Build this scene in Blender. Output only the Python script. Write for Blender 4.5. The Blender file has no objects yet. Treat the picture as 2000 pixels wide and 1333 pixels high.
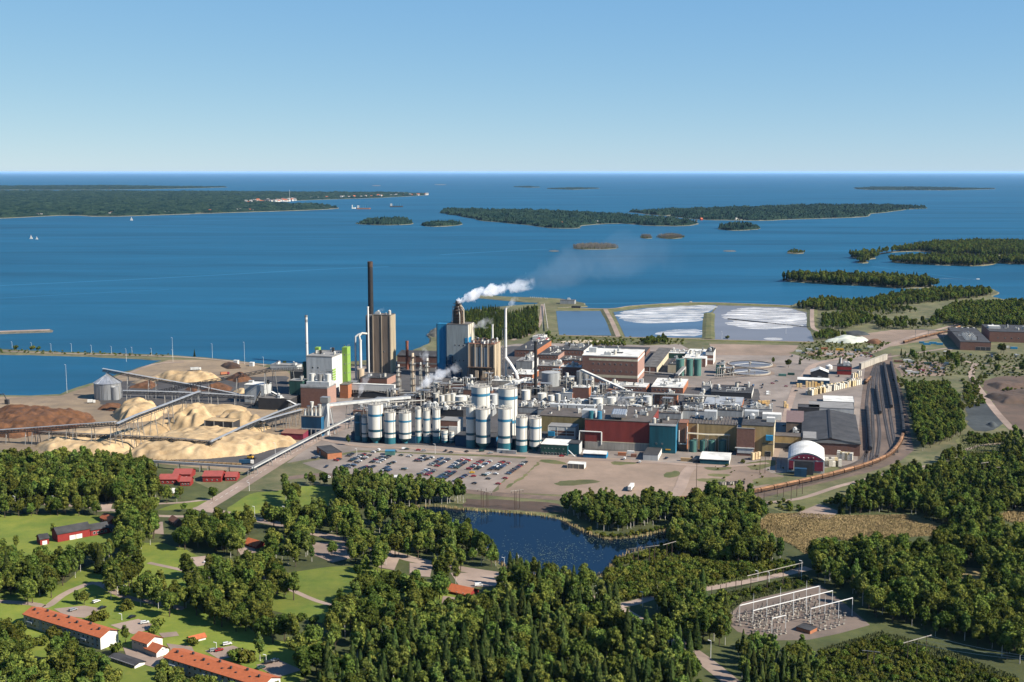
import bpy, math, random
import numpy as np
from mathutils import Vector, Matrix
random.seed(7); RNG = np.random.default_rng(7)
SC = bpy.context.scene; COL = SC.collection
R = math.radians
# ------------------------------------------------------------------ camera
CAM_H, FPX, HOR = 240.0, 2400.0, 336.0            # height, focal length and horizon row on a 2000 x 1333 frame
PITCH = math.atan((666.5-HOR)/FPX)
cam = bpy.data.cameras.new('camera'); cam_ob = bpy.data.objects.new('camera', cam); COL.objects.link(cam_ob)
cam.sensor_width = 36; cam.lens = 36*FPX/2000; cam.clip_start = 1; cam.clip_end = 900000
cam_ob.location = (0,0,CAM_H); cam_ob.rotation_euler = (math.pi/2-PITCH, 0, 0); SC.camera = cam_ob
# ------------------------------------------------------------------ sky and sun
SUN_EL, SUN_BACK = R(37), R(24)                     # sun to the right and a little behind the camera
sd = Vector((math.cos(SUN_EL)*math.cos(SUN_BACK), -math.cos(SUN_EL)*math.sin(SUN_BACK), math.sin(SUN_EL)))
W = bpy.data.worlds.new('World'); SC.world = W; W.use_nodes = True
wn = W.node_tree; wn.nodes.clear()
sky = wn.nodes.new('ShaderNodeTexSky'); sky.sky_type = 'NISHITA'; sky.sun_disc = False
sky.sun_elevation = SUN_EL; sky.sun_rotation = math.atan2(sd.x, sd.y); sky.altitude = 600
sky.air_density = 0.5; sky.dust_density = 0.15; sky.ozone_density = 1.6
bg = wn.nodes.new('ShaderNodeBackground'); bg.inputs[1].default_value = 0.055
wo = wn.nodes.new('ShaderNodeOutputWorld'); 
sep = wn.nodes.new('ShaderNodeSeparateColor'); com = wn.nodes.new('ShaderNodeCombineColor'); wn.links.new(sky.outputs[0], sep.inputs[0])   # the photo's milder sky contrast, the same everywhere
for i_, (g_, k_) in enumerate(zip([0.72, 0.45, 0.15], [1.19, 2.26, 4.56])):
    p_ = wn.nodes.new('ShaderNodeMath'); p_.operation = 'POWER'; p_.inputs[1].default_value = g_; wn.links.new(sep.outputs[i_], p_.inputs[0])
    q_ = wn.nodes.new('ShaderNodeMath'); q_.operation = 'MULTIPLY'; q_.inputs[1].default_value = k_; wn.links.new(p_.outputs[0], q_.inputs[0]); wn.links.new(q_.outputs[0], com.inputs[i_])
wn.links.new(com.outputs[0], bg.inputs[0]); wn.links.new(bg.outputs[0], wo.inputs[0])
sl = bpy.data.lights.new('sun', 'SUN'); sl.energy = 5.0; sl.angle = R(0.53); sl.color = (1.0,0.93,0.82)
so = bpy.data.objects.new('sun', sl); COL.objects.link(so); so.rotation_euler = sd.to_track_quat('Z','Y').to_euler(); so.location = (600,-200,700)
vs = SC.view_settings; vs.view_transform = 'Standard'; vs.look = 'None'; vs.gamma = 1; vs.exposure = 1.22; vs.use_curve_mapping = False
SC.render.engine = 'CYCLES'; cy = SC.cycles
cy.max_bounces = 8; cy.diffuse_bounces = 2; cy.glossy_bounces = 2; cy.transmission_bounces = 2; cy.volume_bounces = 6; cy.transparent_max_bounces = 8
cy.use_denoising = True; cy.caustics_reflective = False; cy.caustics_refractive = False; cy.volume_max_steps = 256
# ------------------------------------------------------------------ photo pixel <-> place
cP, sP = math.cos(PITCH), math.sin(PITCH)
def G(px, py, z=0.0):                               # where the line of sight through a photo pixel meets height z
    a = (px-1000)/FPX; b = (666.5-py)/FPX
    d = (a, cP+b*sP, b*cP-sP); t = (z-CAM_H)/d[2]
    return Vector((d[0]*t, d[1]*t, z))
def PR(p):
    y = p[1]; z = p[2]-CAM_H
    f = y*cP - z*sP; u = y*sP + z*cP
    return 1000+FPX*p[0]/f, 666.5-FPX*u/f
def HT(P, ytop):                                    # height of a thing standing at P whose top shows at row ytop
    b = (666.5-ytop)/FPX; k = math.hypot(P[1],0)
    # (z*cP + y*sP)/(y*cP - z*sP) = b
    y = P[1]; z = (b*y*cP - y*sP)/(cP + b*sP)
    return z + CAM_H - P[2] if len(P) > 2 else z + CAM_H
YAW = R(-13.5)
U = Vector((math.cos(YAW), math.sin(YAW), 0)); V = Vector((-math.sin(YAW), math.cos(YAW), 0)); ZV = Vector((0,0,1))
def along(P, d, px):                                # distance t so that P + t d shows at column px
    k = (px-1000)/FPX
    # x/(y cP - (z-H) sP) = k
    zz = (P[2]-CAM_H)*sP
    den = d[0]-k*d[1]*cP
    return (k*(P[1]*cP-zz)-P[0])/den
def along_y(P, d, py):                              # distance t so that P + t d shows at row py
    b = (666.5-py)/FPX; z = P[2]-CAM_H
    return -(P[1]*sP+z*cP-b*(P[1]*cP-z*sP))/(d[1]*sP-b*d[1]*cP)
# ------------------------------------------------------------------ materials
MATS = {}
def nt(m): m.use_nodes = True; return m.node_tree
def mat(name, col, rough=0.8, var=0.12, scale=0.25, metal=0.0, col2=None, bump=0.0, objcol=False, streak=False, spec=0.3, rnd=0.0, detail=4):
    if name in MATS: return MATS[name]
    if streak: var *= 1.9
    m = bpy.data.materials.new(name); t = nt(m); n = t.nodes; L = t.links
    b = n['Principled BSDF']; b.inputs['Roughness'].default_value = rough; b.inputs['Metallic'].default_value = metal
    b.inputs['Specular IOR Level'].default_value = spec
    geo = n.new('ShaderNodeNewGeometry'); mp = n.new('ShaderNodeMapping'); L.new(geo.outputs['Position'], mp.inputs[0])
    mp.inputs['Scale'].default_value = (1,1,0.12) if streak else (1,1,1)
    nz = n.new('ShaderNodeTexNoise'); nz.inputs['Scale'].default_value = scale; nz.inputs['Detail'].default_value = detail; nz.inputs['Roughness'].default_value = 0.65
    L.new(mp.outputs[0], nz.inputs['Vector'])
    rp = n.new('ShaderNodeMapRange'); rp.inputs[1].default_value = 0.3; rp.inputs[2].default_value = 0.7
    L.new(nz.outputs['Fac'], rp.inputs[0])
    mx = n.new('ShaderNodeMix'); mx.data_type = 'RGBA'
    col = tuple(x*.645 for x in col); col2 = tuple(x*.645 for x in col2) if col2 else None
    c = tuple(col); c2 = tuple(col2) if col2 else tuple(x*(1-var*1.6) for x in c); c1 = c if col2 else tuple(min(1,x*(1+var)) for x in c)
    mx.inputs['A'].default_value = (*c2,1); mx.inputs['B'].default_value = (*c1,1); L.new(rp.outputs[0], mx.inputs['Factor'])
    out = mx.outputs['Result']
    if detail >= 6:                                   # ground: grain and broad blotches
        nz.inputs['Roughness'].default_value = 0.76; n3 = n.new('ShaderNodeTexNoise'); n3.inputs['Scale'].default_value = scale*0.22; n3.inputs['Detail'].default_value = 5; n3.inputs['Distortion'].default_value = 0.7; L.new(mp.outputs[0], n3.inputs['Vector'])
        r3 = n.new('ShaderNodeMapRange'); r3.inputs[1].default_value = 0.35; r3.inputs[2].default_value = 0.65; r3.inputs[3].default_value = 0.70; r3.inputs[4].default_value = 1.12; L.new(n3.outputs['Fac'], r3.inputs[0])
        m3 = n.new('ShaderNodeMix'); m3.data_type = 'RGBA'; m3.blend_type = 'MULTIPLY'; m3.inputs['Factor'].default_value = 1; L.new(out, m3.inputs['A']); L.new(r3.outputs[0], m3.inputs['B']); out = m3.outputs['Result']
    if objcol:
        oi = n.new('ShaderNodeObjectInfo'); mu = n.new('ShaderNodeMix'); mu.data_type = 'RGBA'; mu.blend_type = 'MULTIPLY'; mu.inputs['Factor'].default_value = 1
        L.new(out, mu.inputs['A']); L.new(oi.outputs['Color'], mu.inputs['B']); out = mu.outputs['Result']
    if rnd:
        oi = n.new('ShaderNodeObjectInfo'); hs = n.new('ShaderNodeHueSaturation'); r2 = n.new('ShaderNodeMapRange')
        r2.inputs[3].default_value = 1-rnd; r2.inputs[4].default_value = 1+rnd; L.new(oi.outputs['Random'], r2.inputs[0]); L.new(r2.outputs[0], hs.inputs['Value'])
        L.new(out, hs.inputs['Color']); out = hs.outputs['Color']
    L.new(out, b.inputs['Base Color'])
    if bump:
        bp = n.new('ShaderNodeBump'); bp.inputs['Strength'].default_value = bump; bp.inputs['Distance'].default_value = 0.5
        L.new(nz.outputs['Fac'], bp.inputs['Height']); L.new(bp.outputs[0], b.inputs['Normal'])
    MATS[name] = m; return m
def leafmat(name, c1, c2, hue=0.03, val=0.35):
    c1 = tuple(x*.70 for x in c1); c2 = tuple(x*.86 for x in c2)
    m = bpy.data.materials.new(name); t = nt(m); n = t.nodes; L = t.links; n.remove(n['Principled BSDF'])
    geo = n.new('ShaderNodeNewGeometry'); nz = n.new('ShaderNodeTexNoise'); nz.inputs['Scale'].default_value = 0.55; nz.inputs['Detail'].default_value = 3
    L.new(geo.outputs['Position'], nz.inputs['Vector'])
    mx = n.new('ShaderNodeMix'); mx.data_type = 'RGBA'; mx.inputs['A'].default_value = (*c1,1); mx.inputs['B'].default_value = (*c2,1)
    rp = n.new('ShaderNodeMapRange'); rp.inputs[1].default_value = 0.35; rp.inputs[2].default_value = 0.65; L.new(nz.outputs['Fac'], rp.inputs[0]); L.new(rp.outputs[0], mx.inputs['Factor'])
    oi = n.new('ShaderNodeObjectInfo'); hs = n.new('ShaderNodeHueSaturation')
    a = n.new('ShaderNodeMapRange'); a.inputs[3].default_value = 0.5-hue; a.inputs[4].default_value = 0.5+hue*0.6
    b = n.new('ShaderNodeMapRange'); b.inputs[3].default_value = 1-val; b.inputs[4].default_value = 1+val
    ml = n.new('ShaderNodeMath'); ml.operation = 'MULTIPLY'; ml.inputs[1].default_value = 7.31
    fr = n.new('ShaderNodeMath'); fr.operation = 'FRACT'; L.new(oi.outputs['Random'], ml.inputs[0]); L.new(ml.outputs[0], fr.inputs[0])
    L.new(oi.outputs['Random'], a.inputs[0]); L.new(fr.outputs[0], b.inputs[0]); L.new(a.outputs[0], hs.inputs['Hue']); L.new(b.outputs[0], hs.inputs['Value'])
    L.new(mx.outputs['Result'], hs.inputs['Color'])
    d = n.new('ShaderNodeBsdfDiffuse'); tr = n.new('ShaderNodeBsdfTranslucent'); ms = n.new('ShaderNodeMixShader'); ms.inputs[0].default_value = 0.22
    L.new(hs.outputs[0], d.inputs[0]); L.new(hs.outputs[0], tr.inputs[0]); L.new(d.outputs[0], ms.inputs[1]); L.new(tr.outputs[0], ms.inputs[2])
    L.new(ms.outputs[0], n['Material Output'].inputs['Surface']); MATS[name] = m; return m
def M(*a): return [MATS[x] if isinstance(x, str) else x for x in a]
# ------------------------------------------------------------------ mesh collecting
class MB:
    def __init__(s): s.v = []; s.f = []; s.m = []; s.sm = False
    def add(s, vs, fs, mi=0):
        o = len(s.v); s.v += [tuple(p) for p in vs]
        for f in fs: s.f.append(tuple(i+o for i in f)); s.m.append(mi)
        return s
    def obox(s, P, w, d, h, mi=0, u=U, v=V, top=True, bot=False):       # P = front left bottom corner, w along u, d along v
        P = Vector(P); a, b, c = u*w, v*d, ZV*h
        vs = [P, P+a, P+a+b, P+b, P+c, P+a+c, P+a+b+c, P+b+c]
        fs = [(0,1,5,4),(1,2,6,5),(2,3,7,6),(3,0,4,7)]
        if top: fs.append((4,5,6,7))
        if bot: fs.append((3,2,1,0))
        return s.add(vs, fs, mi)
    def cbox(s, C, w, d, h, mi=0, u=U, v=V, bot=True): return s.obox(Vector(C)-u*w/2-v*d/2, w, d, h, mi, u, v, True, bot)
    def cyl(s, C, r, z0, z1, n=20, r2=None, mi=0, cap=True, bot=False):
        r2 = r if r2 is None else r2; vs = []; fs = []
        for k in range(n):
            a = 2*math.pi*k/n; vs.append((C[0]+r*math.cos(a), C[1]+r*math.sin(a), z0))
        for k in range(n):
            a = 2*math.pi*k/n; vs.append((C[0]+r2*math.cos(a), C[1]+r2*math.sin(a), z1))
        for k in range(n): fs.append((k, (k+1)%n, n+(k+1)%n, n+k))
        if cap: fs.append(tuple(range(n, 2*n)))
        if bot: fs.append(tuple(range(n-1,-1,-1)))
        return s.add(vs, fs, mi)
    def tube(s, a, b, r, n=6, mi=0, r2=None):
        a = Vector(a); b = Vector(b); d = b-a
        if d.length < 1e-6: return s
        q = d.to_track_quat('Z','Y'); x = q@Vector((1,0,0)); y = q@Vector((0,1,0)); r2 = r if r2 is None else r2
        vs = [a+(x*math.cos(2*math.pi*k/n)+y*math.sin(2*math.pi*k/n))*r for k in range(n)]+[b+(x*math.cos(2*math.pi*k/n)+y*math.sin(2*math.pi*k/n))*r2 for k in range(n)]
        return s.add(vs, [(k,(k+1)%n,n+(k+1)%n,n+k) for k in range(n)]+[tuple(range(n,2*n)), tuple(range(n-1,-1,-1))], mi)
    def path(s, pts, r, n=6, mi=0):
        for a, b in zip(pts, pts[1:]): s.tube(a, b, r, n, mi)
        return s
    def bar(s, a, b, w, h, mi=0):                                        # rectangular bar between two points (top face centred)
        a = Vector(a); b = Vector(b); d = (b-a).normalized(); x = d.cross(ZV)
        if x.length < 1e-4: x = Vector((1,0,0))
        x.normalize(); y = x.cross(d).normalized(); vs = []
        for p in (a, b):
            vs += [p-x*w/2-y*h/2, p+x*w/2-y*h/2, p+x*w/2+y*h/2, p-x*w/2+y*h/2]
        return s.add(vs, [(0,1,5,4),(1,2,6,5),(2,3,7,6),(3,0,4,7),(4,5,6,7),(3,2,1,0)], mi)
    def poly(s, pts, z=None, mi=0):
        vs = [(p[0],p[1],p[2] if z is None else z) for p in pts]; return s.add(vs, [tuple(range(len(vs)))], mi)
    def mesh(s, name, mats, O=(0,0,0), smooth=False):
        me = bpy.data.meshes.new(name); ox, oy, oz = O
        me.from_pydata([(x-ox,y-oy,z-oz) for x,y,z in s.v], [], s.f)
        for x in mats: me.materials.append(MATS[x] if isinstance(x,str) else x)
        if len(mats) > 1: me.polygons.foreach_set('material_index', s.m)
        if smooth: me.polygons.foreach_set('use_smooth', [True]*len(me.polygons))
        me.update(); return me
def link(name, me, loc=(0,0,0), parent=None):
    o = bpy.data.objects.new(name, me); COL.objects.link(o); o.location = loc
    if parent is not None: o.parent = parent
    return o
def tag(o, label=None, cat=None, group=None, kind=None):
    if label: o['label'] = label
    if cat: o['category'] = cat
    if group: o['group'] = group
    if kind: o['kind'] = kind
    return o
class Thing:
    def __init__(s, name, label, cat, loc, group=None):
        s.loc = Vector(loc); s.o = tag(link(name, None, s.loc), label, cat, group)
    def part(s, name, mb, *mats, parent=None, smooth=False):
        return link(name, mb.mesh(name, mats, s.loc, smooth), (0,0,0), parent or s.o)
    def inst(s, name, me, P, parent=None, rot=0.0, scl=None):
        o = link(name, me, Vector(P)-s.loc, parent or s.o); o.rotation_euler = (0,0,rot)
        if scl: o.scale = scl
        return o
def single(name, mb, mats, label, cat, loc, group=None, smooth=False):
    return tag(link(name, mb.mesh(name, mats, loc, smooth), loc), label, cat, group)
def struct(name, mb, mats, label=None, smooth=False):
    return tag(link(name, mb.mesh(name, mats, (0,0,0), smooth)), label, kind='structure')
def rough_outline(pts, step, amp, closed=True):
    out = []; n = len(pts)
    for i in range(n if closed else n-1):
        a = Vector(pts[i]); b = Vector(pts[(i+1)%n]); L = (b-a).length; k = max(1, int(L/step))
        nrm = Vector((-(b-a).y, (b-a).x, 0)).normalized() if L > 0 else Vector((0,0,0))
        for j in range(k):
            t = j/k; out.append(a.lerp(b, t)+nrm*(random.uniform(-amp, amp) if j else random.uniform(-amp,amp)*0.4))
    return out
def smoothed(pts, it=2):
    for _ in range(it):
        q = []
        for i in range(len(pts)):
            a = pts[i]; b = pts[(i+1)%len(pts)]; q += [a.lerp(b,.25), a.lerp(b,.75)]
        pts = q
    return pts
def px(*c): return [G(x,y) for x,y in c]
SHEETZ = [0.03]
def sheet(name, pts, m, label=None, soft=0, step=12, amp=0, z=None, kind='structure'):
    if z is None: SHEETZ[0] += 0.003; z = SHEETZ[0]
    if soft: pts = smoothed(pts, soft)
    if amp: pts = rough_outline(pts, step, amp)
    mb = MB().poly(pts, z); o = tag(link(name, mb.mesh(name, [m])), label, kind=kind); return o
def ribbon(name, pts, w, m, z=None, kind='structure', label=None, sub=4):
    if z is None: SHEETZ[0] += 0.003; z = SHEETZ[0]
    P = cat_rom(pts, sub); mb = MB(); L = []; Rr = []
    for i, p in enumerate(P):
        d = (P[min(i+1,len(P)-1)]-P[max(i-1,0)]); d.z = 0; d.normalize(); nn = Vector((-d.y,d.x,0))
        L.append(p+nn*w/2); Rr.append(p-nn*w/2)
    vs = [(q.x,q.y,z) for pr in zip(L,Rr) for q in pr]
    mb.add(vs, [(2*i,2*i+1,2*i+3,2*i+2) for i in range(len(P)-1)])
    return tag(link(name, mb.mesh(name,[m])), label, kind=kind)
def cat_rom(pts, sub=4):
    pts = [Vector(p) for p in pts]; out = []
    for i in range(len(pts)-1):
        p0 = pts[max(i-1,0)]; p1 = pts[i]; p2 = pts[i+1]; p3 = pts[min(i+2,len(pts)-1)]
        for j in range(sub):
            t = j/sub
            out.append(0.5*((2*p1)+(p2-p0)*t+(2*p0-5*p1+4*p2-p3)*t*t+(3*p1-p0-3*p2+p3)*t**3))
    out.append(pts[-1]); return out
def inpoly(X, Y, poly):
    X = np.asarray(X,float); Y = np.asarray(Y,float); c = np.zeros(X.shape,bool); n = len(poly)
    for i in range(n):
        x1,y1 = poly[i][0],poly[i][1]; x2,y2 = poly[i-1][0],poly[i-1][1]
        k = ((y1>Y)!=(y2>Y)) & (X < (x2-x1)*(Y-y1)/((y2-y1) if y2!=y1 else 1e-9)+x1); c ^= k
    return c
def edge_dist(X, Y, poly):
    d = np.full(np.shape(X), 1e9); n = len(poly)
    for i in range(n):
        ax,ay = poly[i-1][0],poly[i-1][1]; bx,by = poly[i][0],poly[i][1]; vx,vy = bx-ax,by-ay
        t = np.clip(((X-ax)*vx+(Y-ay)*vy)/(vx*vx+vy*vy+1e-9),0,1); d = np.minimum(d, np.hypot(X-ax-t*vx, Y-ay-t*vy))
    return d
_perm = np.random.default_rng(3).random((64,64))
def vnoise(X, Y, s):
    x = np.asarray(X)*s; y = np.asarray(Y)*s; i = np.floor(x).astype(int); j = np.floor(y).astype(int); fx = x-i; fy = y-j
    fx = fx*fx*(3-2*fx); fy = fy*fy*(3-2*fy); g = lambda a,b: _perm[a%64,b%64]
    return (g(i,j)*(1-fx)+g(i+1,j)*fx)*(1-fy)+(g(i,j+1)*(1-fx)+g(i+1,j+1)*fx)*fy
def mound_mesh(name, poly, res, hmax, slope, m, z0=0.0, rough=0.25, nscale=0.12, flat=True):
    xs = [p[0] for p in poly]; ys = [p[1] for p in poly]
    X, Y = np.meshgrid(np.arange(min(xs)-res, max(xs)+2*res, res), np.arange(min(ys)-res, max(ys)+2*res, res))
    ins = inpoly(X,Y,poly); d = np.where(ins, edge_dist(X,Y,poly), -edge_dist(X,Y,poly))
    n1 = vnoise(X,Y,nscale); n2 = vnoise(X+31,Y+17,nscale*3.1)
    d2 = d*slope*(0.75+0.5*n1); H = hmax*(1-np.exp(-np.maximum(d2,0)/hmax*1.25)) if flat else np.minimum(d2, hmax)
    H = H + np.where(H>0.3, rough*(n1-0.5)*hmax*0.5+rough*(n2-0.5)*1.2, 0)
    H = np.where(d > -res*1.5, np.maximum(H, -0.4 if True else 0), -9)
    idx = -np.ones(X.shape,int); k = H > -5; idx[k] = np.arange(k.sum())
    H = np.where(d<=0, -0.25, np.maximum(H,0.05))
    vs = list(zip(X[k].tolist(), Y[k].tolist(), (H[k]+z0).tolist())); fs = []
    for i in range(X.shape[0]-1):
        for j in range(X.shape[1]-1):
            q = (idx[i,j],idx[i,j+1],idx[i+1,j+1],idx[i+1,j])
            if min(q) >= 0: fs.append(tuple(int(a) for a in q))
    me = bpy.data.meshes.new(name); cx = sum(xs)/len(xs); cyy = sum(ys)/len(ys)
    me.from_pydata([(x-cx,y-cyy,z) for x,y,z in vs], [], fs); me.materials.append(MATS[m] if isinstance(m,str) else m)
    me.polygons.foreach_set('use_smooth',[True]*len(me.polygons)); me.update()
    return me, (cx,cyy,0)
def mound(name, label, pts, hmax, m, slope=0.75, res=2.0, cat='heap', rough=0.25, nscale=0.12, group=None):
    me, c = mound_mesh(name, pts, res, hmax, slope, m, rough=rough, nscale=nscale); return tag(link(name, me, c), label, cat, group)
# ================================================================== materials of the place
mat('terrain', (0.225,0.185,0.095), 0.95, col2=(0.055,0.085,0.024), scale=0.05, detail=8, bump=0.3)
mat('asphalt', (0.285,0.235,0.198), 0.9, var=0.16, scale=0.06, detail=8)
mat('asphalt_dark', (0.085,0.078,0.075), 0.9, var=0.2, scale=0.06, detail=8)  # also used for the painted shade under the mill core
mat('road', (0.37,0.275,0.215), 0.9, var=0.12, scale=0.08, detail=6)
mat('gravel_pink', (0.38,0.27,0.20), 0.95, col2=(0.22,0.165,0.12), scale=0.03, detail=9, bump=0.2)
mat('gravel_yard', (0.27,0.20,0.155), 0.95, col2=(0.14,0.11,0.09), scale=0.04, detail=8)
mat('ballast', (0.21,0.145,0.105), 0.95, col2=(0.095,0.072,0.06), scale=0.08, detail=8)
mat('lawn', (0.245,0.255,0.034), 0.95, col2=(0.085,0.155,0.014), scale=0.045, detail=10)
mat('rough_grass', (0.21,0.18,0.075), 0.95, col2=(0.05,0.08,0.02), scale=0.045, detail=9, bump=0.3)
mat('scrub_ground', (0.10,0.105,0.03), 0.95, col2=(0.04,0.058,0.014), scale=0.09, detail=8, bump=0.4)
mat('reeds', (0.36,0.27,0.12), 0.95, col2=(0.17,0.135,0.05), scale=0.12, detail=9, bump=0.6)
mat('sand', (0.62,0.52,0.36), 0.95, col2=(0.42,0.33,0.22), scale=0.05)
mat('rock', (0.18,0.165,0.13), 0.9, col2=(0.07,0.07,0.055), scale=0.3, detail=8, bump=0.6)
mat('shore', (0.26,0.22,0.14), 0.9, col2=(0.08,0.09,0.04), scale=0.03, detail=6)
mat('earth_red', (0.17,0.105,0.075), 0.95, col2=(0.07,0.055,0.04), scale=0.03, detail=9, bump=0.4)
mat('coal_grey', (0.075,0.085,0.085), 0.9, col2=(0.03,0.035,0.035), scale=0.1, detail=8)
mat('foam', (1.05,1.03,0.98), 0.7, col2=(0.6,0.6,0.62), scale=0.04, detail=9)
mat('chips', (0.68,0.50,0.285), 0.95, col2=(0.36,0.235,0.115), scale=0.10, detail=10, bump=0.6)
mat('chip_dust', (0.40,0.29,0.175), 0.95, col2=(0.17,0.13,0.095), scale=0.03, detail=9, bump=0.3)
mat('bark', (0.20,0.085,0.035), 0.95, col2=(0.07,0.035,0.018), scale=0.25, detail=9, bump=0.6)
mat('bark_dark', (0.085,0.045,0.025), 0.95, col2=(0.035,0.02,0.014), scale=0.2, detail=9, bump=0.6)
mat('lime', (0.66,0.68,0.58), 0.95, col2=(0.45,0.47,0.38), scale=0.08, bump=0.3)
mat('paint_line', (0.75,0.73,0.68), 0.8, var=0.05)
def foam_mat():
    m = MATS['foam']; t = m.node_tree; n = t.nodes; L = t.links; b = n['Principled BSDF']
    geo = n.new('ShaderNodeNewGeometry'); mp = n.new('ShaderNodeMapping'); mp.inputs['Scale'].default_value = (.014,.06,1); mp.inputs['Rotation'].default_value = (0,0,-.15); L.new(geo.outputs['Position'], mp.inputs[0])
    nz = n.new('ShaderNodeTexNoise'); nz.inputs['Scale'].default_value = 1.2; nz.inputs['Detail'].default_value = 9; nz.inputs['Roughness'].default_value = .68; nz.inputs['Distortion'].default_value = .8; L.new(mp.outputs[0], nz.inputs['Vector'])
    rp = n.new('ShaderNodeMapRange'); rp.inputs[1].default_value = .36; rp.inputs[2].default_value = .64; L.new(nz.outputs['Fac'], rp.inputs[0]); L.new(rp.outputs[0], b.inputs['Alpha'])
foam_mat()
def water(name, deep, refl, rough, bscale, bstr, streak, lilac=None):
    m = bpy.data.materials.new(name); t = nt(m); n = t.nodes; L = t.links; n.remove(n['Principled BSDF'])
    geo = n.new('ShaderNodeNewGeometry'); mp = n.new('ShaderNodeMapping'); mp.inputs['Scale'].default_value = (1,1,1); L.new(geo.outputs['Position'], mp.inputs[0])
    nz = n.new('ShaderNodeTexNoise'); nz.inputs['Scale'].default_value = bscale; nz.inputs['Detail'].default_value = 6; L.new(mp.outputs[0], nz.inputs['Vector'])
    bp = n.new('ShaderNodeBump'); bp.inputs['Strength'].default_value = bstr; bp.inputs['Distance'].default_value = 1.0; L.new(nz.outputs['Fac'], bp.inputs['Height'])
    m2 = n.new('ShaderNodeMapping'); m2.inputs['Scale'].default_value = (0.0007,0.0035,1); m2.inputs['Rotation'].default_value = (0,0,0.12); L.new(geo.outputs['Position'], m2.inputs[0])
    n2 = n.new('ShaderNodeTexNoise'); n2.inputs['Scale'].default_value = 1.0; n2.inputs['Detail'].default_value = 7; n2.inputs['Roughness'].default_value = 0.68; n2.inputs['Distortion'].default_value = 0.6; L.new(m2.outputs[0], n2.inputs['Vector'])
    rp = n.new('ShaderNodeMapRange'); rp.inputs[1].default_value = 0.3; rp.inputs[2].default_value = 0.7; L.new(n2.outputs['Fac'], rp.inputs[0])
    mx = n.new('ShaderNodeMix'); mx.data_type = 'RGBA'; mx.inputs['A'].default_value = (*[c*(1-streak) for c in deep],1); mx.inputs['B'].default_value = (*[c*(1+streak) for c in deep],1); L.new(rp.outputs[0], mx.inputs['Factor'])
    d = n.new('ShaderNodeBsdfDiffuse'); L.new(mx.outputs['Result'], d.inputs[0])
    g = n.new('ShaderNodeBsdfGlossy'); g.inputs['Roughness'].default_value = rough; L.new(bp.outputs[0], g.inputs['Normal']); g.inputs[0].default_value = (0.75,0.87,1,1)
    ms = n.new('ShaderNodeMixShader'); ms.inputs[0].default_value = refl; L.new(d.outputs[0], ms.inputs[1]); L.new(g.outputs[0], ms.inputs[2])
    L.new(ms.outputs[0], n['Material Output'].inputs['Surface']); MATS[name] = m
water('sea_water', (0.008,0.060,0.110), 0.10, 0.25, 0.25, 0.6, 0.28)
water('pond_water', (0.002,0.007,0.015), 0.13, 0.02, 0.5, 0.03, 0.1)
water('basin_water', (0.115,0.115,0.125), 0.16, 0.12, 0.4, 0.1, 0.15)
water('basin_blue', (0.045,0.078,0.12), 0.18, 0.12, 0.4, 0.1, 0.15)
leafmat('far_wood_haze_tint', (0.006,0.022,0.022), (0.026,0.046,0.030), 0.0, 0.0); MATS['far_wood_haze_tint'].node_tree.nodes['Noise Texture'].inputs['Scale'].default_value = 0.012  # distance haze tinted into the far canopy's leaf colour
# ================================================================== sea and land
SEA = -1.6
mb = MB(); S_ = 420000.0
mb.add([(-S_,-S_,SEA),(S_,-S_,SEA),(S_,S_,SEA),(-S_,S_,SEA)], [(0,1,2,3)]); struct('sea', mb, ['sea_water'], 'deep blue sea reaching to the level horizon')
def landmass(name, pts, m, drop=3.0, out=5.0, amp=3, step=18, label=None, top=0.0, sm=0):
    if sm: pts = smoothed(pts, sm)
    P = rough_outline(pts, step, amp); n = len(P); mb = MB()
    area = sum(P[i-1].x*P[i].y-P[i].x*P[i-1].y for i in range(n)); sg = 1 if area > 0 else -1
    low = []
    for i in range(n):
        d = (P[(i+1)%n]-P[i-1]); nn = Vector((d.y,-d.x,0)).normalized()*sg; q = P[i]+nn*out; low.append((q.x,q.y,top-drop))
    vs = [(p.x,p.y,top) for p in P]+low
    mb.add(vs, [tuple(range(n))], 0); mb.add(vs, [(i,(i+1)%n,n+(i+1)%n,n+i) for i in range(n)], 1)
    return struct(name, mb, [m,'shore' if m != 'rock' else 'rock'], label)
coast = [(-700,1500),(-500,772),(0,772),(60,773),(116,770),(150,757),(182,748),(240,727),(300,709),(322,702),(200,696),(60,691),(-200,690),(-200,682),(0,682),(120,688),(330,693),
  (400,698),(470,705),(530,712),(600,712),(690,706),(760,698),(800,690),(840,668),(842,650),(850,641),(870,640),(890,626),(905,612),(945,603),(1000,597),(1048,594),(1052,590),(1020,589),(985,586),(925,580),
  (926,576),(1000,580),(1050,581),(1090,583),(1140,592),(1146,598),(1100,601),(1200,604),(1240,598),(1350,592),(1540,597),(1580,588),(1640,588),(1700,589),(1745,573),(1800,566),(1900,562),(1940,565),(1950,572),(1935,579),
  (1960,585),(2100,583),(2500,583),(3600,1500)]
landmass('ground', px(*coast), 'terrain', label='low green and brown land around the mill')
def bw(name, a, b, w, label):
    A = G(*a); B = G(*b); mb = MB(); d = (B-A).normalized(); nn = Vector((-d.y,d.x,0)); h = 1.2
    o = [A-nn*w/2, A+nn*w/2, B+nn*w/2, B-nn*w/2]; lo = [A-nn*w, A+nn*w, B+nn*w+d*w/2, B-nn*w+d*w/2]
    vs = [(p.x,p.y,h) for p in o]+[(p.x,p.y,-3) for p in lo]; mb.add(vs,[(0,1,2,3)][::1],0); mb.add(vs,[(0,4,5,1),(1,5,6,2),(2,6,7,3),(3,7,4,0)],1)
    return single(name, mb, ['road','rock'], label, 'pier', A)
bw('stone_pier', (-80,652), (97,646), 14, 'straight grey stone pier ending in open water at left')
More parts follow.
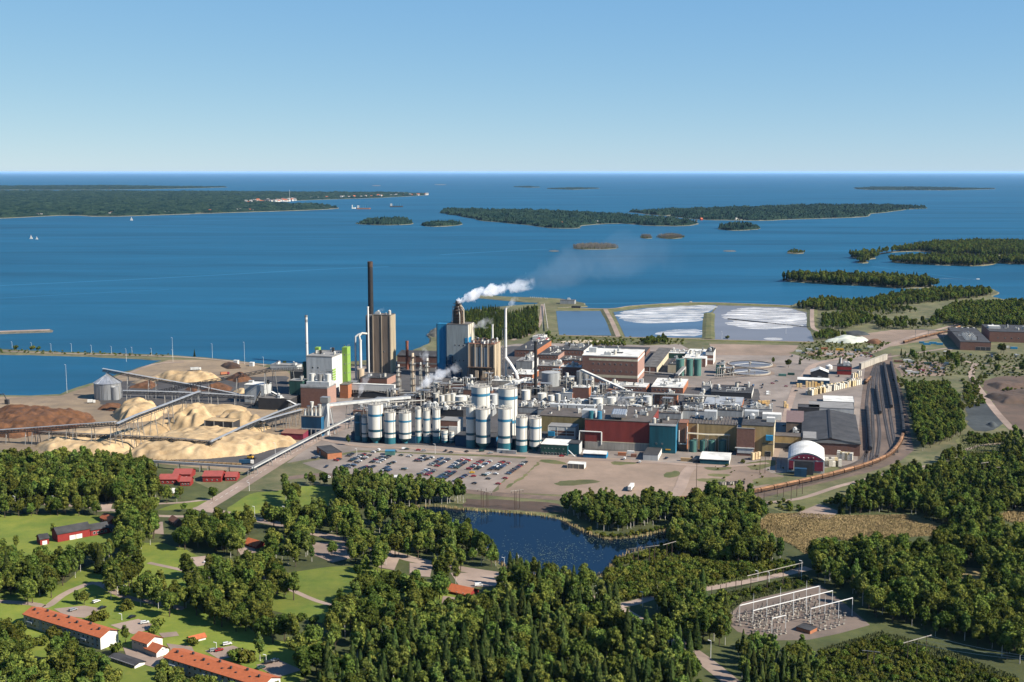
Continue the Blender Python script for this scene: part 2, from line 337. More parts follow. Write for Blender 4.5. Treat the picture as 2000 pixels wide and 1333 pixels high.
water('slick_water', (0.016,0.095,0.165), 0.14, 0.2, 0.3, 0.2, 0.1)
for pts, w_ in [([(-40,560),(200,549),(400,539),(620,527),(760,521)],16),([(330,432),(420,431),(520,428)],30),([(860,498),(1000,490),(1070,487)],22),([(1500,590),(1400,589),(1250,592),(1130,594)],10),([(1700,520),(1850,540),(1910,546)],7),([(0,583),(200,572),(330,566)],8)]:
    P_ = cat_rom([G(x,y,SEA) for x,y in pts],4); ribbon('sea_slick', P_, w_, MATS['slick_water'], z=SEA+.05, label='pale smooth streak on the sea')
# --- islands
def canopy(name, pts, label, hmin=6, hmax=15, k=1.0, m='far_wood_haze_tint', mat2=None):
    zc = sum(p.y for p in pts)/len(pts); dx = max(4.5, zc/FPX*2.0*k); dy = dx*2.0
    xs = [p.x for p in pts]; ys = [p.y for p in pts]
    X, Y = np.meshgrid(np.arange(min(xs)-dx,max(xs)+2*dx,dx), np.arange(min(ys)-dy,max(ys)+2*dy,dy))
    X = X+RNG.uniform(-.35,.35,X.shape)*dx; Y = Y+RNG.uniform(-.35,.35,X.shape)*dy
    ins = inpoly(X,Y,pts); d = np.where(ins, edge_dist(X,Y,pts), -1.0)
    gap = vnoise(X,Y,1/(dx*14)) + 0.5*vnoise(X+9,Y,1/(dx*5))
    H = (hmin+(hmax*1.25-hmin)*RNG.random(X.shape)**1.6)*np.clip(0.35+0.95*vnoise(X+50,Y,1/(dx*6)),0,1.25)
    H = np.where((d>dx*0.5)&(gap>0.42), H, -2.0)
    ii = np.arange(X.size).reshape(X.shape); a=ii[:-1,:-1].ravel(); b=ii[:-1,1:].ravel(); c=ii[1:,1:].ravel(); e=ii[1:,:-1].ravel()
    T = np.concatenate([np.stack([a,b,c],1), np.stack([a,c,e],1)]); Hf = H.ravel(); T = T[(Hf[T]>0).any(1)]
    used = np.unique(T); rm = -np.ones(X.size,int); rm[used] = np.arange(len(used)); T = rm[T]
    me = bpy.data.meshes.new(name); me.from_pydata(np.stack([X.ravel()[used],Y.ravel()[used],Hf[used]],1).tolist(), [], T.tolist()); me.materials.append(MATS[m]); me.update()
    return tag(link(name, me), label, 'wood', kind='stuff')
ISL = [
 ('far strip island', [(-300,365),(0,364),(200,363),(380,365),(455,366),(380,368),(200,371),(0,371),(-300,372)], 14, 'long low wooded island far out at top left', 1),
 ('settled island', [(-400,375),(0,374),(200,374),(400,375),(560,376),(700,377),(800,378),(842,381),(800,384),(700,388),(600,391),(500,395),(600,400),(645,403),(660,407),(640,409),(560,412),(480,415),(330,420),(200,424),(130,420),(40,425),(0,427),(-400,436)], 15, 'large wooded island with cottages along its shore at left', 1),
 ('oval island', [(692,437),(715,431),(760,429),(800,431),(812,436),(798,439),(740,440)], 17, 'oval island thick with dark trees in mid bay', 2),
 ('flat islet', [(815,439),(850,435),(890,435),(909,438),(880,442),(840,443)], 13, 'flat wooded islet beside the oval island', 2),
 ('middle island', [(855,416),(870,410),(930,411),(1000,412),(1100,415),(1200,420),(1250,424),(1340,430),(1366,437),(1340,442),(1260,441),(1200,436),(1140,440),(1135,446),(1080,446),(1000,437),(940,432),(900,423)], 16, 'long irregular wooded island in the middle of the bay', 2),
 ('spit island', [(1220,414),(1300,411),(1400,408),(1600,402),(1750,402),(1812,406),(1760,411),(1705,417),(1700,423),(1600,427),(1500,431),(1380,430),(1320,424),(1260,419)], 16, 'long wooded island tapering to a spit at right of the bay', 2),
 ('round island', [(1402,447),(1420,441),(1460,440),(1488,447),(1450,450),(1420,450)], 17, 'small rounded wooded island before the spit island', 2),
 ('outer island', [(1664,368),(1700,366),(1800,366),(1950,369),(1860,372),(1690,371)], 13, 'low wooded island on the right horizon', 1),
 ('outer skerry', [(1003,365),(1030,364),(1058,366),(1030,367)], 9, 'thin dark skerry far out near the horizon', 1),
 ('outer islet', [(1062,369),(1110,367),(1172,368),(1120,371)], 10, 'low bare islet far out right of the thin skerry', 1),
]
for nm, pp, hm, lab, k in ISL:
    P = rough_outline(px(*pp), G(*pp[0]).y*.02, G(*pp[0]).y*.0045); landmass('island', P, 'shore', amp=P[0].y*0.0006, step=P[0].y*0.006, label=lab, sm=1)
    P2 = smoothed(P,1); cx = sum(p.x for p in P2)/len(P2); cyy = sum(p.y for p in P2)/len(P2)
    canopy('forest', [Vector((cx+(p.x-cx)*.995, cyy+(p.y-cyy)*.985, 0)) for p in P2], 'dark trees covering the '+lab, 5, hm, 1.0)
ISL2 = {'bird':[(1118,484),(1150,480),(1190,481),(1208,485),(1180,487),(1130,487)], 'birdb':[(1282,464),(1310,460),(1338,464),(1310,467)], 'birdc':[(1250,464),(1262,462),(1275,465),(1260,466)],
 'dot':[(1535,494),(1552,489),(1575,494),(1552,496)],
 'shore_a':[(1690,501),(1730,493),(1800,490),(1850,498),(1890,496),(1920,500),(1980,497),(2150,499),(2150,478),(2000,478),(1900,477),(1820,480),(1760,489)],
 'shore_b':[(1735,512),(1770,508),(1860,506),(1940,509),(1950,515),(1905,520),(1800,516)], 'shore_c':[(1660,503),(1690,499),(1715,504),(1690,507)], 'shore_d':[(1672,511),(1690,509),(1698,513),(1680,514)],
 'shore_e':[(1940,512),(1985,507),(2150,507),(2150,518),(1980,516)], 'long':[(1528,549),(1560,543),(1650,545),(1740,547),(1810,553),(1832,561),(1760,563),(1700,558),(1640,556),(1580,552)]}
ISL2_LAB = {'bird':'bare islet with grey dead trees in the bay','birdb':'small islet of dead trees below the spit island','birdc':'tiny dark islet of dead trees','dot':'lone bushy skerry in open water at right','shore_a':'wooded headland at the right edge of the bay','shore_b':'thin wooded islet in front of the headland','shore_c':'tree tufted skerry off the headland','shore_d':'tiny skerry off the headland tip','shore_e':'low wooded point at the right edge','long':'long wooded island off the settling ponds'}
for k_, pp in ISL2.items(): landmass('island', px(*pp), 'terrain' if k_.startswith('bird') else 'shore', amp=4, step=25, label=ISL2_LAB[k_], sm=1)
for k_, (x,y,w) in enumerate([(1082,490,20),(1425,490,28),(905,527,0),(775,376,40),(860,361,30),(735,363,22),(1095,492,0),(1590,402,0)]):
    if w: landmass('skerry', px((x-w/2,y),(x,y-1.0),(x+w/2,y),(x,y+1.0)), 'rock', amp=2, step=15, label='low bare rock awash in the bay', out=8, sm=1)
# ================================================================== ground sheets
sheet('mill_yard', px((560,905),(640,845),(560,800),(560,735),(700,715),(800,700),(880,690),(1010,672),(1320,668),(1360,690),(1600,690),(1700,690),(1700,800),(1690,905),(1520,925),(1380,915),(1250,905),(1060,893),(700,880)), 'asphalt', 'grey asphalt yard of the mill')
sheet('mill_core_shade', px((690,864),(690,740),(790,712),(1000,676),(1310,688),(1330,756),(1480,760),(1512,868),(1430,884),(1140,880),(1000,878)), 'asphalt_dark', 'ground painted dark as shade between the packed mill buildings', amp=1)  # dark sheet paints in the shade between the mill buildings
sheet('chip_yard', px((-60,870),(-60,775),(60,775),(118,773),(184,751),(242,730),(302,712),(330,703),(400,703),(470,708),(560,725),(640,790),(640,845),(500,925),(300,905),(120,895)), 'chip_dust', 'brown wood yard ground with chip dust')
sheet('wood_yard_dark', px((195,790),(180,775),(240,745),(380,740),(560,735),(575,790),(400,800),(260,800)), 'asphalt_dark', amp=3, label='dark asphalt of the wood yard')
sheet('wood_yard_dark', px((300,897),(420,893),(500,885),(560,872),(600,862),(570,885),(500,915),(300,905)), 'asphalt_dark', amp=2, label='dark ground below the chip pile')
sheet('gravel_field', px((1030,890),(1160,893),(1290,903),(1380,905),(1470,910),(1530,930),(1480,960),(1340,985),(1180,975),(1060,965),(960,965),(1000,925)), 'gravel_pink', 'pinkish bare gravel field before the mill', amp=3)
for q, pp in enumerate([[(1190,902),(1240,900),(1250,906),(1200,910)],[(1295,925),(1325,918),(1330,930),(1300,935)],[(1370,912),(1430,912),(1428,918),(1385,920)],[(1380,925),(1432,927),(1420,932),(1385,931)],[(1075,942),(1150,936),(1180,942),(1100,952)],[(1030,925),(1045,905),(1060,900),(1010,945),(975,960)],[(1355,935),(1420,935),(1415,943),(1370,942)],[(1470,935),(1540,930),(1510,945),(1468,952)],[(1450,905),(1515,897),(1518,908),(1470,922)],[(1060,897),(1100,902),(1110,909),(1050,903)]]):
    sheet('weedy_patch', px(*pp), 'rough_grass', amp=1.5, step=4, soft=1, label='weedy grass patch on the gravel field')
sheet('parking_lot', px((590,905),(640,895),(700,884),(760,884),(830,888),(960,893),(1032,897),(1010,912),(960,962),(895,955),(780,935),(640,925)), 'asphalt', 'grey asphalt car park')
sheet('rail_yard', px((1675,905),(1680,800),(1690,715),(1740,690),(1760,760),(1785,880),(1760,900),(1690,925),(1580,950),(1480,975),(1470,965),(1600,930)), 'ballast', 'brown gravel of the rail yard')
ribbon('railway_bed', px((560,935),(640,928),(760,945),(880,957),(1000,968),(1150,977),(1300,980),(1460,968),(1600,940),(1700,916),(1745,893),(1765,865),(1760,800),(1735,710)), 11, MATS['ballast'], label='curving ballast bed of the railway')
sheet('sand_field', px((1385,672),(1560,675),(1545,695),(1395,694)), 'gravel_pink', 'bare sandy field behind the mill')
sheet('back_meadow', px((1050,648),(1100,655),(1220,662),(1340,662),(1340,672),(1270,675),(1140,672),(1050,668)), 'rough_grass', amp=3, label='rough meadow between mill and ponds')
sheet('sand_patch', px((1090,668),(1130,664),(1190,666),(1220,671),(1160,669),(1120,672)), 'sand', amp=2, step=5, label='pale sand patch behind the brick halls')
sheet('gravel_lot', px((1640,668),(1690,652),(1740,645),(1800,645),(1860,652),(1830,662),(1760,674),(1690,684)), 'gravel_pink', amp=3, label='bare storage ground north of the rail yard')
sheet('rough_land', px((1540,690),(1600,672),(1740,668),(1690,690),(1600,705)), 'rough_grass', amp=3, label='weedy ground among storage plots')
sheet('gravel_lot', px((1560,690),(1600,684),(1680,686),(1690,694),(1600,697)), 'gravel_pink', amp=2, label='bare lane among stored goods')
sheet('gravel_lot', px((1745,712),(1800,705),(1850,708),(1845,735),(1760,735)), 'gravel_pink', amp=2, label='vehicle storage plot beside the tracks')
sheet('quarry_ground', px((1915,745),(1960,735),(2100,735),(2100,850),(2000,845),(1960,820)), 'earth_red', amp=3, label='reddish dug-over ground at the right edge')
sheet('coal_ground', px((1885,795),(1920,785),(1950,800),(1960,830),(1935,845),(1890,840)), 'coal_grey', amp=3, soft=1, label='patch of dark grey coal dust')
sheet('scrub_land', px((1870,850),(1980,860),(2100,870),(2100,960),(1960,960),(1880,930)), 'rough_grass', amp=4, label='rough scrubland right of the railway')
sheet('scrub_land', px((1480,995),(1560,972),(1640,955),(1760,905),(1800,900),(1700,955),(1660,990),(1640,1006),(1560,1008)), 'rough_grass', amp=3, label='grassy bank along the curved railway')
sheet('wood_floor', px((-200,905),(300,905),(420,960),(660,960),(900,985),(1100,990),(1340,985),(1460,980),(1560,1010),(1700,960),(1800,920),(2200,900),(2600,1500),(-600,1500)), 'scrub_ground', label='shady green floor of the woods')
for pp, lb in [([(-60,1005),(195,1003),(230,1030),(225,1062),(120,1075),(60,1100),(-60,1075)],'lawn around the red house'),([(430,1003),(490,962),(545,960),(600,948),(665,952),(670,992),(560,990),(470,1010)],'lawn beside the main road'),
  ([(490,1130),(700,1100),(820,1130),(960,1180),(930,1240),(700,1240),(560,1200),(480,1180)],'mown lawn of the park below the pond'),([(250,1060),(330,1060),(420,1100),(500,1120),(480,1180),(330,1150),(240,1120)],'park lawn behind the flats'),([(-60,1150),(110,1155),(180,1095),(240,1110),(330,1165),(500,1235),(600,1270),(600,1340),(500,1335),(330,1290),(60,1240),(-60,1240)],'lawn between the blocks of flats'),
  ([(200,1270),(340,1310),(380,1370),(180,1370)],'lawn below the long garage'),([(380,978),(430,970),(400,992),(300,1000),(330,988)],'lawn strip beside the footpath'),([(1370,1120),(1520,1095),(1560,1110),(1450,1140),(1380,1150)],'grass along the gravel road'),([(20,1215),(100,1250),(110,1290),(10,1270)],'lawn patch in front of the flats')]:
    sheet('lawn', px(*pp), 'lawn', amp=1.5, step=6, soft=1, label='bright green '+lb)
sheet('reed_field', px((1475,1030),(1500,1005),(1560,1003),(1640,1008),(1780,1006),(1850,1030),(1845,1045),(1780,1050),(1720,1052),(1690,1062),(1600,1050),(1575,1085),(1545,1065)), 'reeds', amp=2, step=6, label='brown reed field in the marsh')
sheet('reed_field', px((1945,1010),(2000,990),(2100,985),(2100,1030),(1990,1028)), 'reeds', amp=2, step=6, label='brown reed patch at the right edge')
sheet('reed_field', px((1850,1125),(1880,1108),(1925,1112),(1915,1138)), 'reeds', amp=1.5, step=5, label='small dry grass glade in the woods')
sheet('substation_yard', px((1412,1210),(1450,1178),(1600,1142),(1700,1222),(1640,1238),(1580,1250),(1500,1252),(1440,1235)), 'gravel_yard', 'gravel yard of the electrical substation', amp=1)
sheet('bare_bank', px((910,975),(1000,978),(1090,985),(1100,1002),(1000,1000),(905,992)), 'earth_red', amp=2, step=6, label='bare earth bank above the pond')
POND = [(800,992),(850,990),(905,997),(960,1001),(1040,1006),(1100,1016),(1140,1040),(1190,1056),(1260,1048),(1320,1030),(1350,1028),(1340,1045),(1300,1062),(1230,1080),(1200,1100),(1180,1125),(1090,1135),(1000,1120),(960,1090),(930,1060),(860,1030),(810,1010)]
sheet('reed_bank', px((785,985),(850,984),(905,991),(960,995),(1040,1000),(1105,1009),(1140,1034),(1190,1050),(1260,1043),(1340,1020),(1365,1030),(1340,1050),(1240,1085),(1210,1105),(1185,1132),(1085,1142),(995,1127),(950,1090),(920,1062),(850,1036),(795,1012)), 'rough_grass', amp=1.5, step=5, label='pale reed fringe round the pond')
sheet('pond', px(*POND), 'pond_water', soft=1, amp=1.2, step=5, label='dark blue pond with lily pads'); PONDZ = SHEETZ[0]
# settling basins with dikes
sheet('settling_basin', px((1086,608),(1178,608),(1200,656),(1092,655)), 'basin_blue', 'blue grey settling basin')
sheet('settling_basin', px((1198,610),(1260,602),(1400,596),(1390,610),(1378,614),(1376,660),(1222,660)), 'basin_blue', 'settling basin with white foam in its middle')
sheet('settling_basin', px((1392,612),(1402,597),(1538,601),(1580,612),(1580,640),(1590,668),(1392,664)), 'basin_water', 'large grey settling basin at right')
def foam(*c): sheet('foam', px(*c), 'foam', soft=1, amp=7, step=14, kind='stuff', label='white foam drifting on the settling basin')
foam((1200,612),(1260,603),(1330,598),(1400,596),(1392,604),(1376,612),(1374,628),(1310,632),(1250,632),(1212,626)); foam((1270,652),(1310,644),(1374,643),(1374,658),(1300,657)); foam((1410,614),(1450,600),(1538,602),(1575,612),(1575,640),(1470,645),(1405,632),(1440,628),(1408,622)); foam((1490,661),(1520,660),(1530,664),(1500,665))
def dike(name, label, pts, w, h=1.8, m='rough_grass', topm='road'):
    P = cat_rom(pts, 4); mb = MB(); rows = []
    for i, p in enumerate(P):
        d = P[min(i+1,len(P)-1)]-P[max(i-1,0)]; d.z = 0; d.normalize(); nn = Vector((-d.y,d.x,0)); j = random.uniform(-.6,.6)
        rows.append([p+nn*(w/2+3+j), p+nn*w*.28+ZV*h, p-nn*w*.28+ZV*h, p-nn*(w/2+3-j)])
    vs = [(q.x,q.y,q.z if k in (1,2) else 0) for r in rows for k,q in enumerate(r)]
    for i in range(len(P)-1):
        for k in range(3): mb.add([vs[4*i+k],vs[4*i+k+1],vs[4*i+4+k+1],vs[4*i+4+k]], [(0,1,2,3)], 1 if k==1 else 0)
    return tag(link(name, mb.mesh(name,[m,topm])), label, 'dike')
dike('dike','grassy dike running diagonally between two basins',px((1182,606),(1195,630),(1208,660)),13)
dike('dike','short broad grassy dike between the foam basins',px((1385,613),(1384,640),(1383,664)),14, topm='rough_grass')
dike('dike','outer dike between the basins and the sea',px((1090,603),(1190,605),(1240,599),(1350,593),(1450,595),(1545,599)),9)
dike('dike','dike with a track at the right end of the basins',px((1586,606),(1586,630),(1590,645),(1610,652)),12)
dike('dike','inner dike along the mill side of the basins',px((1090,657),(1210,661),(1300,662),(1390,666),(1480,668),(1590,671)),8)
# roads
for w, pts, lb in [(13,[(395,995),(440,968),(500,930),(560,893),(620,857),(680,830)],'main road rising to the mill gate'),(6,[(620,857),(700,872),(800,876),(960,888),(1060,893),(1290,905),(1400,912),(1500,905)],'service road along the front of the mill'),
  (9,[(380,992),(450,1005),(560,1028),(640,1048),(720,1068),(800,1092),(900,1112),(1000,1128),(1080,1150),(1180,1178),(1250,1215),(1330,1260),(1400,1310),(1470,1370)],'pinkish road winding through the park and woods'),
  (7,[(1190,1186),(1240,1178),(1300,1160),(1370,1152),(1450,1138),(1530,1122),(1580,1110)],'gravel road past the substation'),(3.5,[(460,1110),(540,1140),(620,1175),(700,1195),(780,1225),(860,1222),(930,1240)],'footpath across the park lawn'),(3.5,[(290,1100),(380,1120),(460,1142),(540,1160)],'footpath behind the parking spaces'),
  (5,[(-60,1172),(60,1180),(90,1186),(120,1165),(150,1150),(190,1140),(240,1165),(300,1178),(360,1190)],'lane to the block of flats'),(4,[(300,985),(360,982),(440,972)],'footpath beside the red roofed houses'),(5,[(-60,980),(60,984),(160,990),(240,1000),(300,1008),(380,1010)],'lane between the woods and the red house'),
  (7,[(1000,665),(1040,650),(1056,625),(1060,595)],'track to the breakwater'),(8,[(1570,760),(1580,720),(1620,705),(1700,690),(1760,665),(1830,645),(1880,632)],'road beside the long freight train'),(6,[(1720,700),(1790,690),(1860,680),(1850,690),(1900,710),(2000,720),(2100,726)],'road to the brick factory'),
  (7,[(1905,712),(1897,735),(1920,770),(1950,810),(2000,860),(2080,920)],'pale track past the coal patch'),(4,[(1885,880),(1920,870),(1980,866),(2060,868)],'narrow path across scrubland'),(5,[(1470,985),(1560,975),(1640,950),(1720,930),(1760,915),(1850,910)],'sandy track following the railway'),(9,[(1300,985),(1325,960),(1340,925),(1352,912)],'gravel track across the pink field'),
  (7,[(1510,900),(1530,830),(1545,780),(1560,745),(1590,715)],'yard road beside the paper hall'),(6,[(0,686),(120,691),(330,697),(420,703),(520,714)],'road along the harbour mole'),(5,[(1586,600),(1588,630),(1592,648),(1640,655)],'track on the right dike'),(6,[(240,735),(300,712),(360,708)],'quay road'),(4.5,[(1030,1150),(1100,1165),(1190,1186)],'forest road')]:
    o = ribbon('road', px(*pts), w, MATS['road'], label=lb)
for pp in [[(105,1190),(165,1184),(200,1190),(165,1208),(130,1205)],[(215,1222),(270,1210),(310,1225),(260,1240)],[(400,1272),(455,1262),(490,1275),(430,1290)],[(500,1300),(545,1290),(590,1310),(540,1325)],[(280,1022),(318,1020),(320,1045),(290,1042)],[(880,1120),(960,1120),(975,1145),(900,1150)],[(865,1165),(905,1170),(895,1188),(862,1182)],[(370,1090),(410,1086),(420,1100),(385,1108)],[(455,1060),(490,1052),(500,1080),(470,1085)],[(740,1085),(780,1092),(770,1115),(735,1108)],[(800,1100),(845,1105),(840,1128),(800,1125)],[(310,1238),(345,1235),(350,1243),(318,1247)],[(325,1258),(375,1264),(380,1276),(335,1274)],[(190,980),(220,985),(215,1000),(190,1000)],[(610,1060),(690,1062),(690,1090),(650,1100),(612,1085)],[(1540,1010),(1600,985),(1640,1000),(1620,1015)],[(240,1265),(330,1285),(300,1305),(250,1290)]]:
    sheet('parking_bay', px(*pp), 'road', label='small pale gravel parking area')
for a, b in [((640,848),(600,870)),((590,876),(540,905)),((520,917),(480,942)),((465,952),(410,985))]:
    mbl = MB(); A = G(*a); B = G(*b); d = (B-A).normalized(); nn = Vector((-d.y,d.x,0)); L_ = (B-A).length; s_ = 0
    while s_ < L_: mbl.poly([A+d*s_-nn*.15, A+d*s_+nn*.15, A+d*min(s_+5,L_)+nn*.15, A+d*min(s_+5,L_)-nn*.15], SHEETZ[0]+.02); s_ += 9
    tag(link('road_marking', mbl.mesh('road_marking',['paint_line'])), 'dashed white centre line on the main road', kind='structure')
# ================================================================== mill: materials and builders
for nm, c, kw in [('white_wall',(0.72,0.70,0.65),dict(streak=True,var=.06)),('cream_wall',(0.62,0.54,0.38),dict(streak=True,var=.08)),('beige_wall',(0.42,0.30,0.135),dict(streak=True,var=.10)),('olive_wall',(0.30,0.235,0.105),dict(streak=True,var=.1)),
  ('grey_wall',(0.36,0.37,0.37),dict(streak=True,var=.1)),('light_grey',(0.52,0.53,0.52),dict(streak=True,var=.08)),('brick',(0.215,0.11,0.082),dict(streak=False,var=.12,scale=.5)),('brick_pink',(0.40,0.235,0.185),dict(var=.1,scale=.5)),('brick_orange',(0.42,0.16,0.075),dict(var=.1,scale=.5)),
  ('red_sheet',(0.23,0.038,0.03),dict(streak=True,var=.08)),('falu_red',(0.27,0.025,0.02),dict(var=.1,scale=.6)),('navy_sheet',(0.008,0.055,0.115),dict(streak=True,var=.12)),('teal_sheet',(0.006,0.085,0.115),dict(streak=True,var=.12)),('blue_sheet',(0.012,0.12,0.25),dict(streak=True,var=.1)),('bright_blue',(0.02,0.24,0.45),dict(streak=True,var=.08)),
  ('green_sheet',(0.25,0.42,0.07),dict(streak=True,var=.06)),('dark_green',(0.02,0.075,0.06),dict(streak=True,var=.1)),('tank_green',(0.075,0.19,0.165),dict(streak=True,var=.1)),('taupe',(0.25,0.185,0.135),dict(streak=True,var=.10)),('taupe_light',(0.55,0.43,0.30),dict(streak=True,var=.06)),('blue_grey',(0.30,0.33,0.33),dict(streak=True,var=.08)),
  ('roof_dark',(0.055,0.053,0.053),dict(var=.3,scale=.12)),('roof_grey',(0.15,0.135,0.12),dict(var=.34,scale=.12)),('roof_brown',(0.115,0.095,0.08),dict(var=.2,scale=.15)),('roof_mid',(0.26,0.25,0.235),dict(var=.15,scale=.12)),('roof_white',(0.74,0.72,0.66),dict(var=.2,scale=.1)),('roof_silver',(0.50,0.50,0.49),dict(var=.15,scale=.15,metal=.3,rough=.45)),('roof_red',(0.33,0.075,0.06),dict(var=.1)),('roof_tile',(0.46,0.125,0.045),dict(var=.12,scale=.6)),('roof_rust',(0.26,0.12,0.075),dict(var=.12)),('roof_mauve',(0.19,0.125,0.115),dict(var=.1)),
  ('concrete',(0.42,0.38,0.32),dict(var=.12,streak=True)),('steel',(0.36,0.35,0.33),dict(metal=.4,rough=.45,var=.1)),('dark_steel',(0.045,0.045,0.048),dict(var=.15,rough=.6)),('rust',(0.13,0.075,0.045),dict(col2=(0.035,0.025,0.02),scale=.6)),('pipe_pale',(0.56,0.53,0.46),dict(var=.12,rough=.5)),('black_stack',(0.022,0.020,0.020),dict(var=.2,rough=.7)),('white_stack',(0.76,0.74,0.70),dict(var=.08,streak=True)),('brick_stack',(0.26,0.09,0.055),dict(var=.2,scale=.6)),
  ('silo_white',(0.72,0.70,0.63),dict(var=.06,streak=True,rough=.6)),('silo_blue',(0.035,0.20,0.33),dict(var=.08,rough=.6)),('silo_dark',(0.012,0.085,0.125),dict(var=.08,rough=.6)),('silo_teal',(0.02,0.15,0.19),dict(var=.1,streak=True,rough=.6)),('galv',(0.50,0.51,0.52),dict(metal=.55,rough=.38,var=.12,streak=True)),('glass_dark',(0.02,0.028,0.035),dict(rough=.15,var=.1,spec=.6)),('timber',(0.42,0.28,0.14),dict(var=.2,scale=2)),('bale_white',(0.80,0.74,0.62),dict(var=.1,scale=1,objcol=True)),('wagon_brown',(0.12,0.06,0.03),dict(var=.18,scale=.4,rnd=.25)),('wagon_rust',(0.29,0.15,0.075),dict(var=.3,scale=.25,rnd=.35)),('wagon_dark',(0.028,0.028,0.032),dict(var=.2)),('car_paint',(1,1,1),dict(var=.02,rough=.3,spec=.5,objcol=True)),('tyre',(0.015,0.015,0.015),dict()),('maroon',(0.20,0.02,0.045),dict(var=.08)),('yellow_paint',(0.65,0.36,0.03),dict(var=.1)),('render_white',(0.80,0.78,0.72),dict(var=.05,scale=.4)),('render_beige',(0.50,0.43,0.33),dict(var=.06)),('wood_pole',(0.085,0.055,0.04),dict(var=.2,scale=1)),('rail',(0.12,0.085,0.065),dict(metal=.3,rough=.5)),('mast_white',(0.78,0.77,0.74),dict(var=.05))]: mat(nm, c, **kw)
UNITM = {}
def unit_mesh(nm, f, mats):
    if nm not in UNITM: b = MB(); f(b); UNITM[nm] = b.mesh(nm, mats)
    return UNITM[nm]
E1, E2 = Vector((1,0,0)), Vector((0,1,0))
def win_mesh(w, h, m='glass_dark', fr='white_wall'):
    def f(b):
        b.obox((-w/2,-.06,0), w, .1, h, 1, E1, E2, True, True); b.obox((-w/2+.12,-.10,.12), w-.24, .05, h-.24, 0, E1, E2, True, True)
    return unit_mesh('window_%g_%g_%s_%s'%(w,h,m,fr), f, [m,fr])
def vent_mesh(i):
    g = random.Random(i); kind = i%5
    def f(b):
        if kind == 0: b.obox((-2,-1.3,-.1), 4, 2.6, 2.2, 0, E1, E2); b.obox((-2.2,-1.5,2.1), 4.4, 3, .25, 1, E1, E2, True, True)
        elif kind == 1: b.cyl((0,0),.9,-.1,2.6,10,mi=0); b.cyl((0,0),1.25,2.6,3.2,10,.2,1,bot=True)
        elif kind == 2: b.obox((-3.2,-1.6,-.1), 6.4, 3.2, 2.8, 0, E1, E2); b.cyl((-1.5,0),1,2.6,3.4,10,mi=1); b.cyl((1.5,0),1,2.6,3.4,10,mi=1)
        elif kind == 3: b.tube((0,0,-.1),(0,0,3),.55,8,0); b.tube((0,0,2.8),(2.4,0,3.2),.55,8,0); b.obox((2,-1,-.1),2.2,2,3.9,1,E1,E2)
        else: b.cyl((0,0),1.6,-.1,3.4,14,mi=0); b.cyl((0,0),1.6,3.4,4.2,14,.3,1)
    return unit_mesh('vent_%d'%i, f, [['white_wall','light_grey','pipe_pale','steel','silo_white'][(i*3)%5], ['roof_dark','light_grey','steel','white_wall'][i%4]])
MARKS = []
def near(x, y, n=9):
    c = [m for m in MARKS if len(m[2].split()) <= n]; m = min(c, key=lambda m: math.hypot(m[0]-x, (m[1]-y)*3)); dx, dy = x-m[0], (y-m[1])*3
    return ('left of' if dx < 0 else 'right of') + ' the ' + m[2] if abs(dx) > abs(dy) else ('behind' if dy < 0 else 'in front of') + ' the ' + m[2]
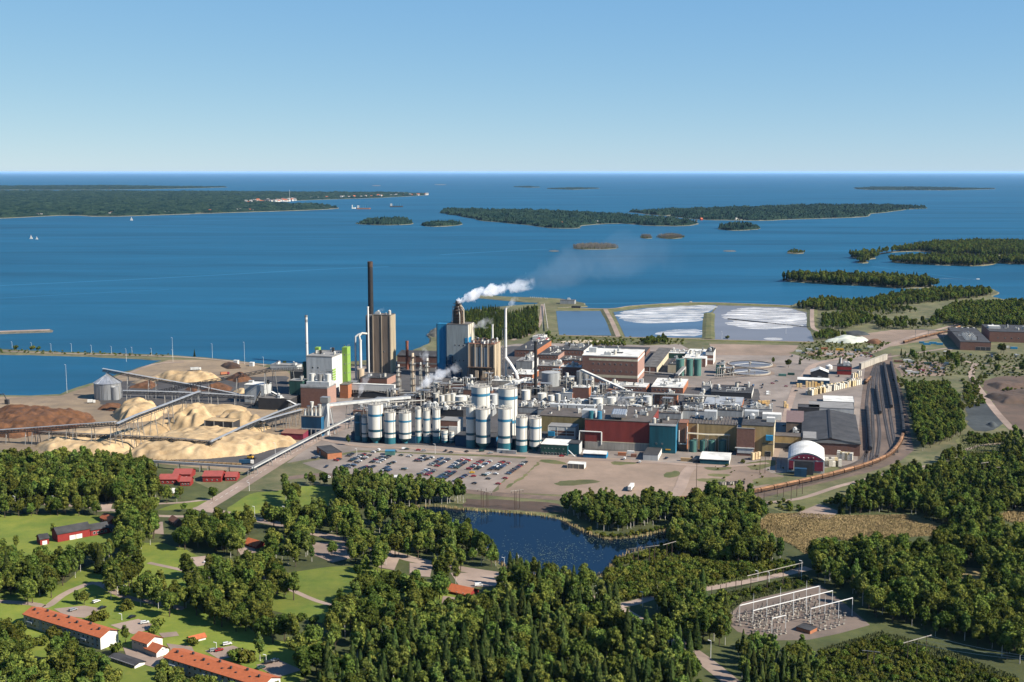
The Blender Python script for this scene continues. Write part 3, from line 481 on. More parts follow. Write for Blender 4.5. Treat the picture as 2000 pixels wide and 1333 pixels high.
class B:
    """a building on the mill's grid given by photo columns of its front wall and rows of its foot, eaves and back eaves"""
    def __init__(s, name, label, cat, xl, xr, yb, yt, depth, wall, roof, rtype='flat', group=None, rise=2.5, para=.5, u=U, v=V, side=None, vents=0, seed=0, z0=0.0, over=.4, ridge='u', height=None):
        s.P = P = G(xl, yb, z0); s.u, s.v = u, v; s.w = w = abs(along(P, u, xr)); s.h = h = height if height else HT(P, yt)
        if depth < 0: s.d = d = along_y(P+ZV*h, v, -depth)     # negative: photo row of the back eaves
        else: s.d = d = depth
        s.T = T = Thing(name, label, cat, P+u*w/2+v*d/2, group); s.lab = label; MARKS.append(((xl+xr)/2, yb, label))
        mb = MB(); mb.obox(P, w, d, h, 0, u, v, True)
        if side:                                              # another material on the right-hand wall, sometimes a paler copy with sunlight painted in
            mb.f.pop(1); mb.m.pop(1); o = P+u*w; mb.add([o, o+v*d, o+v*d+ZV*h, o+ZV*h], [(0,1,2,3)], 1)
        s.wall = T.part('wall', mb, wall, side or wall); rb = MB(); A = P+ZV*(h+.02)
        if rtype == 'flat':
            rb.obox(A-u*.15-v*.15, w+.3, d+.3, para, 0, u, v, False); rb.add([A+ZV*para*.5-u*.1-v*.1, A+u*(w+.1)+ZV*para*.5-v*.1, A+u*(w+.1)+v*(d+.1)+ZV*para*.5, A+v*(d+.1)+ZV*para*.5-u*.1], [(0,1,2,3)], 0)
            s.rz = h+para*.5
        elif rtype == 'gable':
            if ridge == 'u': a, b_, L1, L2 = u, v, w, d
            else: a, b_, L1, L2 = v, u, d, w
            o1 = A-a*over-b_*over-ZV*over*rise/(L2/2); pts = [o1, o1+a*(L1+2*over), A-a*over+b_*L2/2+ZV*rise+a*(L1+2*over), A-a*over+b_*L2/2+ZV*rise, A-a*over+b_*(L2+over)-ZV*over*rise/(L2/2), A+a*(L1+over)+b_*(L2+over)-ZV*over*rise/(L2/2)]
            rb.add(pts, [(0,1,2,3),(3,2,5,4)], 0); rb.add([p-ZV*.35 for p in pts], [(3,2,1,0),(4,5,2,3)], 0); rb.add([pts[0],pts[1],pts[1]-ZV*.35,pts[0]-ZV*.35],[(3,2,1,0)],0); rb.add([pts[4],pts[5],pts[5]-ZV*.35,pts[4]-ZV*.35],[(0,1,2,3)],0)
            for e in (0, 1):
                q = A+a*L1*e-ZV*.02; n_ = MB(); n_.add([q, q+b_*L2, q+b_*L2/2+ZV*(rise-.05)], [(0,1,2)], 0); T.part('gable', n_, side or wall)
            s.rz = h+rise*.5
        elif rtype == 'shed':
            rb.add([A-u*over-v*over, A+u*(w+over)-v*over, A+u*(w+over)+v*(d+over)+ZV*rise, A-u*over+v*(d+over)+ZV*rise], [(0,1,2,3)], 0)
            rb.add([A, A+v*d, A+v*d+ZV*rise], [(2,1,0)], 1); rb.add([A+u*w, A+u*w+v*d, A+u*w+v*d+ZV*rise], [(0,1,2)], 1); s.rz = h+rise*.5
        elif rtype == 'arch':
            n = 14; pr = []
            for k in range(n+1):
                t = k/n; pr.append(u*(w*t)+ZV*(rise*math.sin(math.pi*t)**.8 if 0 < t < 1 else 0))
            vs = [A-v*over+q for q in pr]+[A+v*(d+over)+q for q in pr]; rb.add(vs, [(k,k+1,n+2+k,n+1+k) for k in range(n)], 0); s.rz = h+rise
            for e in (0,1):
                g_ = MB(); g_.add([A+v*d*e+q for q in pr], [tuple(range(n+1))], 0); T.part('gable', g_, side or wall)
        s.roof = T.part('roof', rb, roof, wall)
        g = random.Random(seed+int(xl))
        for k in range(vents):
            q = P+u*(w*g.uniform(.08,.92))+v*(d*g.uniform(.12,.88)); sc = g.uniform(.6,1.25)
            T.inst('roof_vent', vent_mesh(g.randrange(10)), q+ZV*(s.rz if rtype=='flat' else s.rz), s.roof, YAW+g.choice([0,math.pi/2]), (sc,sc,sc*g.uniform(.8,1.4)))
    def clutter(s, n, seed=0):
        g = random.Random(seed)
        for k in range(n):
            z = s.rz+g.uniform(.6,2.2); a, c = g.uniform(.03,.6), g.uniform(.05,.9); e = min(.97,a+g.uniform(.15,.5)); f = min(.95,max(.05,c+g.uniform(-.3,.3))); r = g.uniform(.18,.45)
            s.T.part('roof_pipe', MB().path([s.at(a,c,s.rz-.1), s.at(a,c,z), s.at(e,c,z), s.at(e,f,z), s.at(e,f,s.rz-.1)], r, 5), g.choice(['pipe_pale','steel','white_wall','rust','light_grey']), parent=s.roof)
        rb = MB(); A = s.P+ZV*(s.h+.3)
        for k in range(int(s.w/4)): p = A+s.u*(k+.5)*4; rb.tube(p,p+ZV*1.1,.07,3)
        rb.bar(A+s.u*1+ZV*1.1,A+s.u*(s.w-1)+ZV*1.1,.1,.1); s.T.part('guard_rail', rb, 'light_grey', parent=s.roof); return s
    def wins(s, face, cols, rows, w, h, z0, dz=4, m='glass_dark', a0=.08, a1=.92, fr='white_wall', nm='window'):
        me = win_mesh(w, h, m, fr); ang = math.atan2(s.u.y, s.u.x)
        for r_ in range(rows):
            for c in range(cols):
                t = a0+(a1-a0)*((c+.5)/cols); z = z0+r_*dz
                if face == 'f': p = s.P+s.u*(s.w*t)-s.v*.03; ro = ang
                elif face == 'r': p = s.P+s.u*(s.w+.03)+s.v*(s.d*t); ro = ang+math.pi/2
                else: p = s.P-s.u*.03+s.v*(s.d*t); ro = ang-math.pi/2
                s.T.inst(nm, me, p+ZV*z, s.wall, ro)
        return s
    def band(s, face, z0, z1, m, a0=0.0, a1=1.0, out=.12, nm='facade_band'):
        b = MB()
        if face in 'fb': b.obox(s.P+s.u*s.w*a0-s.v*out+ZV*z0, s.w*(a1-a0)+(.01), out+.02, z1-z0, 0, s.u, s.v, True, True)
        if face in 'rb': b.obox(s.P+s.u*(s.w-.02)+s.v*s.d*(a0 if face=='r' else 0)-(s.v*out if face=='b' else s.v*0)+ZV*z0, out+.02, s.d*(a1-a0) if face=='r' else s.d, z1-z0, 0, s.u, s.v, True, True)
        s.T.part(nm, b, m, parent=s.wall); return s
    def ribs(s, face, n, m, w=1.2, out=.8, z0=0, z1=None, a0=0, a1=1):
        for k in range(n):
            t = a0+(a1-a0)*k/max(1,n-1); b = MB(); zz = (z1 or s.h)-z0
            if face == 'f': b.obox(s.P+s.u*(t*(s.w-w))-s.v*out+ZV*z0, w, out+.02, zz, 0, s.u, s.v, True, True)
            else: b.obox(s.P+s.u*(s.w-.02)+s.v*(t*(s.d-w))+ZV*z0, out+.02, w, zz, 0, s.u, s.v, True, True)
            s.T.part('pilaster', b, m, parent=s.wall)
        return s
    def at(s, fu, fv, z=0): return s.P+s.u*s.w*fu+s.v*s.d*fv+ZV*z
    def box(s, nm, fu, fv, z, w, d, h, m, m2=None, parent=None):
        b = MB(); b.obox(s.at(fu,fv,z), w, d, h, 0, s.u, s.v, True, True); return s.T.part(nm, b, m, parent=parent or s.wall)
    def roofbox(s, nm, fu, fv, w, d, h, m): return s.box(nm, fu, fv, s.h-.05, w, d, h, m, parent=s.roof)
def stack(name, label, x, yb, yt, wpx, m, taper=.85, bands=(), cap=None, z0=0):
    P = G(x, yb); h = HT(P, yt); r = wpx/2*P.length/FPX; T = Thing(name, label, 'chimney', P)
    T.part('shaft', MB().cyl(P, r, z0-.3, h, 20, r*taper, cap=False), m, smooth=True); T.part('rim', MB().cyl(P, r*taper+.15, h-2.2, h, 20, r*taper+.2, bot=True), cap or m)
    for (f, hh, mm) in bands: rr = r*(1-(1-taper)*f)+.06; T.part('band', MB().cyl(P, rr, h*f, h*f+hh, 20, rr, cap=False), mm)
    T.part('flue_opening', MB().cyl(P, r*taper*.8, h-.5, h+.06, 16), 'black_stack')
    return T, h
def silo(label, xl, xr, yb, yt, style, name='storage_silo', group=None, rail=True, body='silo_white'):
    P = G((xl+xr)/2, yb); r = (xr-xl)/2*P.length/FPX; P = P+Vector((0,r*.9,0)); h = HT(P-Vector((0,r,0)), yt); T = Thing(name, label, 'silo', P, group); MARKS.append(((xl+xr)/2, yb, label)); n = 28
    if style == 'hopper':
        T.part('hopper', MB().cyl(P, r*.42, -.3, h*.05, n, r*.42, cap=False).cyl(P, r*.42, h*.05, h*.17, n, r, cap=False), 'silo_teal', smooth=True); z0 = h*.17
    elif style == 'skirt': T.part('skirt', MB().cyl(P, r*1.005, -.3, h*.2, n, cap=False), 'silo_teal', smooth=True); z0 = h*.2
    else: z0 = -.3
    T.part('shell', MB().cyl(P, r, z0, h, n, cap=False), body, smooth=True); T.part('top_deck', MB().cyl(P, r, h-.3, h, n), 'concrete')
    if style in ('hopper','skirt','band'):
        bs = [(.31,.37,'silo_dark'),(.70,.76,'silo_blue')] if style != 'band' else [(.80,.86,'silo_blue'),(.36,.42,'silo_blue')]
        for a, b, mm in bs: T.part('painted_band', MB().cyl(P, r+.10, h*a, h*b, n, cap=False), mm, smooth=True)
    if rail:
        rb = MB()
        for k in range(12): a = k*math.pi/6; rb.tube((P.x+r*.95*math.cos(a),P.y+r*.95*math.sin(a),h),(P.x+r*.95*math.cos(a),P.y+r*.95*math.sin(a),h+1.2),.07,4)
        for k in range(12): a, b = k*math.pi/6, (k+1)*math.pi/6; rb.tube((P.x+r*.95*math.cos(a),P.y+r*.95*math.sin(a),h+1.15),(P.x+r*.95*math.cos(b),P.y+r*.95*math.sin(b),h+1.15),.08,4)
        T.part('railing', rb, 'light_grey'); t = MB(); g = random.Random(int(xl))
        for k in range(5): a = g.uniform(0,6.28); q = r*g.uniform(.1,.6); t.tube((P.x+q*math.cos(a),P.y+q*math.sin(a),h-.1),(P.x+q*math.cos(a),P.y+q*math.sin(a),h+g.uniform(1,2.6)),g.uniform(.3,.8),7)
        t.tube((P.x-r*.6,P.y,h+1.6),(P.x+r*.7,P.y+1,h+2),.3,5); T.part('top_filter', t, 'pipe_pale')
        T.part('ladder', MB().bar((P.x+r*.7,P.y-r*.74,z0),(P.x+r*.7,P.y-r*.74,h),.5,.2), 'steel')
    return T, P, r, h
def tank(label, xl, xr, yb, yt, m='silo_white', name='storage_tank', dome=.12, group=None, pipes=True):
    P = G((xl+xr)/2, yb); r = (xr-xl)/2*P.length/FPX; P = P+Vector((0,r*.9,0)); h = HT(P-Vector((0,r,0)), yt); T = Thing(name, label, 'tank', P, group); MARKS.append(((xl+xr)/2, yb, label))
    T.part('shell', MB().cyl(P, r, -.3, h, 22, cap=False), m, smooth=True); T.part('lid', MB().cyl(P, r*1.03, h, h+r*dome, 22, r*.15, bot=True), m)
    if pipes: T.part('pipe', MB().tube((P.x+r+.4,P.y-.5,-.2),(P.x+r+.4,P.y-.5,h+1),.25,6).tube((P.x+r+.4,P.y-.5,h+.9),(P.x,P.y,h+r*dome+.6),.25,6).tube((P.x,P.y,h),(P.x,P.y,h+r*dome+.7),.3,6), 'pipe_pale')
    return T
def conveyor(label, nodes, w=3.2, hh=2.8, roof='roof_silver', side='dark_steel', name='belt_conveyor', legs=None, truss=True, group=None, legm='steel', closed=False):
    """nodes: (x photo, y foot row, y top row)"""
    pts = []
    for x, yb, yt in nodes: P = G(x, yb); pts.append(P+ZV*HT(P, yt))
    T = Thing(name, label, 'conveyor', Vector((pts[0].x,pts[0].y,0)), group); MARKS.append((nodes[0][0], nodes[0][1], label))
    g = MB(); rf = MB(); tr = MB()
    for a, b in zip(pts, pts[1:]):
        g.bar(a-ZV*(hh*.5+.2), b-ZV*(hh*.5+.2), w*.92, .35, 0); rf.bar(a, b, w, .35, 0)
        if closed: g.bar(a-ZV*hh*.3, b-ZV*hh*.3, w*.96, hh*.55, 0)
        L_ = (b-a).length; n = max(2, int(L_/3.2)); d = (b-a).normalized(); x = d.cross(ZV).normalized()*w*.48
        for sg in (-1, 1):
            for k in range(n):
                p = a.lerp(b, k/n)+x*sg; q = a.lerp(b, (k+1)/n)+x*sg; tr.tube(p-ZV*(hh+.2), q-ZV*.2 if k%2==0 else p-ZV*.1, .16, 4); tr.tube(q-ZV*(hh+.2), q-ZV*.1, .14, 4)
            tr.bar(a+x*sg-ZV*(hh+.2), b+x*sg-ZV*(hh+.2), .3, .4)
    T.part('roof_cover', rf, roof); T.part('belt_gallery', g, side)
    if truss: T.part('truss', tr, 'dark_steel')
    for i, f in (legs or [(k, f) for k in range(len(pts)-1) for f in (.08,.5,.92)]):
        p = pts[i].lerp(pts[i+1], f); d = (pts[i+1]-pts[i]); d.z = 0; d.normalize(); x = d.cross(ZV)
        if p.z < 4: continue
        for sg in (-1, 1): T.part('trestle_leg', MB().tube((p.x+x.x*sg*p.z*.13+x.x*sg, p.y+x.y*sg*p.z*.13+x.y*sg, -.3), p+x*sg*w*.4-ZV*hh, .32, 5), legm)
        T.part('cross_brace', MB().tube(Vector((p.x,p.y,p.z*.45))+x*(w*.4+p.z*.06), Vector((p.x,p.y,p.z*.45))-x*(w*.4+p.z*.06), .2, 4).tube(Vector((p.x,p.y,p.z*.45))+x*(w*.4+p.z*.06), p-x*w*.4-ZV*hh, .14, 4), legm)
    return T, pts
def piperun(label, nodes, n=3, r=.35, m='pipe_pale', name='pipe_bridge', group=None, leg=True):
    pts = []
    for x, yb, yt in nodes: P = G(x, yb); pts.append(P+ZV*HT(P, yt))
    T = Thing(name, label, 'pipes', Vector((pts[0].x,pts[0].y,0)), group); d = (pts[-1]-pts[0]); d.z = 0; d.normalize(); x = d.cross(ZV)
    for k in range(n): T.part('pipe', MB().path([p+x*(k-(n-1)/2)*r*2.8+ZV*(.3*(k%2)) for p in pts], r*(1-.2*(k%2)), 7), m if k%3 != 1 else 'steel')
    if leg:
        for a, b in zip(pts, pts[1:]):
            for f in (.05,.5,.95):
                p = a.lerp(b, f); T.part('support', MB().bar((p.x,p.y,-.2), p-ZV*.4, .4, .4).bar(p-x*n*r*1.5-ZV*.4, p+x*n*r*1.5-ZV*.4, .35, .35), 'steel')
    return T
# ================================================================== power and recovery boilers
b = B('boiler_house','white boiler house with bright green stair tower and louvres','building',600,650,776,697,44,'light_grey','roof_mid',side='white_wall',para=1.2,vents=5)  # front greyed, right wall white: shade and sun painted into the walls
b.box('stair_tower',1.0,.66,0,6,10,b.h+7,'green_sheet'); b.box('corner_tower',-.16,.80,0,4.6,6,b.h+5,'green_sheet'); b.box('lift_shaft',-.16,.02,0,4.3,5,b.h-6,'dark_green')
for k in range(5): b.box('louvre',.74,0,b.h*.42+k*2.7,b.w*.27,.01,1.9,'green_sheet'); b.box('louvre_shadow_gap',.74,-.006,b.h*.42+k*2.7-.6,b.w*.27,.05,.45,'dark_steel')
for k in range(5): b.box('louvre',1.0,.02,b.h*.42+k*2.7,.5,8,1.9,'green_sheet')
b.wins('r',2,5,1.0,1.2,14,8,a0=.3,a1=.55); b.wins('f',2,1,1.6,1.8,b.h*.72,a0=.15,a1=.55)
for k in range(5):
    for q in (.70,.80): b.T.inst('window', win_mesh(1.2,1.6), b.at(1,q,12+k*10)+b.u*6.03, b.wall, YAW+math.pi/2)
    b.T.inst('window', win_mesh(1.2,1.6), b.at(1,.66,12+k*10)+b.u*3-b.v*.03, b.wall, YAW)
b2 = B('annex_block','brick and white block at the foot of the green and white boiler house','building',588,640,797,757,24,'brick','roof_mid',side='brick_pink',para=1.0)
b2.band('f',b2.h-.2,b2.h+3.5,'light_grey',0,1,.15)
b2.box('upper_block',.1,.35,b2.h,b2.w*.85,14,5,'light_grey'); b2.wins('f',3,1,1.5,1.5,b2.h+.8,a0=.05,a1=.95)
for i,(xl,xr) in enumerate([(602,614),(617,629),(632,644)]):
    tt = b2.at(.14+.30*i,.55,b2.h+5); b2.T.part('bin', MB().cyl(tt+Vector((3.4,0,0)),3.1,tt.z,tt.z+7.5,18), 'silo_white' if i!=1 else 'steel')
fr = MB(); o = b2.at(.15,.5,b2.h+12)
for k in range(6): fr.tube(o+b2.u*k*3.6,o+b2.u*k*3.6+ZV*4,.2,4); fr.tube(o+b2.u*k*3.6+ZV*4,o+b2.u*(k+1)*3.6+ZV*(2 if k%2 else 4),.2,4)
b2.T.part('pipework', fr, 'steel')
B('dark_shed','dark green shed left of the green and white boiler house','building',566,592,793,744,14,'dark_green','roof_mid',vents=1)
b = B('filter_house','low dark filter house with row of hoppers beside the boiler house','building',567,596,752,726,16,'dark_steel','roof_grey'); b.ribs('f',6,'light_grey',.8,.4,0,8)
B('brick_annex','small orange brick block below the green stair tower','building',664,680,778,752,14,'brick_orange','roof_grey')
stack('steel_chimney','slim pale steel chimney behind the green corner tower',601,752,616,5.2,'white_stack',.95,[(.9,3,'steel'),(.94,2,'white_stack'),(.6,.5,'steel')],cap='steel')
b = B('boiler_tower','tall brown ribbed boiler tower beside the great dark chimney','building',729,764,728,616,-613,'taupe','roof_grey',side='taupe_light',para=.8,vents=4)  # right wall in a paler taupe, sunlight put into its colour
b.ribs('f',3,'taupe_light',1.0,.5); b.ribs('r',5,'cream_wall',1.4,.7); b.box('rear_wing',-.46,.30,0,b.w*.46,b.d*.7,b.h-.8,'roof_grey'); b.box('recess_wall',-.12,.1,0,b.w*.118,b.d*.3,b.h-1.5,'taupe')
b.wins('f',1,1,1.2,2,25,a0=.55,a1=.65)
stack('dark_chimney','very tall dark chimney with crowned top',726,716,513,11.5,'black_stack',.86,[(.955,7,'rust'),(.975,2,'black_stack')],cap='rust')
stack('white_pipe_stack','white flue pipe standing in front of the brown boiler tower',720.5,730,599,3.6,'white_stack',1.0)
T, h = stack('duct_stack','pale duct bent over beside the brown boiler tower',705,742,664,5.5,'white_stack',.95)
P = T.loc; T.part('duct_bend', MB().path([P+ZV*(h-1), P+Vector((-1.5,2,h+4)), P+Vector((1,5,h+7)), P+Vector((7,8,h+6))],1.2,8), 'pipe_pale'); T.part('second_duct', MB().path([P+Vector((-6,2,0)),P+Vector((-6,2,h+3)),P+Vector((-2,4,h+6)),P+Vector((4,8,h+6))],1.1,8),'light_grey')
tank('beige upright vessel left of the brown boiler tower',697,711,748,722,'taupe_light',name='pressure_vessel')
stack('brick_chimney','short red brick chimney behind the gas towers',795.5,722,666,6.2,'brick_stack',.9)
b = B('recovery_boiler','recovery boiler house of grey sheet with bright blue stair tower','building',873,914,738,634,-629,'blue_grey','roof_grey',side='cream_wall',para=.6,vents=3)
b.box('stair_tower',-.46,.05,0,b.w*.42,9,b.h+.6,'bright_blue'); b.box('dark_slot',-.045,-.01,0,b.w*.05,5,b.h-1,'navy_sheet'); b.box('tower_flank',-.50,.04,0,1.0,9.5,b.h+.2,'navy_sheet')
b.ribs('r',4,'white_wall',1.6,.8); b.box('blue_panel',.86,-.01,b.h*.66,b.w*.14,.2,b.h*.10,'bright_blue'); b.box('blue_panel',1.0,.02,b.h*.66,.9,b.d*.5,b.h*.10,'bright_blue'); b.wins('f',3,2,1.6,2,20,18,a0=.3,a1=.9)
for k,(q,hh) in enumerate([(.10,.30),(.16,.42),(.25,.55),(.36,.36),(.5,.28),(.66,.22)]): b.box('shed_step',q-.1,-.1-.02*k,0,b.w*.14,3+.3*k,b.h*hh*.8,'navy_sheet')
q = b.at(.40,.45,b.h); T = Thing('scrubber_tower','rusty scrubber tower venting steam on top of the recovery boiler','tower',q); r = 5.6; H_ = HT(Vector((q.x,q.y,0)),588)-b.h
T.part('vessel', MB().cyl(q, r, b.h-.5, b.h+H_*.55, 18, r*.95, cap=False).cyl(q, r*.95, b.h+H_*.55, b.h+H_*.8, 18, r*.45, cap=False).cyl(q, r*.45, b.h+H_*.8, b.h+H_, 14), 'rust', smooth=True)
for k in range(6): T.part('walkway', MB().cyl(q, r*(1.15-.11*max(0,k-3)), b.h+H_*(.12+k*.15), b.h+H_*(.12+k*.15)+.4, 16, bot=True), 'dark_steel')
for k in range(7):
    a = -1.2+k*.42; e = Vector((math.cos(a),math.sin(a),0)); T.part('duct', MB().path([q+e*r*1.35, q+e*r*1.3+ZV*H_*(.4+.08*(k%4)), q+e*r*.8+ZV*H_*(.6+.06*(k%5)), q+e*r*.5+ZV*H_*(.75+.05*(k%4))], .55, 6), ['pipe_pale','rust','taupe_light'][k%3])
for k in range(4):
    a = k*1.57+.6; e = Vector((math.cos(a)*r*1.5,math.sin(a)*r*1.5,0)); T.part('frame_post', MB().bar(q+e-ZV*.3, q+e*.75+ZV*H_*.8, .45, .45), 'rust')
RUSTTOP = q+ZV*(H_)
b = B('precipitator_house','brown ribbed precipitator house in front of the recovery boiler','building',915,966,742,672,-666,'taupe','roof_rust',side='taupe_light',para=.6)  # paler taupe on the right wall paints it sunlit
b.ribs('f',5,'taupe_light',1.0,.9,b.h*.35); b.ribs('r',4,'cream_wall',1.2,.6)
for k in range(3): b.box('shaded_bay',.2+.2*k,-.012,b.h*.36,b.w*.15,.3,b.h*.55,'grey_wall')
for k in range(6): b.box('access_frame',.0+.16*k,-.16,0,.5,.5,b.h*.37,'rust')
for k in range(2): b.box('hopper_box',.3+.28*k,-.2,b.h*.08,b.w*.12,4,b.h*.2,'taupe_light')
b.box('platform',.0,-.2,b.h*.36,b.w*.9,5,.5,'rust')
for k in range(12): b.T.inst('roof_vent', vent_mesh(k), b.at(random.uniform(.05,.95),random.uniform(.1,.9),b.h+.3), b.roof, random.uniform(0,3), (.9,.9,1.3))
rd = MB(); 
for k in range(5): rd.path([b.at(.1+.17*k,.2,b.h+.5), b.at(.15+.17*k,.5,b.h+4+k%3), b.at(.2+.17*k,.9,b.h+2)], .8, 6)
b.T.part('roof_duct', rd, 'rust')
stack('white_cone_stack','short white stack with conical foot on the precipitator house',962,728,634,6.5,'white_stack',.55)
T, h = stack('tall_white_stack','tall white stack beside the precipitator house',987.5,742,602,6.0,'white_stack',.82,[(.45,.6,'steel'),(.72,.6,'steel')]); P = T.loc
T.part('inlet_duct', MB().path([P+ZV*26, P+Vector((5,-4,20)), P+Vector((12,-7,9)), P+Vector((14,-9,2))], 2.1, 9), 'white_stack')
lt = MB()
for k in range(14): lt.tube(P+Vector((-3.5,-2,4+k*4)),P+Vector((-3.5,2,8+k*4)),.2,4); lt.tube(P+Vector((-3.5,2,4+k*4)),P+Vector((-2.6,0,8+k*4)),.2,4)
T.part('lattice_ladder', lt, 'steel')
stack('black_chimney','plain black chimney standing among the white tanks',1046,772,667,6.6,'black_stack',.95)
# gas / bleach towers with lattice
for x, yb, yt, w, m, lab in [(779,772,712,9,'rust','lattice pipe tower left of the round gas tower'),(807,778,690,10,'taupe_light','round beige gas tower with platforms'),(835,768,700,9,'rust','lattice pipe tower wrapped in steam'),(822,770,708,6,'pipe_pale','thin pale column beside the gas tower')]:
    P = G(x,yb); h = HT(P,yt); r = w*.5*P.length/FPX; T = Thing('process_tower',lab,'tower',P)
    T.part('column', MB().cyl(P, r*.62, -.3, h, 14, r*.5), m if m!='rust' else 'pipe_pale', smooth=True)
    for k in range(4): a = k*math.pi/2+.5; T.part('post', MB().bar((P.x+r*math.cos(a),P.y+r*math.sin(a),-.3),(P.x+r*math.cos(a),P.y+r*math.sin(a),h*.92),.35,.35), 'rust' if m=='rust' else 'steel')
    for k in range(6): T.part('platform', MB().cyl(P, r*1.25, h*(.14+k*.155), h*(.14+k*.155)+.35, 8, bot=True), 'rust' if k%2 else 'steel')
    for k in range(5): a = k*1.3; T.part('riser_pipe', MB().path([(P.x+r*.95*math.cos(a),P.y+r*.95*math.sin(a),0),(P.x+r*.95*math.cos(a),P.y+r*.95*math.sin(a),h*(.5+.1*k)),(P.x+r*.4*math.cos(a+.5),P.y+r*.4*math.sin(a+.5),h*(.55+.1*k))],.3,5), 'pipe_pale')
B('turbine_hall','long dark roofed hall behind the gas towers','building',776,858,716,694,-686,'brick','roof_dark','gable',rise=4,side='brick').band('f',4,6,'roof_mid')
B('pump_house','dark roofed brick house under the brown boiler tower','building',704,756,752,738,30,'brick','roof_dark',side='brick_pink',vents=3)
B('pump_shed','grey roofed shed between boiler house and gas towers','building',690,770,776,768,34,'dark_steel','roof_grey','gable',rise=3,vents=3,ridge='v')
b = B('truss_bridge','white covered truss bridge from the green tower to the gas towers','bridge',684,770,775,750,5,'white_wall','roof_white'); b.P = b.P
tr = MB(); 
for k in range(14): tr.tube(b.at(k/14,-.05,1), b.at((k+1)/14,-.05,b.h*.55) if k%2 else b.at(k/14,-.05,b.h*.55), .3, 4); tr.tube(b.at((k+1)/14,-.05,1), b.at((k+1)/14,-.05,b.h*.55), .3, 4)
b.T.part('truss', tr, 'steel'); b.box('shade_opening',0.0,-.02,.2,b.w,.1,b.h*.52,'dark_steel')
# ================================================================== silos along the front
silo('leftmost white silo on a teal hopper, tallest of the front row',718,748,868,792,'hopper'); silo('white silo with teal skirt, second of the front row',750,773,868,807,'skirt'); silo('white silo on a teal hopper, third of the front row',778,803,868,808,'hopper')
for i,(xl,xr,yt,l) in enumerate([(811,823,800,'slim white silo beside the third hopper silo'),(826,841,803,'slim white silo, middle of the slim three'),(844,860,801,'slim white silo, rightmost of the slim three')]): silo(l,xl,xr,866,yt,'skirt')
silo('short blue footed silo right of the slim silos',861,875,866,842,'skirt',rail=False); silo('second short blue footed silo by the office',877,887,866,844,'skirt',rail=False)
silo('large white silo with blue band, left of the big pair',920,957,845,758,'band'); silo('large white silo with blue band, right of the big pair',973,1011,866,761,'band')
silo('white silo behind the middle hopper silo',910,929,876,796,'skirt'); silo('white silo on hopper before the big pair',929,958,880,801,'hopper'); silo('white silo with dark base before the big right silo',972,1001,883,800,'skirt')
silo('white silo with green bands, left of the end pair',1007,1031,884,817,'skirt'); silo('white silo with green bands, rightmost of all',1033,1058,884,819,'hopper')
silo('dark blue silo half hidden at the left end of the row',692,706,862,812,'skirt',body='silo_dark'); silo('shaded silo beside the leftmost hopper silo',706,718,864,816,'skirt')
tank('small concrete tank at the foot of the silos',971,980,880,860,'concrete',pipes=False)
B('silo_base','navy blue base building under the silos','building',686,812,860,846,18,'navy_sheet','roof_dark'); B('silo_base','blue base building under the slim silos','building',806,890,860,848,14,'blue_sheet','roof_dark'); B('silo_base','navy base building under the middle silos','building',889,968,871,852,20,'navy_sheet','roof_dark',side='blue_sheet')
B('silo_base','dark teal base building beneath the end silos','building',985,1040,875,858,14,'teal_sheet','roof_dark')
b = B('weigh_house','grey and brick panelled house behind the slim silos','building',860,894,860,822,18,'brick','roof_mid',side='light_grey'); b.band('f',b.h*.35,b.h*.45,'light_grey').band('f',b.h*.65,b.h*.72,'light_grey'); b.box('white_bay',.5,-.05,b.h*.25,b.w*.5,1.5,b.h*.5,'white_wall')
tank('white drum tank behind the middle silos',888,912,800,776,'silo_white'); tank('white tank with blue band near the steam',845,857,760,748,'silo_white'); 
# ================================================================== chip handling left
b = B('screen_house','blue screening house on stilts with white chutes','building',589,628,852,814,16,'navy_sheet','roof_grey',side='blue_sheet'); b.band('f',b.h*.36,b.h*.42,'light_grey')
for k,(fu,hh,m) in enumerate([(.08,6,'silo_white'),(.25,9,'steel'),(.42,13,'silo_white'),(.62,9,'silo_white'),(.8,11,'pipe_pale')]): q = b.at(fu,.4,b.h); b.T.part('chute', MB().cyl(q, 1.7, b.h-.2, b.h+hh*.7, 10, 1.2, cap=False).cyl(q,1.2,b.h+hh*.7,b.h+hh,10,1.8), m)
for k in range(5): b.box('stilt',.02+.23*k,-.08,0,.9,.9,b.h*.4,'steel')
P = G(637,850); h = HT(P,786); T = Thing('transfer_tower','pale transfer tower joining two conveyors beside the blue house','tower',P)
T.part('shaft', MB().cbox(P,5,5,h), 'light_grey'); T.part('head_house', MB().cbox(P+ZV*h,7.5,7,5), 'steel')
for k in range(4): T.part('leg', MB().tube(P+U*(6 if k%2 else -6)+V*(6 if k>1 else -6), P+U*(2 if k%2 else -2)+V*(2 if k>1 else -2)+ZV*h, .5, 5), 'light_grey')
conveyor('white covered gallery from the transfer tower into the mill',[(640,848,789),(720,832,781),(800,815,774)],4.5,4,'roof_silver','light_grey',closed=True,truss=False)
conveyor('belt conveyor from the metal silo sloping down to the chip yard',[(203,777,720),(300,779,738),(380,779,752),(470,778,771)],3.2,3,'roof_silver')
conveyor('long belt conveyor crossing at the left edge below the bark pile',[(-30,864,842),(60,868,836),(140,875,830),(228,885,824)],3.4,3,'roof_silver')
conveyor('belt conveyor climbing between the chip piles',[(230,885,828),(270,866,810),(330,842,788),(392,822,764)],3.8,3.4,'roof_silver')
conveyor('level belt conveyor above the flat topped chip pile',[(242,806,763),(330,804,765),(420,800,769),(497,797,774)],3.2,3.2,'roof_silver')
conveyor('dark belt conveyor rising to the boiler house',[(292,776,766),(400,786,744),(530,792,720),(612,770,717)],3.2,3,'dark_steel')
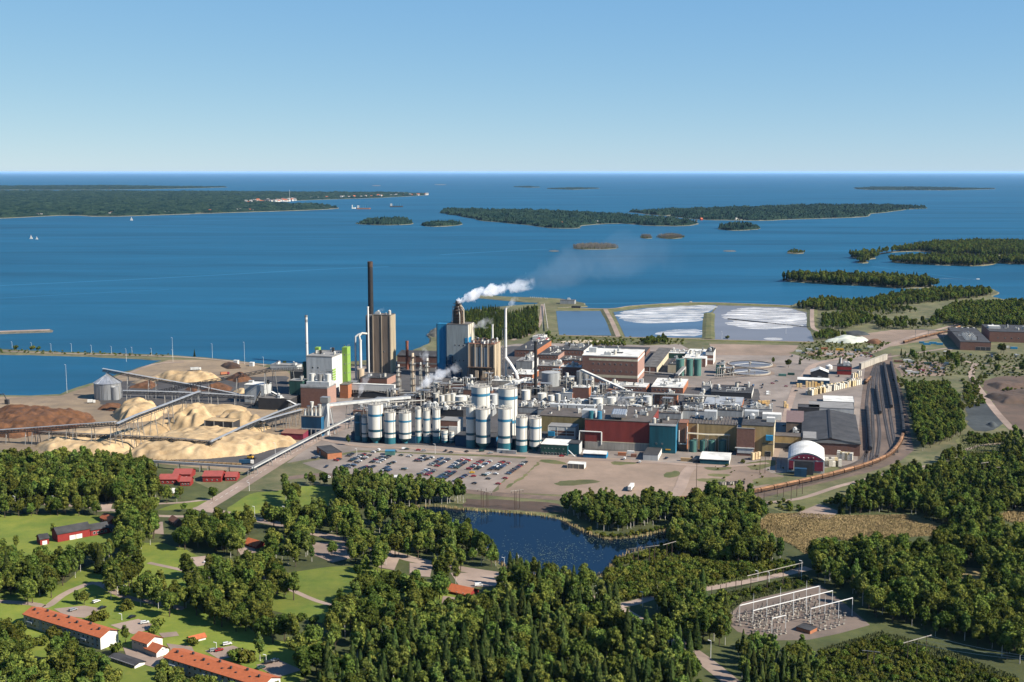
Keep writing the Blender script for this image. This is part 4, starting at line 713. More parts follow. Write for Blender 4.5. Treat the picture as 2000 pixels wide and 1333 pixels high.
conveyor('low belt conveyor in front of the large chip piles',[(66,866,842),(200,875,849),(330,882,855),(412,888,862)],2.8,2.4,'roof_grey')
conveyor('diagonal belt conveyor beside the large chip pile',[(410,888,864),(480,855,831),(540,832,806),(586,815,789)],3.0,2.6,'roof_silver')
conveyor('second diagonal conveyor leading to the blue house',[(510,846,822),(560,836,808),(590,830,800)],3.6,3.0,'roof_silver')
conveyor('white pipe conveyor running along the road from the wood yard',[(180,905,893),(300,914,900),(400,922,906),(494,930,912)],2.6,2.0,'roof_mid','light_grey',truss=False,closed=True)
conveyor('long white pipe conveyor beside the main road',[(494,930,912),(560,892,877),(620,862,846),(690,836,812)],2.6,2.0,'roof_mid','light_grey',truss=False,closed=True)
conveyor('short steep conveyor in the middle of the chip yard',[(260,820,800),(300,800,793),(335,800,792)],2.8,2.4,'dark_steel'); conveyor('short thin conveyor by the chip cone',[(531,795,765),(555,800,778),(578,808,790)],2.2,1.8,'roof_white',truss=False); conveyor('leaning grey elevator in the wood yard',[(497,793,790),(503,793,775),(510,793,763)],2.5,2,'steel',legs=[])
T, P, r, h = silo('round galvanised metal silo with conical roof by the harbour',179,229,782,751,'plain',name='metal_silo',rail=False,body='galv')
T.part('cone_roof', MB().cyl(P, r*1.05, h-.2, h+r*.62, 24, .8), 'galv'); hr = MB()
for k in range(24): a = k*math.pi/12; hr.bar((P.x+r*1.03*math.cos(a),P.y+r*1.03*math.sin(a),h+.1),(P.x+.8*math.cos(a),P.y+.8*math.sin(a),h+r*.62),.25,.2); hr.bar((P.x+r*1.005*math.cos(a),P.y+r*1.005*math.sin(a),0),(P.x+r*1.005*math.cos(a),P.y+r*1.005*math.sin(a),h),.3,.2)
T.part('rib', hr, 'galv'); T.part('ladder_gantry', MB().bar((P.x+r,P.y,h+.5),(P.x+1,P.y,h+r*.66),1,.6), 'dark_steel')
tank('small galvanised cylinder beside the metal silo',215,231,782,757,'galv')
MO = lambda lab, pts, h, m, **k: mound(k.pop('name','chip_pile'), lab, px(*pts), h*.88, m, cat=k.pop('cat','chip pile'), rough=k.pop('rough',.42), nscale=.17, res=1.6, **k)
MO('yellow wood chip pile at the left behind the dark wood',[(65,872),(95,862),(150,850),(210,846),(262,850),(272,868),(250,888),(180,895),(90,888)],10,'chips',slope=.8)
MO('largest yellow wood chip pile in the middle of the yard',[(235,890),(290,868),(330,850),(400,842),(470,845),(545,858),(578,866),(540,876),(500,888),(400,897),(300,899)],12,'chips',slope=.7)
MO('flat topped chip pile beside the metal silo',[(218,814),(240,798),(310,797),(318,812),(300,822),(240,828)],17,'chips',slope=1.3)
MO('steep chip pile under the climbing conveyor',[(318,842),(335,824),(395,818),(432,824),(430,840),(380,848)],27,'chips',slope=1.2)
MO('long flat topped chip pile with dark openings',[(412,840),(425,824),(500,824),(530,836),(505,846),(430,848)],19,'chips',slope=1.35)
MO('pale chip pile between conveyors at centre left',[(262,842),(300,828),(340,824),(345,840),(300,852),(268,852)],9,'chips',slope=.8)
MO('far yellow chip pile near the harbour road',[(290,742),(325,734),(420,735),(436,744),(360,748)],13,'chips',slope=.7); MO('lumpy chip spill right of the largest pile',[(500,872),(515,856),(555,852),(580,862),(575,872),(530,876)],6,'chips',slope=.8,rough=.8)
MO('low spread of chips joining the big piles',[(285,858),(330,846),(420,842),(520,846),(505,858),(400,866),(310,868)],9,'chips',slope=.5); MO('low yellow chip spread below the climbing conveyor',[(140,856),(200,842),(290,842),(300,862),(230,872),(160,868)],8,'chips',slope=.5); MO('tan chip bank behind the climbing conveyor',[(300,806),(330,797),(400,794),(480,798),(486,808),(390,814)],8,'chips',slope=.7); MO('brown chip bank near the metal silo quay',[(255,748),(300,734),(330,730),(320,742),(280,752)],6,'chip_dust',slope=.5); MO('small cone of chips under the thin conveyor',[(522,800),(535,795),(555,797),(548,803)],12,'chips',slope=1.0); MO('chip heap beside the pale vehicle in the yard',[(455,765),(475,760),(490,766),(470,770)],7,'chips',slope=.8)
MO('big orange brown log and bark pile at left edge',[(-40,850),(-30,812),(40,802),(110,806),(180,814),(186,824),(140,838),(90,845),(30,858)],14,'bark',slope=.6,rough=.6,cat='bark pile',name='bark_pile'); MO('small bark pile in front of the metal silo',[(188,800),(205,793),(240,793),(246,800),(215,804)],6,'bark',rough=.5,cat='bark pile',name='bark_pile')
for pts, hh, lb in [([(440,742),(458,734),(485,736),(495,744),(465,748)],11,'dark bark mound beside the red machine'),([(392,764),(420,752),(455,757),(450,764)],10,'brown bark mound behind the dark conveyor'),([(250,758),(290,748),(310,752),(295,760)],7,'low brown mound left of the crossing conveyors'),([(430,715),(445,711),(468,714),(470,720),(445,722)],7,'near black bark heap by the sea road'),([(360,762),(380,756),(395,762),(380,766)],7,'small brown mound under the crossing conveyors')]: MO(lb,pts,hh,'bark_dark' if 'black' in lb else 'bark',cat='bark pile',name='bark_pile')
b = B('reclaim_shed','dark open reclaim shed set into the long chip pile','building',400,456,850,822,14,'dark_steel','chips'); b.ribs('f',4,'steel',.8,.6)
B('chip_screen','grey metal chip screen with sloping chutes in the wood yard','building',478,516,786,752,20,'light_grey','roof_white',vents=3); B('debarking_hall','long dark debarking hall behind the chip piles','building',505,566,800,778,26,'dark_steel','roof_grey',vents=4)
b = B('red_shed','low dark red shed below the blue house','building',549,592,858,846,12,'maroon','roof_rust','shed',rise=1.5)
B('sea_store','long low grey store by the sea road','building',528,580,722,713,16,'light_grey','roof_mid',vents=4); B('sea_hut','small white hut beside the sea road','hut',456,464,712,705,5,'white_wall','roof_white'); B('sea_hut','second small white hut by the sea road','hut',487,494,716,709,5,'white_wall','roof_white')
# ================================================================== brick halls and machine halls
b = B('brick_mill','large brown brick mill building with two white bands','building',1137,1245,746,695,-681,'brick','roof_white',side='brick_pink',para=1.0,vents=4)
b.band('f',b.h*.84,b.h*.92,'cream_wall',.12,1).band('f',b.h*.20,b.h*.30,'cream_wall',.2,1).band('r',b.h*.84,b.h*.92,'white_wall').band('r',b.h*.20,b.h*.30,'white_wall'); b.wins('f',8,2,1.6,1.8,b.h*.42,8,a0=.15,a1=.95); b.roofbox('lift_head',.05,.4,9,8,6,'light_grey'); b.roofbox('roof_hatch',.45,.4,14,8,1.2,'roof_dark')
b = B('corrugated_hall','hall with dark corrugated roof right of the brick mill','building',1255,1283,729,717,-680,'brick','roof_grey',side='cream_wall',para=.4); b.ribs('f',3,'white_wall',.8,.3); 
for k in range(12): b.box('roof_seam',0,.04+.08*k,b.h+.2,b.w,.5,.5,'roof_mid',parent=b.roof)
B('back_hall','long dark roofed hall behind the brick mill','building',1150,1262,692,684,-676,'brick','roof_dark',vents=4)
for k,(xl,xr,yb,yt,yk,w,rf,sd,vn,lb) in enumerate([
 (1005,1046,697,684,-664,'brick','roof_dark','brick_orange',2,'dark roofed brick hall behind the tall white stack'),(1024,1036,712,698,-690,'light_grey','roof_mid','white_wall',1,'small grey block behind the dark chimney'),
 (1050,1090,702,694,-677,'brick','roof_dark','brick_pink',6,'flat dark roof with white vents behind the black chimney'),(1090,1140,694,684,-671,'brick','roof_dark','white_wall',6,'flat dark roof cluttered with vents beside the brick mill'),(1040,1060,678,668,-660,'brick_orange','roof_red','white_wall',0,'small red roofed brick block near the conifers'),
 (1050,1092,726,715,-708,'brick','roof_mid','brick_orange',4,'low brick block with white roof edge'),(1092,1138,718,704,-700,'brick','roof_dark','brick_orange',4,'brick block with dark roof below the brick mill'),
 (1094,1163,738,717,-713,'brick','roof_white','brick_orange',2,'brown block with white fascia before the brick mill'),(1008,1040,722,706,-698,'grey_wall','roof_mid','white_wall',2,'grey glazed block below the dark roofed hall'),(1000,1040,742,731,-722,'brick','roof_white','brick_orange',3,'brick block with bright white roof left of the black chimney'),
 (1180,1262,764,754,-746,'brick','roof_white','brick_orange',3,'white roofed block with orange brick end'),(1272,1334,768,756,-739,'brick','roof_white','brick_orange',7,'wide white roofed block right of the conveyor foot'),(1278,1322,790,772,-768,'brick','roof_dark','brick_orange',2,'dark brick block beneath the long pipe gallery'),
 (1118,1150,784,757,-753,'brick','roof_white','brick_orange',2,'tall narrow brick block with white roof in mid mill'),(1096,1118,784,768,-763,'light_grey','roof_white','brick_orange',2,'grey fronted block beside the narrow brick block'),(1185,1212,776,762,-757,'brick','roof_rust','brick_orange',1,'brick block behind the white vats'),
 (1365,1372,788,772,-765,'light_grey','roof_mid','light_grey',0,'narrow grey block with pale roof'),(1332,1374,795,788,-778,'grey_wall','roof_mid','white_wall',3,'grey panelled block below the long pipe gallery'),(1374,1448,799,790,-774,'brick','roof_silver','brick_orange',3,'long block with weathered silver roof'),
 (1388,1468,776,766,-752,'dark_steel','roof_dark','white_wall',5,'dark roofed workshop with pipe stack'),(1370,1388,764,754,-748,'grey_wall','roof_mid','light_grey',1,'small gabled grey shed at the workshop'),
 (1304,1330,728,712,-700,'cream_wall','roof_dark','cream_wall',2,'shaded cream block left of the green tanks'),(1335,1378,716,700,-682,'brick','roof_white','white_wall',10,'white roofed plant behind the green tanks'),(1378,1393,712,688,-680,'brick','roof_dark','white_wall',2,'brick block with white bands behind the clarifiers'),(1300,1345,700,690,-684,'dark_green','roof_white','light_grey',2,'green walled store with white roof edge'),
 (1398,1414,730,713,-709,'tank_green','roof_mid','light_grey',2,'green pump house beside the clarifier'),(1040,1062,664,658,-654,'white_wall','roof_white','white_wall',0,'white hut beside the breakwater track')]):
    bb = B('mill_block',lb,'building',xl,xr,yb,yt,yk,w,rf,side=sd,vents=vn+2,seed=k).clutter(3,k)
    if xr-xl > 35 and w == 'brick': bb.wins('f',max(3,(xr-xl)//8),1,1.6,1.6,bb.h*.45)
    if k == 23: bb.band('f',bb.h*.35,bb.h*.5,'white_wall').band('f',bb.h*.75,bb.h,'white_wall')
for xl,xr,lb in [(1321,1337,'leftmost of three tall green tanks, half in shade'),(1341,1354,'middle of three tall green tanks'),(1356,1370,'rightmost of three tall green tanks')]: tank(lb,xl,xr,735,703,'tank_green',dome=.05)
for (x,y,rx,lb) in [(1465,713,41,'far round clarifier basin with rotating bridge'),(1463,728,39,'near round clarifier basin with rotating bridge')]:
    P = G(x,y); r = rx*P.length/FPX; T = Thing('clarifier',lb,'basin',P); T.part('rim', MB().cyl(P,r+1.4,-.2,1.6,40,cap=False).cyl(P,r+1.4,1.6,1.62,40,r-.2,cap=False), 'concrete'); T.part('water', MB().cyl(P,r-.1,-.2,.9,40), 'basin_water'); T.part('bridge', MB().bar(P+ZV*2.4,P+U*r*.95-V*4+ZV*2.2,2.2,.8).bar(P+ZV*2.2,P-U*r*.7-V*r*.6+ZV*2,1,.4), 'white_wall'); T.part('pier', MB().cyl(P,1.6,0,4,10), 'concrete')
    sh = sheet('clarifier_apron', [P+Vector((math.cos(a)*(r+6),math.sin(a)*(r+6),0)) for a in np.linspace(0,6.28,28,endpoint=False)], 'gravel_pink', label='gravel ring round a clarifier')
# ================================================================== front row of halls
b = B('machine_hall','long olive walled machine hall with vents along its roof','building',1052,1143,842,812,-790,'olive_wall','roof_brown',vents=9); 
for k in range(5): b.roofbox('roof_house',.05+.2*k,.72,8,6,3.5,'light_grey')
b = B('winder_house','brick and glass low house with white frame behind the white roofed shed','building',1070,1124,856,833,16,'white_wall','roof_mid',para=.4); b.band('f',b.h*.28,b.h*.68,'brick',.12,.95).band('f',b.h*.46,b.h*.50,'white_wall',.12,.95,.2); b.box('blue_box',.02,-.08,b.h*.2,6,2,b.h*.4,'bright_blue'); b.ribs('f',4,'white_wall',.4,.25)
b = B('red_hall','long windowless dark red hall in the front row','building',1142,1268,876,820,-793,'red_sheet','roof_brown',vents=14,para=.6); b.band('f',0,b.h*.25,'concrete',0,1,.25); b.band('f',b.h*.25,b.h*.28,'cream_wall',.2,1,.35)
b.box('roof_shed',-.07,.1,b.h,12,10,7,'light_grey',parent=b.roof)
for k in range(6): b.T.part('cooling_duct', MB().tube(b.at(.42+.035*k,.05,b.h+4),b.at(.40+.035*k,.35,b.h+5),1.6,10), 'galv', parent=b.roof)
for k in range(2): b.T.part('blue_cyclone', MB().cyl(b.at(.08+.13*k,.08),2.4,b.h,b.h+7,12,2.0), 'silo_blue' if k else 'silo_teal', parent=b.roof)
b = B('raised_red_box','small orange red house raised on stilts before the red hall','building',1133,1174,875,845,12,'roof_rust','roof_grey',side='brick_orange'); b.band('f',0,b.h*.28,'dark_steel',.02,.98,.1)
for k in range(4): b.box('stilt',.01+.32*k,-.02,0,.8,.8,b.h*.29,'concrete')
b.T.part('white_pipe', MB().path([b.at(-.05,-.1,b.h*.4),b.at(-.02,-.1,b.h+1.5),b.at(1.02,-.1,b.h+1.5),b.at(1.02,-.1,b.h*.3)],.6,6), 'white_wall')
for k in range(2): b.T.part('flue', MB().tube(b.at(.65+.28*k,.2,b.h-.1),b.at(.65+.28*k,.2,b.h+7),.6,7), 'cream_wall')
b = B('blue_block','tall dark blue block between the red halls','building',1268,1319,884,830,-820,'teal_sheet','roof_brown',side='silo_blue',para=1.4,vents=3); b.T.part('cap_flashing', MB().obox(b.P-b.u*.3-b.v*.3+ZV*(b.h-.3),b.w+.6,.3,1.7,0,b.u,b.v,True,True), 'white_wall')
b.box('yellow_sign_board',.62,-.012,b.h*.12,4.5,.2,1.0,'yellow_paint'); b.wins('f',2,1,1.4,1.4,b.h*.3,a0=.15,a1=.6)
b = B('red_annex','narrow red annex with white pipe right of the blue block','building',1325,1341,880,827,16,'roof_rust','roof_rust',side='brick_orange'); b.T.part('white_pipe', MB().path([b.at(.05,-.05,b.h*.75),b.at(.05,-.05,b.h*.25),b.at(1.0,-.05,b.h*.25),b.at(1.05,-.05,b.h*.9)],.45,6),'white_wall')
b = B('beige_hall','long beige hall behind the green tank row','building',1341,1447,876,827,-812,'beige_wall','roof_brown',vents=6,para=.4); 
for k in range(16): b.box('roof_seam',.03+.06*k,0,b.h+.2,.5,b.d,.4,'roof_grey',parent=b.roof)
b.box('roof_house',.28,.5,b.h,11,9,8,'light_grey',parent=b.roof); b.T.part('downpipe', MB().path([b.at(.2,-.02,b.h),b.at(.2,-.02,b.h*.4),b.at(.12,-.02,b.h*.4)],.5,6),'cream_wall'); b.wins('f',3,1,1.5,1.2,b.h*.55,a0=.3,a1=.8)
b = B('paper_hall','high beige hall with bright yellow end wall and dark roof','building',1447,1510,889,831,-806,'beige_wall','roof_dark',side='cream_wall',vents=3,para=.6); b.box('blue_bay',.76,-.05,b.h*.55,b.w*.22,3,b.h*.17,'bright_blue'); b.wins('f',4,1,1.4,1.4,b.h*.33,a0=.72,a1=.95); b.wins('r',5,2,1.6,1.4,8,8); b.box('roof_plant',.6,.5,b.h,16,10,5,'white_wall',parent=b.roof); b.box('roof_plant',.75,.3,b.h,7,6,4,'white_wall',parent=b.roof); b.box('roof_plant',.02,.62,b.h,12,9,5.5,'light_grey',parent=b.roof)
b = B('brick_tower_block','square brown brick block projecting from the beige hall','building',1438,1473,890,837,14,'brick','roof_mid',side='brick_pink'); b.band('f',b.h*.10,b.h*.28,'light_grey',.05,.95,.3).band('f',b.h*.28,b.h*.31,'white_wall',-.08,1,.8); b.wins('f',4,1,2.2,3.5,b.h*.11,a0=.1,a1=.9)
b = B('yellow_annex','small yellow annex at the corner of the beige hall','building',1488,1509,892,868,10,'beige_wall','roof_brown',side='cream_wall'); b.wins('f',1,1,5,4.5,.2,nm='door',a0=.4,a1=.7)
for i,(xl,xr,lb) in enumerate([(1347,1363,'green tank, first of the row of four before the beige hall'),(1367,1381,'green tank, second of the row of four'),(1383,1397,'green tank, third of the row of four'),(1404,1419,'green tank, last of the row of four')]): tank(lb,xl,xr,884,862,'tank_green',dome=.25)
piperun('bundle of white pipes above the four green tanks',[(1342,884,846),(1380,884,849),(1425,884,850)],3,.5,'cream_wall')
def shed(nm,lb,xl,xr,yb,yt,yk,w,rf,sd=None,rt='flat',rise=2,cat='shed',vents=0,ridge='u',**k): return B(nm,lb,cat,xl,xr,yb,yt,yk,w,rf,rt,side=sd,rise=rise,vents=vents,ridge=ridge,**k)
b = shed('teal_shed','teal shed with broad white roof below the end silos',1056,1108,888,868,-857,'dark_green','roof_white','teal_sheet',para=.3); b.wins('f',8,1,1.6,2.0,.2,a0=.02,a1=.98,nm='door'); b.wins('f',6,1,.8,.7,b.h*.6)
b = shed('teal_annex','dark teal annex with outside stair',1110,1131,888,867,14,'teal_sheet','roof_dark','light_grey'); b.T.part('stair', MB().bar(b.at(.1,-.3,b.h*.5),b.at(.75,-.5,.2),1,.3), 'light_grey')
shed('blue_shed','long low blue shed with pale roof on the gravel',1139,1184,894,885,10,'blue_sheet','roof_white','bright_blue','gable',1.6); shed('grey_shed','grey flat roofed shed left of the asphalt yard',1256,1285,899,888,-874,'light_grey','roof_dark','white_wall',para=.2)
shed('white_roof_shed','dark green shed with bright white roof in front of the tanks',1367,1424,906,896,-882,'teal_sheet','roof_white','white_wall','gable',1.2); b = shed('site_cabin','long pale site cabin on the pink gravel',1108,1141,915,906,9,'roof_grey','roof_white','white_wall',para=.2); b.ribs('f',4,'cream_wall',.3,.15)
b = B('gate_link','yellow link building with dark loading bays','building',1512,1565,876,852,-845,'beige_wall','roof_brown',side='beige_wall'); b.wins('f',3,1,8,5,.2,m='dark_steel',fr='light_grey',a0=.03,a1=.97,nm='loading_door')
b = B('warehouse','huge paper warehouse with dark folded roof and brick front','building',1566,1679,886,862,-806,'brick','roof_dark','gable',rise=4,ridge='v',over=.8); b.band('f',b.h-.6,b.h+2.2,'roof_mid',0,1,.5); b.box('ridge_gutter',.47,0,b.h+3.7,2.2,b.d,.7,'black_stack',parent=b.roof); b.box('pale_roof_panel',.01,.03,b.h+1.9,b.w*.46,b.d*.22,.10,'roof_mid',parent=b.roof); b.wins('f',6,1,3,1.0,b.h*.92,a0=.15,a1=.95)
shed('warehouse_wing','mauve roofed wing left of the warehouse',1535,1568,846,824,-806,'taupe','roof_mauve','brick','shed',2,cat='building'); shed('low_store','low dark store before the mauve wing',1546,1566,866,850,10,'white_wall','roof_mid',vents=6,cat='building'); shed('back_store','grey roofed store behind the warehouse',1580,1668,806,796,-784,'light_grey','roof_mid',cat='building'); shed('white_canopy','bright white canopy roof behind the warehouse',1608,1668,792,784,-773,'light_grey','roof_white'); shed('dark_wing','dark wing at the far corner of the warehouse',1558,1600,806,796,-790,'dark_steel','roof_dark')
b = B('arched_hall','white arched hall with maroon front and dark doors','hall',1538,1610,922,897,46,'white_wall','roof_white','arch',rise=6,over=.6); 
n = 14; g_ = MB(); A = b.at(.06,-.008,b.h+.2); g_.add([A+b.u*(b.w*.88*k/n)+ZV*(4.6*math.sin(math.pi*k/n)**.8 if 0<k<n else 0)-b.v*.15 for k in range(n+1)], [tuple(range(n+1))]); b.T.part('maroon_gable', g_, 'maroon')
b.box('maroon_panel',.03,-.01,2.0,b.w*.13,.2,b.h-3,'maroon'); b.box('maroon_panel',.73,-.01,2.0,b.w*.23,.2,b.h-3,'maroon'); b.box('sliding_door',.18,-.16,0,b.w*.52,5,b.h+.5,'dark_steel'); b.box('sliding_door',.19,-.32,0,b.w*.33,4.5,b.h*.62,'navy_sheet')
for k in range(4): b.T.part('gable_lamp', MB().cbox(b.at(.3+.13*k,-.02,b.h+1.8),.8,.5,.6), 'white_wall')
tank('pale upright tank at the corner of the warehouse',1660,1679,890,870,'white_wall',dome=.04,pipes=False)
b = B('gable_shed','white roofed shed with dark gable in the upper yard','shed',1583,1618,738,727,-722,'dark_steel','roof_white','gable',rise=4,ridge='v'); B('long_canopy','long white canopy over timber bundles in the upper yard','shed',1557,1620,752,742,-737,'navy_sheet','roof_white',para=.3); b = B('red_office','two storey red office with dark flat roof near the tracks','building',1635,1663,732,716,-711,'falu_red','roof_dark',vents=2); b.band('f',b.h*.45,b.h*.6,'dark_steel'); tank('small white dome tank by the upper yard trees',1614,1627,722,716,'white_wall',dome=.5,pipes=False)
stack('white_post_stack','thin white stack beside the red office',1642,716,699,3,'white_stack',1.0)
# brick factory at the right edge
b = B('brick_factory','long red brick factory with vents at the right edge','building',1875,1935,684,668,-640,'brick','roof_dark',side='brick_pink',vents=5); b.wins('r',9,1,2,2,3,a0=.05,a1=.95); b.wins('f',3,1,6,5,.2,m='dark_steel',nm='loading_door',a0=.5,a1=1)
for k in range(8): b.T.inst('roof_vent', vent_mesh(2), b.at(.3+.2*(k%2),.12+.09*(k//2),b.h+.2), b.roof, YAW, (1,1,1.6))
B('brick_factory_wing','higher wing of the brick factory with white roof plant','building',1932,2060,668,648,-634,'brick','roof_dark',side='brick_pink',vents=8).wins('f',8,1,2,2,5); B('white_plant_room','white plant room on the brick factory','building',1930,1953,662,638,14,'white_wall','roof_white'); b = B('stack_house','low dark house with four white stacks behind the factory','building',1862,1908,656,648,12,'roof_grey','roof_dark')
for k in range(4): b.T.part('white_flue', MB().cyl(b.at(.12+.25*k,.5),1.6,b.h,b.h+6,10), 'white_wall', parent=b.roof)
piperun('pipe bridge from the train to the brick factory',[(1785,660,644),(1840,662,646),(1900,666,650)],2,.5,'concrete')
# portal over the tracks
b = B('track_portal','long pale gantry bridge spanning the tracks','bridge',1682,1733,722,711,3,'concrete','concrete',u=(G(1733,703)-G(1682,722)).normalized(),v=ZV.cross((G(1733,703)-G(1682,722)).normalized()))

# ================================================================== central clutter: tanks, vats, galleries
for i,(xl,xr,yb,yt,m) in enumerate([(1058,1094,756,730,'grey_wall'),(1100,1124,752,738,'silo_white'),(1050,1068,782,770,'silo_white'),(1070,1084,784,774,'silo_white'),(1085,1098,784,770,'silo_white'),(1052,1066,796,787,'light_grey'),(1072,1084,797,788,'silo_white'),(1126,1136,752,726,'galv'),(1137,1148,755,728,'galv'),(1150,1160,758,734,'silo_white'),(1130,1150,795,783,'silo_white'),(1158,1178,802,780,'silo_white'),(1186,1204,800,778,'silo_white'),(1222,1240,796,778,'silo_white'),(1256,1274,794,776,'light_grey'),(1236,1256,806,792,'silo_white'),(1282,1290,838,820,'silo_white'),(1160,1176,772,756,'silo_white'),(1018,1036,782,764,'silo_white'),(1040,1056,768,756,'light_grey'),(868,880,790,772,'pipe_pale'),(880,890,788,770,'silo_white'),(858,868,792,774,'silo_white'),(846,857,790,770,'pipe_pale'),(955,972,792,772,'light_grey'),(962,980,776,760,'silo_white'),(900,912,772,758,'silo_white'),(1000,1012,758,744,'silo_white'),(1422,1436,792,780,'galv'),(1310,1326,806,796,'silo_white')]):
    tank('%s %s tank %s'%(['squat','upright','broad','slim','low','stout','plain','stubby','tallish','thick','thin'][i%11],'grey' if m in('grey_wall','light_grey') else 'pale',near((xl+xr)/2,yb)),xl,xr,yb,yt,m,name='process_tank'); MARKS.pop()
for i,(xl,xr,yb,yt,dp,w,rf) in enumerate([(820,850,806,796,14,'dark_steel','roof_dark'),(850,905,812,800,20,'dark_steel','roof_dark'),(900,925,795,782,14,'light_grey','roof_mid'),(1012,1050,806,796,26,'grey_wall','roof_grey'),(1050,1100,812,800,24,'grey_wall','roof_grey'),(1100,1150,816,802,22,'grey_wall','roof_brown'),(1150,1200,818,803,20,'light_grey','roof_grey'),(1200,1262,818,802,24,'light_grey','roof_mid'),(1262,1330,822,806,26,'grey_wall','roof_brown'),(1330,1390,818,802,20,'light_grey','roof_brown'),(1390,1450,814,801,18,'grey_wall','roof_dark'),(1205,1235,782,770,16,'white_wall','roof_white'),(1150,1188,790,778,16,'white_wall','roof_white'),(1090,1130,800,790,14,'white_wall','roof_white'),(1240,1290,788,778,16,'light_grey','roof_white'),(960,1000,752,744,18,'concrete','roof_white'),(870,920,760,748,18,'brick','roof_dark'),(905,960,776,762,16,'brick','roof_grey'),(1010,1050,758,748,18,'brick','roof_mid'),(920,962,812,800,16,'grey_wall','roof_grey'),(1450,1508,806,798,16,'light_grey','roof_mid'),(800,850,786,776,16,'brick','roof_dark'),(740,800,808,798,22,'dark_steel','roof_grey'),(690,740,812,803,20,'taupe','roof_rust')]):
    B('process_house','%s roofed process house %s'%({'roof_dark':'black','roof_mid':'pale grey','roof_grey':'grey','roof_brown':'brown','roof_white':'white','roof_rust':'rusty'}[rf],['behind the slim silos','behind the weigh house','left of the big silos','right of the big silos','behind the machine hall','behind the olive wall','behind the red hall','in the middle of the red hall','behind the blue block','behind the four green tanks','behind the paper hall','by the white vats','beside the narrow brick block','below the round vats','under the long pipe gallery','at the tall white stack','under the recovery boiler','behind the left big silo','left of the black chimney','between the big silos','at the corner of the paper hall','by the gas towers','behind the front hopper silos','behind the road conveyor'][i]),'building',xl,xr,yb,yt,dp,w,rf,vents=13,seed=i,para=.4).clutter(6,i)
conveyor('white inclined conveyor falling from the brown block to mid mill',[(1136,756,722),(1180,768,742),(1238,782,768)],3.4,3,'roof_white','light_grey',closed=True,truss=False); conveyor('pale gallery from the green tanks down to the yard',[(1336,735,716),(1322,742,731)],4,3.5,'roof_mid','light_grey',closed=True,truss=False); conveyor('broad pale conveyor running behind the big silos',[(990,778,752),(1032,752,738)],6,4,'roof_white','light_grey',closed=True,truss=False)
for nodes,n,r,lb in [([(1195,780,764),(1270,790,769),(1330,795,771),(1400,797,775)],4,.6,'long pipe gallery crossing the middle of the mill'),([(1255,733,726),(1318,738,731)],3,.5,'pipe bridge below the corrugated hall'),([(860,800,786),(920,800,784),(960,798,782)],3,.45,'pipe bridge behind the large silos'),([(700,812,790),(760,812,786),(830,808,782)],3,.45,'pipe bridge behind the front hopper silos'),([(905,806,790),(975,808,796),(1010,808,794)],3,.5,'gangway linking the large silos'),([(1395,742,734),(1440,738,728),(1475,736,727)],2,.45,'pipe bridge in front of the clarifiers'),([(1160,800,790),(1260,806,794)],4,.5,'pipe rack behind the red hall'),([(1060,752,742),(1120,756,744)],3,.5,'pipe rack among the round vats'),([(720,840,805),(760,838,806),(806,836,806)],2,.4,'walkway over the hopper silos'),([(812,836,797),(860,838,799)],2,.4,'walkway over the slim silos'),([(840,770,754),(905,772,752)],4,.5,'pipe rack at the foot of the recovery boiler'),([(1440,800,792),(1490,804,794)],2,.4,'pipe run at the paper hall'),([(780,786,768),(845,788,766)],5,.4,'pipe rack between the gas towers'),([(1010,770,756),(1060,774,760)],3,.4,'pipe rack by the black chimney'),([(1290,812,800),(1345,812,800)],3,.4,'pipe rack behind the blue block')]: piperun(lb,nodes,n,r)

# steel frames crowded with vessels and pipes
for i,(x,y,hh,w_) in enumerate([(768,790,16,12),(800,798,14,10),(852,782,20,12),(872,778,16,12),(893,784,14,10),(918,770,18,12),(1002,780,16,10),(1028,772,14,12),(1066,770,12,12),(1112,768,18,10),(1165,796,12,12),(1196,790,12,10),(1226,800,12,12),(1256,804,10,10),(1304,800,12,10),(1178,776,14,10),(1150,770,16,8),(935,790,14,10),(830,792,16,10),(745,800,12,10),(1088,745,14,10),(1410,735,10,10),(1426,733,9,9),(1345,792,10,9),(955,760,18,9),(690,770,14,9)]):
    P = G(x,y); g = random.Random(i); T = Thing('process_scaffold','open steel scaffold '+near(x,y),'scaffold',P,'steel frames of the mill'); fr = MB()
    for a in (-1,0,1):
        for c in (-1,1): T.part('post', MB().bar(P+U*a*w_/2+V*c*4-ZV*.2,P+U*a*w_/2+V*c*4+ZV*hh,.35,.35), 'steel' if i%3 else 'rust')
    for z in (.33,.66,1):
        T.part('deck', MB().cbox(P+ZV*hh*z-U*0,w_+.6,8.6,.22), 'roof_grey' if z<1 else 'steel')
    for k in range(4): q = P+U*g.uniform(-.4,.4)*w_+V*g.uniform(-3,3); z0 = hh*g.choice([.0,.33,.66]); T.part('vessel', MB().cyl(q,g.uniform(.8,1.7),z0,z0+hh*g.uniform(.25,.6),10), g.choice(['silo_white','pipe_pale','galv','taupe_light']), smooth=False)
    for k in range(5): a = P+U*g.uniform(-.5,.5)*w_-V*4.3; T.part('pipe', MB().path([a,a+ZV*hh*g.uniform(.5,1.15),a+ZV*hh*.8+U*g.uniform(-5,5)+V*2], g.uniform(.15,.35), 5), g.choice(['pipe_pale','white_wall','rust','steel']))
    rl = MB()
    for k in range(6): p = P+U*(-.5+k/5)*w_-V*4.3+ZV*hh; rl.tube(p,p+ZV*1.2,.07,3)
    rl.bar(P-U*w_/2-V*4.3+ZV*(hh+1.2),P+U*w_/2-V*4.3+ZV*(hh+1.2),.1,.1); T.part('guard_rail', rl, 'light_grey')
